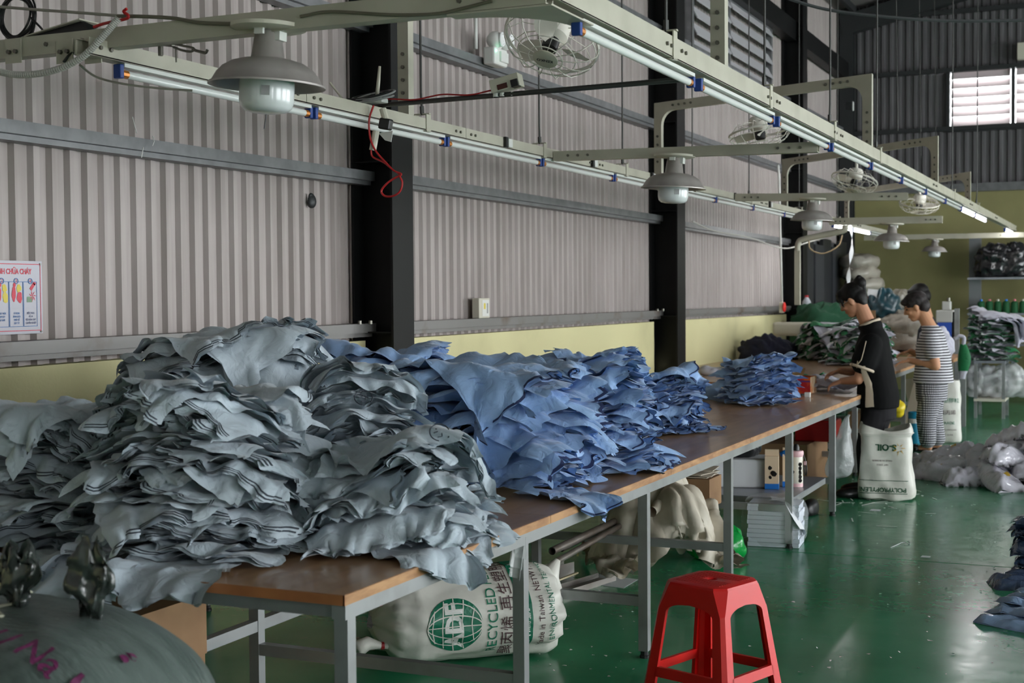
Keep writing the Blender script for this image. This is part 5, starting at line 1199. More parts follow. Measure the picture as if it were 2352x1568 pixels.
# T-shirt: loose body, dropped wide sleeves
b = B(); hm = q(2014, 935)
slabs(b, [(hm+V3(.005, 0, .0), .15, .215), (hm+V3(.01, 0, .08), .15, .215), (hm+V3(.0, 0, .2), .135, .2), (hm+V3(-.02, 0, .34), .128, .19), (sh0+V3(-.012, 0, -.06), .122, .195), (sh0+V3(-.005, 0, .005), .105, .18), (sh0+V3(-.008, 0, .045), .088, .13), (nb+V3(.0, 0, .012), .073, .1)])
ell(b, nb+V3(.035, 0, .005), (.06, .105, .05)); ell(b, nb+V3(-.01, 0, -.01), (.075, .105, .035))
for sy in (-1, 1):
    s0_ = sh0+V3(0, sy*.15, -.045); e_ = el[sy]; mid = s0_+(e_-s0_)*.5; chain(b, [s0_, s0_+(mid-s0_)*.5, mid], [.085, .094, .098])
tee = fuse(b, 'tshirt', m_tee, t, .009, 10)
# sand-coloured neckband, sleeve hems, side panels and piping
bb_ = B(); c = nb+V3(.0, 0, .012); bb_.tube([c+V3(.07*math.cos(a), .092*math.sin(a), .008+.028*math.cos(a)) for a in np.linspace(0, 2*PI, 25)], .011, 8, cap=False); bb_.o('neckband', m_sand, t, smooth=True, w=True)
for sy in (-1, 1):
    s0_ = sh0+V3(0, sy*.15, -.045); e_ = el[sy]; d = e_-s0_; d /= np.linalg.norm(d); c = s0_+(e_-s0_)*.5+d*.045; A = Vector(d).orthogonal().normalized(); Bq = Vector(d).cross(A)
    rr = .084
    bb_ = B(); bb_.tube([Vector(c)+A*rr*math.cos(a)+Bq*rr*math.sin(a) for a in np.linspace(0, 2*PI, 25)], .0115, 8, cap=False); bb_.o('sleeve_hem', m_sand, t, smooth=True, w=True)
def project(o, pts, off=.004, sc_=None):
    from mathutils.bvhtree import BVHTree
    bv = BVHTree.FromPolygons([v.co for v in o.data.vertices], [p.vertices[:] for p in o.data.polygons]); L0 = Vector(rootloc(o)); out = []
    for p in pts:
        r_ = bv.find_nearest(Vector([float(a) for a in p])-L0)
        out.append(r_[0]+r_[1]*off+L0 if r_[0] else Vector(p))
    return out
G_ = []
for z in np.linspace(0, 1, 12):
    row = []
    for s_ in np.linspace(-1, 1, 7):
        w_ = .045*(1-.75*z**2)+.008; zz = hm[2]+.01+z*.3; row.append((hm[0]-.03+s_*w_-.02*z, hm[1]-.4, zz))
    G_.append(project(tee, [(a, YB-.3, c_) for a, _, c_ in row], .004))
B().grid(np.array([[tuple(p) for p in r_] for r_ in G_])).o('side_panel', m_sand, t, smooth=True, w=True)
ps = project(tee, [sh0+V3(-.04, -.3, .02), sh0+V3(-.045, -.35, -.06), sh0+V3(-.055, -.35, -.14), el[-1]+V3(-.06, -.3, .08)], .002)
B().tube(ps, .004, 6).o('piping', m_sand, t, w=True)
G_ = [project(tee, [(el[-1][0]-.035-.03*(1-z)+s_*.016, el[-1][1]-.2, el[-1][2]+.03+z*.12) for s_ in (-1, -.3, .3, 1)], .004) for z in np.linspace(0, 1, 7)]
B().grid(np.array([[tuple(p) for p in r_] for r_ in G_])).o('sleeve_stripe', m_sand, t, smooth=True, w=True)
# hair with bun and fringe, glasses, earbud, clogs
b = B(); ell(b, f(-.022, 0, .042), (.098, .083, .088), rot); ell(b, f(-.06, 0, .0), (.06, .072, .075), rot); ell(b, f(.045, 0, .075), (.045, .068, .04), rot); ell(b, f(.07, 0, .05), (.022, .058, .03), rot)
for sy in (1, -1): caps(b, f(.06, sy*.058, .04), f(.062, sy*.06, -.02), .012, .006, 8)
bun = f(-.115, 0, .085); ell(b, bun, (.047, .045, .05), rot); ell(b, f(-.13, .01, .12), (.022, .03, .02), rot); caps(b, f(-.075, 0, .05), bun, .04, .035); caps(b, f(-.13, 0, .06), f(-.11, 0, -.02), .02, .008, 8); ell(b, f(-.065, 0, -.04), (.035, .058, .045), rot); ell(b, f(-.06, 0, -.07), (.022, .04, .03), rot)
fuse(b, 'hair', m_hair, t, .006, 3, .4)
g = B()
for sy in (1, -1): g.tube([f(.088, sy*.032+.021*math.cos(a), .0+.018*math.sin(a)) for a in np.linspace(0, 2*PI, 17)], .0018, 5, cap=False); g.tube([f(.086, sy*.053, .003), f(-.005, sy*.077, .004)], .0018, 5)
g.tube([f(.089, -.011, .002), f(.089, .011, .002)], .0018, 5); g.o('glasses', M('silver_frame', sr(180, 180, 184), .3, .8), t, w=True)
g = B(); ell(g, f(.0, -.083, -.012), (.008, .007, .009), rot, 10, 8); caps(g, f(.002, -.084, -.018), f(.012, -.083, -.04), .0042, .0035, 8); g.o('earbud', m_white, t, smooth=True, w=True)
for sy in (-1, 1):
    an = feet[sy][2]; b = B(); ell(b, an+V3(-.06, -.025, -.045), (.15, .055, .045), (0, 0, .35)); ell(b, an+V3(-.14, -.055, -.05), (.075, .06, .038), (0, 0, .35)); o = fuse(b, 'clog', m_blk, t, .008, 4)
    for v in o.data.vertices: v.co.z = max(v.co.z, .002)
# ---- woman in stripes
def stripes(name, ca, cb, per, two=False, mixc=None):
    mt = bpy.data.materials.new(name); mt.use_nodes = True; nt = mt.node_tree; bs_ = nt.nodes['Principled BSDF']; bs_.inputs['Roughness'].default_value = .8
    tc = nt.nodes.new('ShaderNodeTexCoord'); sp = nt.nodes.new('ShaderNodeSeparateXYZ'); nt.links.new(tc.outputs['Object'], sp.inputs[0])
    def sq(out, per_, duty=.5):
        a = nt.nodes.new('ShaderNodeMath'); a.operation = 'DIVIDE'; a.inputs[1].default_value = per_; nt.links.new(out, a.inputs[0]); c_ = nt.nodes.new('ShaderNodeMath'); c_.operation = 'FRACT'; nt.links.new(a.outputs[0], c_.inputs[0])
        d_ = nt.nodes.new('ShaderNodeMath'); d_.operation = 'GREATER_THAN'; d_.inputs[1].default_value = duty; nt.links.new(c_.outputs[0], d_.inputs[0]); return d_.outputs[0]
    z = sq(sp.outputs['Z'], per); mx = nt.nodes.new('ShaderNodeMixRGB'); mx.inputs[1].default_value = ca; mx.inputs[2].default_value = cb; nt.links.new(z, mx.inputs[0]); out = mx.outputs[0]
    if two:
        ad = nt.nodes.new('ShaderNodeMath'); ad.operation = 'ADD'; nt.links.new(sp.outputs['X'], ad.inputs[0]); nt.links.new(sp.outputs['Y'], ad.inputs[1])
        x = sq(ad.outputs[0], per*.9, .55); m2 = nt.nodes.new('ShaderNodeMixRGB'); m2.blend_type = 'MULTIPLY'; m2.inputs[2].default_value = mixc; nt.links.new(x, m2.inputs[0]); nt.links.new(out, m2.inputs[1]); out = m2.outputs[0]
    nt.links.new(out, bs_.inputs['Base Color']); return mt
m_str = stripes('black_white_stripes', sr(222, 220, 226), sr(58, 56, 62), .026); m_chk = stripes('black_white_checks', sr(226, 224, 230), sr(60, 58, 64), .022, True, (.35, .35, .38, 1))
YB = 13.35
t = thing('person', 'woman in black and white striped blouse and checked trousers, working at the second table', 'person', (q(2130, 1030)[0], YB, 0))
hc = q(2102, 704); nb = q(2136, 752); sh0 = q(2143, 770); hip = q(2140, 885)
b = B(); f, rot = head(b, hc, PI+.12, .42, 1.12); caps(b, f(-.03, 0, -.05), nb+V3(0, 0, .0), .056, .066)
slabs(b, [(hip+V3(0, 0, -.06), .13, .17), (hip+V3(0, 0, .1), .125, .155), (hip+V3(-.01, 0, .25), .12, .15), (hip+V3(-.01, 0, .4), .12, .16), (sh0+V3(-.01, 0, -.02), .1, .165), (nb+V3(0, 0, -.02), .055, .075)])
el = {}; hd = {}
for sy in (-1, 1):
    s0_ = sh0+V3(0, sy*.165, -.02); e_ = q(2156, 838)+V3(0, sy*.2, 0); wv = q(2092, 826)+V3(0, sy*.1, .0)
    if sy > 0: e_ = q(2140, 836)+V3(0, .2, 0); wv = q(2088, 812)+V3(0, .1, .02)
    chain(b, [s0_, e_, wv], [.056, .043, .027]); el[sy] = e_; hd[sy] = wv; hand(b, wv, V3(-1, -.1*sy, -.25), V3(-.2, 0, 1), V3(0, -sy, .1), .95, .55)
feet = {}
for sy, fx, dyy in ((-1, 2118, -.1), (1, 2140, .12)):
    k0 = hip+V3(0, sy*.09, -.08); an = V3(oy(fx+10, 1020, YB+dyy)[0], YB+dyy, .075); kn = (k0+an)/2+V3(-.02, 0, .01); chain(b, [k0, kn, an], [.09, .058, .036]); caps(b, an+V3(.02, 0, -.035), an+V3(-.13, 0, -.05), .034, .022); feet[sy] = (k0, kn, an)
    for k in range(5): caps(b, an+V3(-.12+.006*abs(k-1), -.03+.015*k, -.053), an+V3(-.165+.01*abs(k-1), -.034+.017*k, -.058), .009, .008, 8)
body = fuse(b, 'body', m_skin2, t, .0065, 4, .4); face_bits(f, rot, body, 1.04)
b = B(); slabs(b, [(hip+V3(0, 0, -.14), .14, .18), (hip+V3(0, 0, .0), .145, .185), (hip+V3(0, 0, .12), .14, .175)])
for sy in (-1, 1): k0, kn, an = feet[sy]; chain(b, [k0+V3(0, 0, -.02), kn, an+V3(.01, 0, .03)], [.108, .095, .078])
fuse(b, 'trousers', m_chk, t, .01, 8)
b = B(); hm = q(2144, 878)
slabs(b, [(hm+V3(.0, 0, 0), .185, .215), (hm+V3(.0, 0, .12), .17, .2), (hm+V3(0, 0, .26), .155, .19), (sh0+V3(-.01, 0, -.14), .15, .19), (sh0+V3(-.01, 0, -.04), .125, .19), (sh0+V3(-.003, 0, .03), .095, .155), (nb+V3(0, 0, .02), .078, .1)])
for sy in (-1, 1):
    s0_ = sh0+V3(0, sy*.16, -.03); e_ = el[sy]; mid = s0_+(e_-s0_)*.48; chain(b, [s0_, mid], [.075, .084])
fuse(b, 'blouse', m_str, t, .009, 9)
b = B(); ell(b, f(-.02, 0, .045), (.116, .096, .093), rot); ell(b, f(-.06, 0, -.01), (.07, .084, .084), rot); ell(b, f(.055, 0, .068), (.05, .076, .034), rot); ell(b, f(-.06, 0, -.06), (.03, .055, .04), rot)
fuse(b, 'hair', m_hairg, t, .007, 3, .4)
for sy in (-1, 1):
    an = feet[sy][2]; b = B(); ell(b, an+V3(-.06, 0, -.066), (.15, .05, .012)); ell(b, an+V3(-.1, 0, -.035), (.035, .056, .03)); o = fuse(b, 'sandal', m_blk, t, .007, 3)
    for v in o.data.vertices: v.co.z = max(v.co.z, .001)
# ---- colleague half hidden behind her
YB = 16.8
t = thing('person', 'colleague in dark navy top, half hidden behind the woman in stripes', 'person', (q(2125, 1000)[0], YB, 0))
hc = q(2110, 680); nb = q(2132, 728); sh0 = q(2136, 746); hip = q(2132, 860)
b = B(); f, rot = head(b, hc, PI, .35, 1.12); caps(b, f(-.03, 0, -.05), nb, .05, .056)
slabs(b, [(hip+V3(0, 0, -.08), .13, .17), (hip+V3(0, 0, .2), .12, .15), (sh0+V3(0, 0, -.05), .11, .17), (nb, .055, .075)])
for sy in (-1, 1): chain(b, [sh0+V3(0, sy*.16, -.02), sh0+V3(-.02, sy*.2, -.28), sh0+V3(-.22, sy*.1, -.38)], [.055, .042, .028]); hand(b, sh0+V3(-.22, sy*.1, -.38), V3(-1, 0, -.3), V3(-.2, 0, 1), V3(0, -sy, .1), .95)
for sy in (-1, 1): k0 = hip+V3(0, sy*.09, -.08); an = V3(hip[0], YB+sy*.11, .08); chain(b, [k0, (k0+an)/2+V3(-.02, 0, 0), an], [.09, .06, .038]); caps(b, an+V3(0, 0, -.03), an+V3(-.14, 0, -.05), .035, .026)
body = fuse(b, 'body', m_skin2, t, .008, 4, .4); face_bits(f, rot, body, 1.05)
b = B(); slabs(b, [(hip+V3(0, 0, -.04), .16, .2), (hip+V3(0, 0, .2), .15, .185), (sh0+V3(0, 0, -.06), .135, .19), (sh0+V3(0, 0, .01), .09, .15), (nb, .062, .085)])
for sy in (-1, 1): chain(b, [sh0+V3(0, sy*.15, -.03), sh0+V3(-.02, sy*.2, -.2)], [.078, .08])
fuse(b, 'top', M('navy_top', sr(26, 28, 44), .85), t, .01, 8)
b = B(); slabs(b, [(hip+V3(0, 0, -.14), .14, .18), (hip+V3(0, 0, .05), .14, .18)])
for sy in (-1, 1): k0 = hip+V3(0, sy*.09, -.1); caps(b, k0, V3(hip[0], YB+sy*.11, .12), .105, .07)
fuse(b, 'trousers', m_trou, t, .011, 8)
b = B(); ell(b, f(-.02, 0, .045), (.118, .1, .1), rot); ell(b, f(-.06, 0, -.01), (.075, .09, .09), rot); ell(b, f(.05, 0, .07), (.055, .08, .04), rot); fuse(b, 'hair', m_hair, t, .008, 3, .4)
# ---------------------------------------------------------------- green and white shirts by the women
YOKE = lambda i: (m_lil, 'yoke', .62) if i % 2 else (m_lil, 'strip')
GT = Heap(-4.0, -1.8, 11.3, 16.3, (TBK, -2.02, 11.2, 16.2, TZ))
WHT = (m_whtrim, [(.2, .9)])
GK2 = dict(thick=.01, wave=.02, kap=10., fold=.006, nu=30, nv=20)
heap(GT, 1.27, -3.02, 15.3, [-.4, -.9, .3, 2.4], .6, .66, m_grn, [WHT], 'green and lilac shirt in the tall heap behind the woman in black', 'green shirts in the tall heap', name='sports_shirt', two=YOKE, tops=2, nmax=24, **GK2)
heap(GT, 1.16, -2.55, 14.35, [-.4, 2.6, -1.2], .5, .56, m_lil, [WHT, None], 'lilac and green shirt in the heap between the two women', 'lilac shirts between the women', name='sports_shirt', two=lambda i: (m_grn, 'strip') if i % 2 else (m_grn, 'yoke', .8), tops=2, nmax=20, **GK2)
SEED[0] += 1
GA = Heap(-3.4, -1.5, 9.8, 12.6, TABLE)
garment(GA, 'sports_shirt', -2.3, 10.62, 2.7, .34, .62, m_lil, None, 'lilac shirt with green sleeve spread on the table under her hands', 'shirts under her hands', 901, two=(m_grn, 'yoke', .78), thick=.03, wave=.03, kap=8., fold=.02, nu=30, nv=22)
garment(GA, 'sports_shirt', -2.15, 10.5, 2.2, .3, .4, m_lil, None, 'crumpled lilac shirt with green hem at the table corner by her hands', 'shirts under her hands', 902, two=(m_grn, 'yoke', .85), thick=.03, wave=.03, kap=8., fold=.025, nu=30, nv=22)
tag(lump('navy_bundle', 'x', 'cloth', (-3.72, 15.2, .8), (.3, .26, .17), .04, 91, M('navy_cloth', sr(34, 36, 58), .85, bump=.3, bs=12), base=TZ+.002), 'dark navy cloth bundle on the second table against the wall', 'cloth')
# orange printed snack box, film sheet and small things near the table end
bx0 = oz(1862, 904, TZ); t = thing('snack_box', 'open orange and red printed cardboard box on the table beside the small blue heap', 'box', (bx0[0]-.09, bx0[1]+.1, TZ))
w_, d_, h_ = .19, .22, .12; c = np.array([bx0[0]-.1, bx0[1]+.12, TZ]); m_or = M('orange_red_print', sr(206, 96, 24), .4, 0, sr(168, 26, 30), ns=14, nd=4, fac=(.42, .58)); m_in = M('kraft_inside', sr(168, 132, 88), .7)
for a in ((c[0]-w_/2, c[0]+w_/2, c[1]-d_/2, c[1]-d_/2+.004), (c[0]-w_/2, c[0]+w_/2, c[1]+d_/2-.004, c[1]+d_/2)): B().bb(*a, TZ, TZ+h_).o('panel', m_or, t, w=True)
for a in ((c[0]-w_/2, c[0]-w_/2+.004, c[1]-d_/2+.004, c[1]+d_/2-.004), (c[0]+w_/2-.004, c[0]+w_/2, c[1]-d_/2+.004, c[1]+d_/2-.004)): B().bb(*a, TZ, TZ+h_).o('panel', M('pale_print', sr(226, 196, 160), .5, 0, sr(214, 120, 60), ns=12, fac=(.5, .62)), t, w=True)
B().bb(c[0]-w_/2+.004, c[0]+w_/2-.004, c[1]-d_/2+.004, c[1]+d_/2-.004, TZ, TZ+.004).o('bottom', m_in, t, w=True)
B().beam((c[0]-w_/2, c[1]+d_/2, TZ+h_), (c[0]-w_/2, c[1]+d_/2+.08, TZ+h_+.05), .18, .003).o('flap', m_in, t, w=True)
B().beam((c[0]-.1, c[1]-d_/2, TZ+h_-.03), (c[0]+.095, c[1]-d_/2-.001, TZ+h_-.03), .003, .012).o('purple_stripe', M('purple_print', sr(90, 44, 110), .5), t, w=True)
q4 = [oz(1862, 905, TZ+.002), oz(1945, 878, TZ+.002), oz(1990, 880, TZ+.002), oz(1950, 905, TZ+.002)]
fm = B().add(q4, [(0, 3, 2, 1)]); e0 = (q4[3]+q4[2])/2; fm.add([q4[3], q4[2], e0+np.array([.03, .0, -.1])], [(0, 2, 1)]); tag(fm.o('plastic_sheet', m_film2), 'clear plastic sheet lying at the table corner, one tip hanging over', 'plastic sheet')
p = oz(1938, 890, TZ); tag(B().tube([p+[-.03, 0, .012], p+[.03, 0, .012]], .012, 10).o('white_marker', m_white, smooth=True), 'short white tube lying at the table corner near her hand', 'marker')
p = oz(1855, 912, TZ); tag(B().bb(p[0]-.02, p[0]+.02, p[1]-.015, p[1]+.015, TZ, TZ+.035, bev=.003).o('small_white_box', m_white), 'tiny white box standing in front of the orange snack box', 'box')
p = oz(1835, 908, TZ); tag(B().bb(p[0]-.06, p[0]+.03, p[1]-.03, p[1]+.05, TZ, TZ+.012, bev=.004).o('grey_pouch', m_dark), 'flat dark grey pouch on the table between snack box and blue heap', 'pouch')
p = oz(1640, 862, TZ); lump('grey_cloth_wad', 'small grey folded cloth on the bare table behind the small blue heap', 'cloth', (p[0], p[1], TZ+.035), (.16, .1, .04), .012, 93, m_lil, base=TZ+.001)
lump('blue_scrap', 'blue shirt lying flat on the table beside the small lone heap', 'shirt', tuple(oz(1615, 915, TZ)+[0, 0, .03]), (.22, .14, .05), .02, 94, m_bl, base=TZ+.001)
# ---------------------------------------------------------------- the far end of the hall
dk = thing('panel_rack', 'dark grey steel panels leaning in the corner beyond the third column', 'panels', (-3.9, 19.8, 0))
for i in range(5): B().bb(-4.02+.02*(i % 2), -3.97+.02*(i % 2), 18.25+.6*i, 18.82+.6*i, 0, 2.25-.1*(i % 2)).o('panel', M(f'dark_panel{i%2}', sr(52, 54, 58) if i % 2 else sr(38, 40, 43), .5), dk, w=True)
t = thing('wrapped_rolls', 'stack of white plastic-wrapped fabric rolls in the corner by the olive wall', 'fabric rolls', (-3.72, 20.6, 0))
r = np.random.default_rng(3)
for i in range(12):
    z = .12+.165*i; P = crumple((-3.66+r.normal(0, .02), 20.6, z), (.26, .4, .095), .06, 110+i, 34, 16, (10, 40), .7); B().grid(P, closeu=True, flip=True).o('roll', M('wrapped_white', sr(168, 162, 150), .35, bump=.4, bs=16), t, smooth=True, w=True)
lump('green_tarp', 'dark green cloth draped over a bench beyond the second table', 'cloth', (-3.5, 17.25, .7), (.36, .6, .6), .06, 120, M('deep_green_cloth', sr(10, 66, 40), .85, bump=.2, bs=9), base=.0, sq=.45)
p = oy(1853, 683, 17.4); b = B().lathe([(0, 0), (.05, 0), (.055, .01), (.055, .1), (.03, .14), (.02, .16)], 16, (p[0], 17.4, 1.28)); t = thing('water_jug', 'small clear jug with red lid standing on the green-draped bench', 'jug', (p[0], 17.4, 1.28)); b.o('jug_body', M('pale_jug', sr(178, 182, 190), .3), t, smooth=True, w=True); B().lathe([(.026, .155), (.026, .18), (0, .181)], 14, (p[0], 17.4, 1.28)).o('lid', m_red, t, w=True)
# sewing machine at the wall end of the second table
t = thing('sewing_machine', 'cream industrial sewing machine half hidden behind the tall green heap', 'sewing machine', (-3.62, 15.95, TZ))
B().bb(-3.85, -3.35, 15.85, 16.1, TZ, TZ+.05, bev=.01).o('bed', m_offw, t, w=True); B().bb(-3.48, -3.36, 15.88, 16.08, TZ+.05, TZ+.33, bev=.02).o('column', m_offw, t, w=True); B().bb(-3.84, -3.36, 15.9, 16.06, TZ+.24, TZ+.4, bev=.03).o('arm', m_offw, t, w=True); B().bb(-3.84, -3.76, 15.92, 16.04, TZ+.1, TZ+.25, bev=.01).o('needle_head', m_offw, t, w=True)
B().tube([(-3.33, 15.97, TZ+.3), (-3.28, 15.97, TZ+.3)], .07, 20).o('hand_wheel', m_blk, t, w=True); B().tube([(-3.8, 15.98, TZ+.02), (-3.8, 15.98, TZ+.12)], .006, 6).o('needle_bar', m_bolt, t, w=True)
# white post and red button on the third column
pw = ox(1791, 400, -3.86); t = thing('conduit_pipe', 'white vertical conduit with red alarm button beside the third column', 'conduit', (-3.86, 16.2, 1.3))
B().tube([ox(1787, 378, -3.86), ox(1789, 400, -3.86), ox(1796, 695, -3.86)], .014, 8).o('pipe', m_white, t, smooth=True, w=True)
p = ox(1797, 705, -3.86); B().bb(p[0]-.03, p[0]+.02, p[1]-.05, p[1]+.03, p[2]-.07, p[2]+.06, bev=.01).o('button_box', m_offw, t, w=True); B().lathe([(0, .02), (.03, .02), (.055, .012), (.055, 0)], 20, (0, 0, 0)); bt = B(); ell(bt, p+V3(.03, -.03, 0), (.02, .055, .06)); bt.o('red_button', M('alarm_red', sr(214, 40, 34), .4), t, smooth=True, w=True)
# cream stand post with curved arm
t = thing('arm_stand', 'cream post with curved arm dropping from the fourth cross beam', 'stand', (-3.45, 16.0, 1.3))
YS = float(E1[1]); a0 = oy(1832, 700, YS); a1 = oy(1832, 575, YS); a2 = oy(1850, 548, YS); a3 = oy(1935, 530, YS)
B().beam(a0, a1, .055, .05, up=(0, 1, 0)).o('post', m_rail, t, w=True); B().tube(bez([a1+V3(0, 0, -.02), oy(1834, 558, YS), a2, a3, oy(1940, 518, YS)], 6), .03, 8).o('arm', m_rail, t, smooth=True, w=True)
# twisted white ribbon hanging before the rolls
P = []
for j in range(24):
    s_ = j/23; c = oy(1953+4*math.sin(s_*5), 515+135*s_, 16.5); w_ = .012+.014*abs(math.sin(s_*9)); P.append([c+V3(w_*math.cos(s_*7), .01*math.sin(s_*7), 0), c-V3(w_*math.cos(s_*7), .01*math.sin(s_*7), 0)])
tag(B().grid(np.array(P)).o('hanging_ribbon', m_paper, smooth=True), 'twisted white ribbon hanging down above the woman in black', 'ribbon')
# bags and heaps on the far benches
lump('teal_bag', 'dark teal plastic bag behind the woman in black', 'bag', tuple(oy(2028, 708, 17.5)), (.2, .2, .2), .04, 131, M('dark_teal_film', sr(30, 62, 72), .3, bump=.3, bs=14))
lump('grey_wrapped_bundle', 'grey film-wrapped bundle against the olive wall, beside the teal bag', 'bundle', tuple(oy(2065, 700, 18)), (.24, .2, .17), .03, 132, M('grey_wrap', sr(124, 118, 106), .35, bump=.35, bs=16))
lump('grey_wrapped_bundle', 'lower beige film-wrapped bundle on the far bench between the women', 'bundle', tuple(oy(2060, 745, 17.5)), (.34, .22, .15), .03, 133, M('beige_wrap', sr(168, 158, 146), .4, bump=.35, bs=16))
for i, (px, py, w_, h_, mt, lb) in enumerate([(2004, 673, .12, .1, m_paper, 'white paper card standing behind the woman in black'), (2006, 690, .16, .07, m_paper, 'second white card under the upright card'), (1998, 700, .1, .22, m_red, 'red packet behind the woman in black')]):
    p = oy(px, py, 17.4); tag(B().box(p, (w_, .03, h_), ry=.12*(-1)**i).o(['paper_card', 'paper_card', 'red_packet'][i], mt), lb, ['card', 'card', 'packet'][i])
tag(B().bb(oy(1985, 715, 17.4)[0], oy(2016, 715, 17.4)[0], 17.2, 17.6, .752, float(oy(2000, 712, 17.4)[2])).o('carton', m_card), 'brown carton on the far bench under the red packet', 'carton')
t = thing('far_bench', 'plywood bench behind the two tables carrying wrapped bundles', 'bench', (-2.75, 17.6, 0))
B().bb(-3.3, -2.2, 17.1, 18.4, .72, .75).o('bench_top', m_ply, t, w=True)
for x in (-3.25, -2.25):
    for y in (17.15, 18.35): B().bb(x-.02, x+.02, y-.02, y+.02, 0, .72).o('leg', m_leg, t, w=True)
lump('cream_bundle', 'long beige bundle lying on the far bench', 'bundle', (-2.75, 17.7, .93), (.45, .4, .18), .03, 134, M('beige_wrap', sr(168, 158, 146), .4, bump=.35, bs=16), base=.752)
# grey machine with blue panel and its stand
t = thing('button_machine', 'grey machine with a blue front panel behind the woman in stripes', 'machine', (oy(2178, 780, 16.2)[0], 16.2, 0)); x0, x1 = oy(2152, 760, 16.2)[0], oy(2190, 760, 16.2)[0]
zt, zm, zb = oy(2170, 712, 16.2)[2], oy(2170, 740, 16.2)[2], oy(2170, 790, 16.2)[2]
B().bb(x0, x1, 16.1, 16.4, zm, zt, bev=.01).o('housing', M('machine_grey', sr(176, 176, 172), .5), t, w=True); B().bb(x0+.02, x1-.01, 16.1, 16.35, zb-.1, zm).o('blue_panel', M('machine_blue', sr(40, 78, 170), .5), t, w=True)
B().bb(x0+.06, x1-.03, 16.15, 16.28, zt, zt+.1, bev=.01).o('head_unit', M('machine_grey', sr(176, 176, 172), .5), t, w=True); B().lathe([(0, .04), (.02, .04), (.02, 0)], 12, (x1-.05, 16.16, zt+.1)).o('knob', m_bolt, t, w=True)
B().bb(x1+.02, x1+.07, 16.1, 16.16, 0, zt+.02).o('stand_post', m_leg, t, w=True); B().bb(x1-.02, x1+.02, 16.12, 16.3, zb, zt-.02).o('black_gear', m_blk, t, w=True); B().bb(x0, x1+.05, 16.05, 16.5, .0, .06).o('base', m_dark, t, w=True); B().bb(x0+.05, x1-.03, 16.15, 16.35, .06, zb-.1).o('column', m_dark, t, w=True)
# third table with a wooden edge, legs and a hanging green sleeve
t = thing('side_table', 'narrow wooden-edged side table behind the woman in stripes', 'table', (-1.9, 16.6, 0)); zt = .8
B().bb(-1.98, -1.66, 14.6, 15.9, .77, .8).o('table_top', m_edge, t, w=True)
for y in (14.65, 15.85):
    for x in (-1.94, -1.7): B().bb(x-.035, x+.035, y-.03, y+.03, 0, .77).o('leg', m_leg, t, w=True)
lump('lilac_pile', 'white-lilac shirts bundled on the side table behind her back', 'shirt', (-1.86, 14.85, .92), (.14, .2, .16), .04, 141, m_lil, base=.802)
g = []
for j in range(14):
    s_ = j/13; c = oy(2212+3*math.sin(s_*4), 790+80*s_, 14.58); w_ = .03+.035*math.sin(PI*min(1, s_*1.1)); g.append([c+V3(w_*math.cos(a), w_*.6*math.sin(a), 0) for a in np.linspace(0, 2*PI, 13)])
gs_ = thing('hanging_sleeve', 'green sleeve with lilac cuff hanging off the side table', 'sleeve', tuple(oy(2212, 870, 14.58)))
G2 = np.array(g).transpose(1, 0, 2); B().grid(G2[:, :11]).o('sleeve', m_grn, gs_, smooth=True, w=True); B().grid(G2[:, 10:]).o('cuff', m_lil, gs_, smooth=True, w=True)
B().tube(bez([oy(2192, 778, 14.58), oy(2203, 772, 14.58), oy(2214, 776, 14.58), oy(2212, 795, 14.58)], 6), .02, 8).o('shoulder', m_lil, gs_, smooth=True, w=True)
# teal water cooler bottle, white sack and pale boards behind the woman in stripes
p = oz(2099, 1019, 0); t = thing('teal_canister', 'teal canister with pale band on the floor beside her sandals', 'canister', (p[0], p[1]+.08, 0))
B().lathe([(0, 0), (.065, 0), (.068, .01), (.068, .3), (.06, .31)], 22, (p[0], p[1]+.08, 0)).o('canister_body', M('teal_plastic', sr(24, 128, 160), .45), t, smooth=True, ang=40, w=True); B().lathe([(.0695, .2), (.0695, .245)], 22, (p[0], p[1]+.08, 0)).o('band', m_white, t, w=True); B().tube(bez([(p[0]+.07, p[1]+.05, .14), (p[0]+.11, p[1]+.02, .1), (p[0]+.11, p[1]+.02, .13)]), .006, 6).o('handle', M('teal_plastic', sr(24, 128, 160), .45), t, w=True)
p = oz(2168, 1018, 0); P = softbag('b', [(.12, 0), (.15, .01), (.15, .2), (.145, .4), (.14, .58), (.13, .62)], n=36, seed=15, amp=.02, flat=.4, ell=(1.0, .7), rot=.2, nz=30); P = wrinkle(P, .012, 16, (10, 40)); P[:, 0, 2] = .001
t = thing('white_sack', 'tall white printed sack standing behind the woman in stripes', 'sack', (p[0], p[1]+.14, 0)); bd = B().grid(P, closeu=True).o('sack_body', m_woven, t, smooth=True)
for tx, sz, t_, mt in (('PP 塑膠粒', .05, 18, m_dgreen), ('聚丙烯', .05, 14.5, m_dk), ('GRADE', .04, 11.5, m_dgreen), ('PLASTIC GRANULES', .018, 9.5, m_dk), ('NET 25 KG', .02, 8, m_dk)):
    v, f_ = skin_text(P, tx, sz, 36*.76, t_, off=.004); B().add(v, f_).o('lettering', mt, bd)
t = thing('leaning_boards', 'pale boards leaning under the second table by the canister', 'boards', tuple(oz(2110, 1000, 0)))
for i in range(2): a = oz(2088+22*i, 985-15*i, 0); B().beam(a, a+V3(.12-.22*i, .05, .5), .16, .012, up=(.2, 1, 0)).o('board', m_sand, t, w=True)
tag(B().bb(-2.5, -2.15, 13.4, 13.75, .0, .34, bev=.01).o('brown_box', m_card), 'brown box under the second table near the canister', 'box')
lump('yellow_wrapper', 'yellow wrapper under the second table edge', 'wrapper', tuple(oy(2053, 935, 13.0)), (.08, .06, .08), .02, 151, M('yellow_film', sr(226, 200, 40), .4))
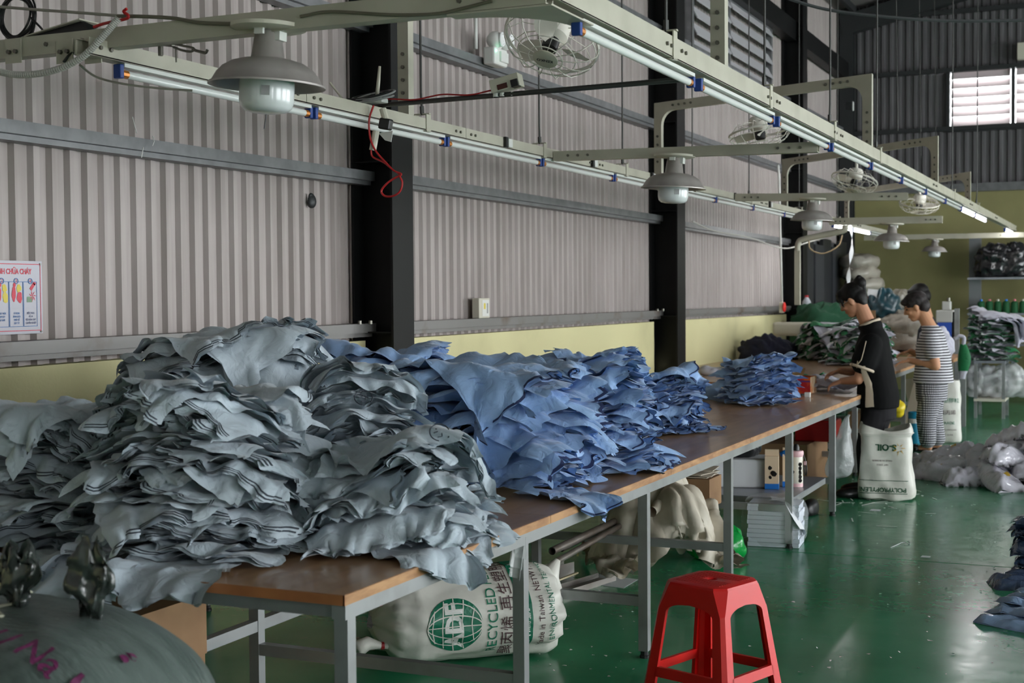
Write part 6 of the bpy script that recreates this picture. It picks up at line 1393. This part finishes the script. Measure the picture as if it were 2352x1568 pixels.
# rack at the back wall: posts, shelves, thread cones and black bags
t = thing('storage_rack', 'grey steel storage rack against the olive wall holding thread cones', 'rack', (-1.2, 20.9, 0))
xl = oy(2228, 640, 21)[0]
for x in (xl, xl+.9, .6): B().bb(x-.0, x+.16, 20.85, 21.0, 0, 2.3).o('post', M('grey_painted_steel', sr(120, 124, 126), .5), t, w=True)
SZ = [float(oy(2300, 718, 20.8)[2]), float(oy(2300, 637, 20.8)[2]), .75, .3]
for z in SZ: B().bb(xl+.02, .75, 20.45, 20.95, z-.03, z).o('shelf', m_steelg, t, w=True)
m_thr = M('green_thread', sr(14, 84, 44), .7, bump=.3, bs=120)
for i in range(11):
    x = xl+.2+.112*i; c = thing('thread_cone', ['green thread cone with blue tip, {} on the rack shelf', 'green thread cone with pink tip, {} on the rack shelf', 'green thread cone with pale tip, {} on the rack shelf'][i % 3].format(NL[i]), 'thread cone', (x, 20.55, SZ[0]), 'thread cones on the rack')
    B().lathe([(0, 0), (.05, 0), (.056, .012), (.05, .15), (.03, .165), (.03, .17)], 16, (x, 20.55, SZ[0])).o('thread', m_thr, c, smooth=True, ang=40, w=True); B().lathe([(.02, .165), (.018, .195), (0, .196)], 12, (x, 20.55, SZ[0])).o('cone_tip', [m_cyan, M('pink_tip', sr(220, 120, 130), .5), m_offw][i % 3], c, w=True)
for i, (px, s_) in enumerate([(2290, .26), (2335, .3), (2400, .25)]):
    p = oy(px, 637, 20.7); lump('black_bag', ['black plastic bag on the top rack shelf, beside the rack post', 'second black plastic bag on the top rack shelf at the picture edge', 'black bag on the rack beyond the picture edge'][i], 'bag', (p[0], 20.7, SZ[1]+.2), (s_, .2, .24), .05, 160+i, M('black_bag_film', sr(34, 35, 38), .2, spec=.8, bump=.4, bs=22), base=SZ[1]+.002)
# cart in the aisle end with green and lilac shirts
t = thing('steel_trolley', 'grey steel trolley frame under the green and lilac shirts at the far aisle', 'trolley', (-1.45, 17.3, 0)); xa, xb = oy(2238, 800, 17.0)[0], oy(2310, 800, 17.0)[0]; zc = float(oy(2270, 828, 17.0)[2])
B().bb(xa, xb, 16.95, 17.5, zc-.03, zc).o('deck', m_steelg, t, w=True); B().bb(xa, xb, 16.95, 17.5, .2, .23).o('lower_deck', m_offw, t, w=True)
for x in (xa+.02, xb-.02):
    for y in (16.97, 17.48): B().bb(x-.018, x+.018, y-.018, y+.018, 0, zc-.03).o('leg', m_leg, t, w=True)
TR = Heap(xa-.5, xb+.8, 16.5, 18, (xa, xb, 16.95, 17.5, zc))
TZ_, TZ = TZ, zc
heap(TR, zc+.46, (xa+xb)/2+.02, 17.2, [-2.6, -2.2, 2.8, -.3], .38, .42, m_grn, [WHT], 'green and lilac shirt stacked on the steel trolley', 'shirts on the trolley', name='sports_shirt', two=YOKE, tops=1, nmax=24, tap=.08, jw=.15, sx=.02, sy=.02, **dict(GK2, kap=4.))
for i in range(3): SEED[0] += 1; garment(TR, 'sports_shirt', (xa+xb)/2+.16, 17.15, .1+.3*i, .36, .75, m_lil, None, 'pale lilac shirt hanging off the aisle side of the trolley', 'lilac shirts hanging off the trolley', SEED[0], thick=.012, wave=.03, kap=10., fold=.02, nu=30, nv=24)
TZ = TZ_
for i in range(3): p = oy(2250+40*i, 900-20*i, 17.4); lump('clear_bag', ['clear plastic bag under the trolley deck, nearest the side table', 'clear plastic bag bulging out under the trolley', 'clear plastic bag hanging beyond the trolley'][i], 'bag', (p[0], 17.25, .42), (.16, .16, .16), .04, 170+i, m_film2, base=.232)
lump('bag_heap', 'dim heap of grey bags on the floor behind the trolley', 'bag', (-.6, 19.6, .3), (.6, .5, .42), .08, 180, M('grey_bag', sr(120, 122, 128), .4, bump=.3, bs=10), base=.002)
# ---------------------------------------------------------------- on and along the corrugated wall
m_redc = M('red_cable', sr(176, 26, 30), .45)
p0, p1 = ox(95, 600, -4.155), ox(95, 765, -4.155); ya = float(ox(-58, 640, -4.155)[1]); X0 = -4.153
t = thing('fire_poster', 'white fire-safety poster with red border hung on the corrugated wall', 'poster', (X0, (ya+p0[1])/2, p1[2])); yb = float(p0[1]); za, zb = float(p1[2]), float(p0[2])
B().bb(X0-.006, X0, ya, yb, za, zb).o('poster_sheet', M('poster_white', sr(176, 174, 184), .35), t, w=True)
m_pr = M('poster_red', sr(206, 60, 78), .5); m_pb = M('poster_blue', sr(66, 112, 170), .5); m_py = M('poster_yellow', sr(216, 196, 80), .5); m_pn = M('poster_navy', sr(54, 66, 110), .5)
XF = X0+.0012; w0, h0 = yb-ya, zb-za
def frame(b, y0, y1, z0, z1, wd): b.bb(XF-.0005, XF, y0, y1, z0, z0+wd).bb(XF-.0005, XF, y0, y1, z1-wd, z1).bb(XF-.0005, XF, y0, y0+wd, z0+wd, z1-wd).bb(XF-.0005, XF, y1-wd, y1, z0+wd, z1-wd)
b = B(); frame(b, ya+.012, yb-.01, za+.012, zb-.012, .003); b.o('red_border', m_pr, t, w=True)
b = B(); flat_text(b, 'TIÊU LỆNH CHỮA CHÁY', .03, (XF, (ya+yb)/2-.012, zb-.045), (0, 1, 0), (0, 0, 1), bold=.001, sx=.8); b.o('poster_title', m_pr, t, w=True)
n4 = 4; cw = (w0-.05)/n4
for i in range(n4):
    y0 = ya+.02+i*cw; b = B(); frame(b, y0, y0+cw-.002, za+.03, zb-.085, .0022); b.o('panel_frame', m_pb, t, w=True)
    b = B(); b.tube([(XF, y0+cw/2+.011*math.cos(a), zb-.083+.011*math.sin(a)) for a in np.linspace(0, 2*PI, 17)], .0016, 4); b.o('number_ring', m_pb, t, w=True)
    b = B(); flat_text(b, str(i+1), .02, (XF+.0005, y0+cw/2, zb-.083), (0, 1, 0), (0, 0, 1)); b.o('number', m_pr, t, w=True)
    b = B()
    for k, l in enumerate([['KHI XẢY RA', 'CHÁY', 'BÁO ĐỘNG'], ['NGẮT ĐIỆN', 'NƠI XẢY', 'RA CHÁY'], ['SỬ DỤNG', 'BÌNH CHỮA', 'CHÁY ĐỂ', 'DẬP TẮT'], ['ĐIỆN THOẠI', 'SỐ 114', 'ĐỘI CHỮA CHÁY', 'CHUYÊN NGHIỆP']][i]): flat_text(b, l, .0105, (XF, y0+cw/2, za+.085-.0135*k), (0, 1, 0), (0, 0, 1), bold=.0003, sx=.7)
    b.o('panel_text', m_pn if i == 3 else m_pb, t, w=True)
    cy, cz = y0+cw/2, za+.165
    if i == 3:
        b = B().box((XF, cy+.012, cz+.03), (.001, .014, .034), rx=-.7).box((XF, cy+.024, cz+.042), (.001, .012, .012), rx=-.7); b.o('telephone_icon', m_pr, t, w=True)
        b = B()
        for k in range(7): a = k*.9; b.add([(XF, cy+.012, cz-.01), (XF, cy+.012+.022*math.cos(a), cz-.01+.026*math.sin(a)), (XF, cy+.012+.012*math.cos(a+.4), cz-.01+.012*math.sin(a+.4))], [(0, 1, 2)])
        b.o('flame_icon', m_pr, t, w=True); B().bb(XF-.0006, XF-.0001, cy-.02, cy+.01, cz-.035, cz-.012).o('house_icon', M('poster_green', sr(120, 150, 120), .5), t, w=True)
    else:
        b = B(); b.blob((XF, cy-.014, cz), (.0008, .011, .03), 12, 8, .1, i).blob((XF, cy-.01, cz+.036), (.0008, .008, .009), 10, 8); b.o('figure_icon', m_pr, t, w=True)
        b = B(); b.blob((XF, cy+.018, cz-.015), (.0008, .014, .02), 12, 8, .15, i+4); b.o('fire_icon', m_pr if i == 2 else m_py, t, w=True)
        b = B(); b.blob((XF, cy+.014, cz+.022), (.0008, .012, .014), 12, 8, .2, i+9); b.o('glow_icon', m_py, t, w=True)
for y_, z_ in ((yb-.012, zb-.012), (yb-.012, za+.008)): B().tube([(X0, y_, z_), (X0+.004, y_, z_)], .004, 8).o('screw', m_bolt, t, w=True)
# switch box standing on the lower girt
a, c = ox(1090, 690, -4.1), ox(1131, 730, -4.1); t = thing('switch_box', 'white electrical box with a yellow sticker on the girt beyond the first column', 'electrical box', (-4.1, (a[1]+c[1])/2, 1.336)); y0 = a[1]+.02; y1 = y0+.17
B().bb(-4.13, -4.075, y0, y1, 1.337, 1.475, bev=.004).o('box_body', m_offw, t, w=True); B().bb(-4.0755, -4.0735, y0+.05, y1-.012, 1.35, 1.462, bev=.0008).o('cover_plate', m_white, t, w=True); B().bb(-4.0735, -4.073, y0+.07, y0+.1, 1.4, 1.44).o('sticker', m_py, t, w=True); B().bb(-4.0735, -4.073, y0+.12, y0+.14, 1.37, 1.44).o('print', M('grey_print', sr(150, 150, 150), .5), t, w=True)
# emergency light with two heads
p = ox(1138, 132, -4.0); t = thing('emergency_light', 'white twin-head emergency light with green glow on the upper girt', 'emergency light', tuple(p))
B().box(p+V3(0, 0, 0), (.09, .22, .12), bev=.015).o('housing', m_white, t, w=True); B().box(p+V3(.05, .03, 0), (.02, .12, .07), bev=.004).o('front_panel', m_white, t, w=True); B().blob(tuple(p+V3(.048, -.09, .03)), (.006, .008, .008), 8, 6).o('indicator', M('green_led', (.1, 1, .5, 1), .4, emit=6), t, w=True)
for i, (px, py) in enumerate([(1137, 92), (1158, 97)]):
    c = ox(px, py, -3.98); h_ = B().blob(tuple(c), (.06, .06, .06), 16, 10).o('lamp_head', m_white, t, smooth=True, w=True)
    rg = B(); 
    for s_ in (.8, .5): rg.tube([c+V3(.055, .045*s_*math.cos(a), .055*s_*math.sin(a)) for a in np.linspace(0, 2*PI, 19)], .007, 6)
    rg.o('lens_ring', M('lens_white', sr(245, 245, 245), .2), h_, w=True); B().tube([c, p+V3(0, .03*i, .05)], .012, 8).o('head_arm', m_white, t, w=True)
tag(B().tube([ox(1092, 38, -4.08), ox(1093, 112, -4.08)], .014, 8).o('wall_conduit', m_white, smooth=True), 'short white conduit on the wall above the emergency light', 'conduit')
# thin steel bar across the rails with a sensor box, red wires
ra, rb_ = ox(852, 243, XL), ox(1556, 183, XR); ra = np.array([XL-.05, 5.42, ra[2]+.012]); rb_ = np.array([XR, 5.2, float(oy(1556, 183, 5.2)[2])]); ra[2] = float(oy(858, 243, 5.42)[2])
tag(B().tube([ra, rb_], .011, 8).o('thin_bar', m_rod, smooth=True), 'thin grey steel bar strung between the two rails', 'bar')
def onbar(px): 
    best = min(np.linspace(0, 1, 200), key=lambda s_: abs(_px(ra+(rb_-ra)*s_)-px)); return ra+(rb_-ra)*best
def _px(P_): c = RW.T@(np.array(P_)-np.array([0, 0, H])); return CX+F*c[0]/c[2]
c = onbar(1166); t = thing('sensor_box', 'cream sensor box strapped askew on the thin bar', 'sensor box', tuple(c)); R0 = .25
B().box(c+V3(.0, 0, .045), (.13, .07, .055), ry=-.22, rz=.1, bev=.003).o('box_body', m_offw, t, w=True); B().box(c+V3(-.005, -.036, .03), (.045, .003, .022), ry=-.22, rz=.1).o('red_window', M('dark_red', sr(70, 20, 18), .4), t, w=True); B().box(c+V3(.05, -.02, .04), (.03, .045, .03), ry=-.22, rz=.1).o('black_port', m_blk, t, w=True)
for dx in (-.05, -.02, .03): B().lathe([(.0135, -.008), (.0135, .008)], 10, tuple(c+V3(dx, 0, 0))).o('cable_tie', m_white, t, w=True)
pts = [onbar(862+(1140-862)*s_)+V3(0, -.01, .016+.006*math.sin(s_*14)) for s_ in np.linspace(0, 1, 24)]; tag(B().tube(pts, .0035, 5).o('red_wire', m_redc), 'red wire running along the thin bar to the sensor box', 'wire')
# router tangle on the wall-side rail with antenna, plugs and the dangling red cable
YT = 5.35
def qt(px, py, dy=0): return oy(px, py, YT+dy)
t = thing('router_tangle', 'tangle of black and grey cables coiled on the rail around a white antenna', 'cables', tuple(qt(850, 240)))
r = np.random.default_rng(4)
for i in range(9):
    c = qt(845+r.normal(0, 12), 226+r.normal(0, 4)); a, b_ = r.uniform(.07, .12), r.uniform(.012, .025); B().tube([c+V3(a*math.cos(x), .05*math.sin(x), b_*math.sin(x+.4)) for x in np.linspace(0, 2*PI, 25)], .0045, 5, cap=False).o('cable_loop', m_blk if i % 3 else M('grey_cable', sr(150, 150, 150), .5), t, w=True)
B().tube([qt(866, 222), qt(869, 190), qt(872, 152)], [.009, .0085, .006], 8).o('antenna', m_offw, t, smooth=True, w=True); B().tube([qt(758, 190), qt(786, 226)], .005, 6).o('second_antenna', m_offw, t, w=True)
B().box(qt(862, 232), (.1, .06, .02), bev=.004).o('router', m_white, t, w=True)
t = thing('power_plugs', 'white and black plugs and adapter hanging below the rail on a red cable', 'plugs', tuple(qt(870, 300)))
B().tube([qt(856, 345, -.06), qt(864, 300, -.06)], .016, 10).o('white_socket', m_offw, t, w=True); B().box(qt(886, 285, -.06), (.055, .04, .05), bev=.008, ry=.2).o('black_adapter', m_blk, t, w=True); B().tube([qt(879, 250, -.06), qt(886, 275, -.06)], .016, 10).o('white_plug', m_offw, t, w=True)
B().add([qt(870, 306, -.04), qt(902, 300, -.04), qt(898, 326, -.04), qt(884, 322, -.04), qt(872, 306, 0), qt(903, 300, 0), qt(899, 326, 0), qt(886, 322, 0)], [(0, 1, 2, 3), (7, 6, 5, 4), (0, 4, 5, 1), (1, 5, 6, 2), (2, 6, 7, 3), (3, 7, 4, 0)]).o('white_adapter', m_white, t, w=True)
path = [(858, 242), (848, 275), (850, 315), (862, 345), (885, 372), (905, 392), (922, 400), (908, 408), (890, 420), (876, 438), (884, 450), (902, 450), (918, 440), (924, 420), (918, 405)]
tag(B().tube(bez([qt(*a, -.08) for a in path], 6), .0045, 6).o('red_cable', m_redc), 'red cable dangling in a loop below the rail in front of the black column', 'cable')
tag(B().tube(bez([qt(*a, -.075) for a in [(852, 345), (856, 360), (880, 372), (900, 388), (920, 402)]], 6), .004, 6).o('red_cable', m_redc), 'second strand of red cable from the white socket', 'cable')
# things over the nearest cross beam: cable coil, black tray, grey hose, red wire
def qa(px, py, dy=0): return oy(px, py, bmA+dy)
t = thing('cable_coil', 'coil of black cable hanging behind the nearest cross beam at the picture corner', 'cable coil', tuple(qa(36, 40, .1)))
for i in range(6): 
    c = qa(36+1.5*i, 40+2*math.sin(i*2), .1); R_ = .066+.0035*i; B().tube([c+V3(R_*math.cos(a), .008*math.sin(a*2+i), R_*math.sin(a)) for a in np.linspace(0, 2*PI, 29)], .0042, 5, cap=False).o('cable_turn', m_blk, t, w=True)
tag(B().tube(bez([qa(70, 40, .08), qa(92, 62, .08), qa(120, 95, .06)], 6), .004, 5).o('coil_tail', m_blk), 'free end of the black cable below its coil', 'cable')
t = thing('metal_tray', 'dark folded sheet-metal tray lying on the nearest cross beam', 'tray', tuple(qa(140, 65, .1)))
q_ = [qa(55, 82, 0), qa(182, 42, .0), qa(236, 55, .12), qa(100, 98, .12)]
B().add(q_+[a-V3(0, 0, .004) for a in q_], [(0, 1, 2, 3), (7, 6, 5, 4), (0, 4, 5, 1), (1, 5, 6, 2), (2, 6, 7, 3), (3, 7, 4, 0)]).o('tray_top', m_rail, t, w=True); z_ = [qa(55, 84, .02), qa(182, 45, .02), qa(222, 62, .06), qa(205, 70, .02), qa(60, 92, .01)]; n = len(z_); B().add(z_+[a+V3(0, .01, 0) for a in z_], [tuple(range(n)), tuple(range(n, 2*n))[::-1]]+[(i, (i+1) % n, n+(i+1) % n, n+i) for i in range(n)]).o('tray_underside', m_blk, t, w=True)
m_hose = M('grey_corrugated_hose', sr(176, 174, 168), .55)
hp_ = bez([qa(-20, 150, -.14), qa(5, 166, -.14), qa(60, 172, -.13), qa(130, 160, -.12), qa(190, 130, -.11), qa(235, 85, -.1), qa(272, 42, -.08)], 26); tag(B().tube(hp_, [.0105+.0014*(i % 2) for i in range(len(hp_))], 10).o('flexible_hose', m_hose), 'grey corrugated flexible hose sagging in front of the nearest cross beam', 'hose')
tag(B().tube(bez([qa(215, 62, -.06), qa(240, 54, -.06), qa(268, 48, -.07), qa(292, 42, -.07), qa(294, 35, -.07), qa(284, 27, -.07), qa(291, 20, -.07)], 6), .005, 6).o('red_tie_wire', m_redc), 'red wire knotted round the top of the grey hose', 'wire')
tag(B().tube(bez([qa(-20, 14, .05), qa(80, 22, .05), qa(180, 29, .05), qa(270, 36, .05)], 8), .005, 6).o('stretched_line', M('grey_cord', sr(150, 146, 136), .6)), 'thin grey cord stretched to the hose above the nearest beam', 'cord')
tag(B().tube(bez([qa(270, 37, -.05), qa(330, 38, -.05), qa(400, 42, -.04), qa(460, 52, -.04), qa(540, 55, -.035)], 8), .006, 6).o('beam_cable', M('olive_cable', sr(104, 100, 84), .6)), 'thin cable lying along the nearest cross beam to the big lamp', 'cable')
tag(B().tube(bez([qa(690, 38, -.034), qa(760, 27, -.034), qa(900, 34, -.034), qa(1000, 32, -.034), qa(1060, 20, -.036), qa(1130, 2, -.036)], 8), .005, 6).o('beam_cable', M('olive_cable', sr(104, 100, 84), .6)), 'thin cable sagging under the nearest cross beam beyond the big lamp', 'cable')
tag(B().tube(bez([qa(182, 148, .06), qa(220, 176, .1), qa(280, 192, .15), qa(360, 202, .2), qa(442, 208, .25)], 8), .004, 6).o('loose_grey_cable', M('grey_cord', sr(150, 146, 136), .6)), 'loose grey cable hanging under the wall-side rail near the hose', 'cable')
tag(B().tube([qa(146, 143, -.04), qa(156, 130, -.035), qa(168, 120, -.03)], .005, 6).o('black_clip', m_blk), 'short black clip sticking out under the nearest beam', 'clip')
# turnbuckle hooked on the beam
t = thing('turnbuckle', 'steel turnbuckle with hook hanging on the nearest cross beam', 'turnbuckle', tuple(qa(410, 102, .05)))
B().tube([qa(368, 88, .03), qa(369, 128, .03)], .008, 8).o('bolt', m_bolt, t, w=True); B().tube([qa(362, 99, .03), qa(398, 104, .03)], .007, 8).o('eye_bolt', m_bolt, t, w=True)
B().tube(bez([qa(398, 100, .03), qa(420, 105, .03), qa(445, 111, .03), qa(440, 118, .03), qa(420, 116, .03), qa(398, 108, .03)], 5), .004, 6).o('body', m_bolt, t, w=True); B().tube(bez([qa(442, 114, .03), qa(460, 119, .03), qa(472, 121, .03), qa(477, 114, .03)], 5), .005, 6).o('hook', m_bolt, t, w=True); B().tube([qa(404, 108, .03), qa(405, 143, .03)], .0025, 5).o('wire', m_bolt, t, w=True)
# fan lead, roof cable, sagging far cables, threads on the girt
tag(B().tube(bez([oy(1185, 5, 5.5), oy(1183, 28, 5.45), oy(1200, 40, 5.45), oy(1235, 30, 5.4)], 6), .006, 6).o('fan_lead', m_blk), 'black lead curling down to the nearest fan', 'cable')
tag(B().tube(bez([oy(1790, -10, 9), oy(1900, 22, 9.3), oy(2050, 40, 9.6), oy(2200, 48, 10), oy(2380, 46, 10.4)], 10), .012, 6).o('roof_cable', m_dark), 'dark cable sagging below the roof towards the picture corner', 'cable')
tag(B().tube(bez([ox(1590, 508, -3.9), ox(1640, 530, -3.9), ox(1720, 545, -3.9), ox(1800, 570, -3.7), oy(1860, 555, 16.5), oy(1935, 535, 16.5)], 8), .008, 6).o('wall_cable', m_hose), 'grey cable sagging from the wall girt to the glowing tubes', 'cable')
tag(B().tube(bez([oy(1935, 540, 16), oy(1925, 565, 16), oy(1890, 582, 16), oy(1862, 572, 16), oy(1858, 552, 16)], 8), .008, 6).o('looped_cable', M('tan_cable', sr(150, 130, 100), .6)), 'tan cable hanging in a loop beside the cream post', 'cable')
for i, (a, b_, c) in enumerate([((351, 312), (354, 325), (350, 335)), ((329, 338), (327, 350), (325, 362)), ((304, 268), (309, 288), (314, 305))]):
    tag(B().tube([ox(*a, -4.04), ox(*b_, -4.035), ox(*c, -4.035)], .0022, 4).o('white_thread', m_white), ['white thread looped over the middle girt', 'white thread end below the middle girt', 'white thread sticking up above the middle girt'][i], 'thread')
lump('cobweb_tuft', 'small dark cobweb tuft on the corrugated wall beside the first column', 'cobweb', tuple(ox(716, 460, -4.15)), (.008, .03, .035), .01, 190, m_dark)
p = oy(1953, 245, 21.5); tag(B().bb(p[0]-.06, p[0]+.06, 21.4, 21.5, p[2]-.07, p[2]+.07, bev=.01).o('white_camera_box', m_white), 'small white camera box on the end wall cladding', 'camera')
p = oy(2346, 120, 21.5); tag(B().bb(p[0]-.05, p[0]+.25, 21.35, 21.5, p[2]-.12, p[2]+.12, bev=.01).o('white_vent_box', m_offw), 'white box high on the end wall at the picture edge', 'box')
# long hanger rods over the aisle that end in view
for i, (px, y_) in enumerate([(2062, 12.5), (2115, 14.5), (2150, 16.5)]):
    a, b_ = oy(px-4, -10, y_), oy(px, 300+60*i, y_); tag(B().tube([a, b_], .005, 5).o('hanging_rod', m_rod), ['thin rod hanging from the roof, nearest over the aisle', 'thin rod hanging from the roof, second over the aisle', 'thin rod hanging from the roof, farthest over the aisle'][i], 'rod', 'thin rods over the aisle')
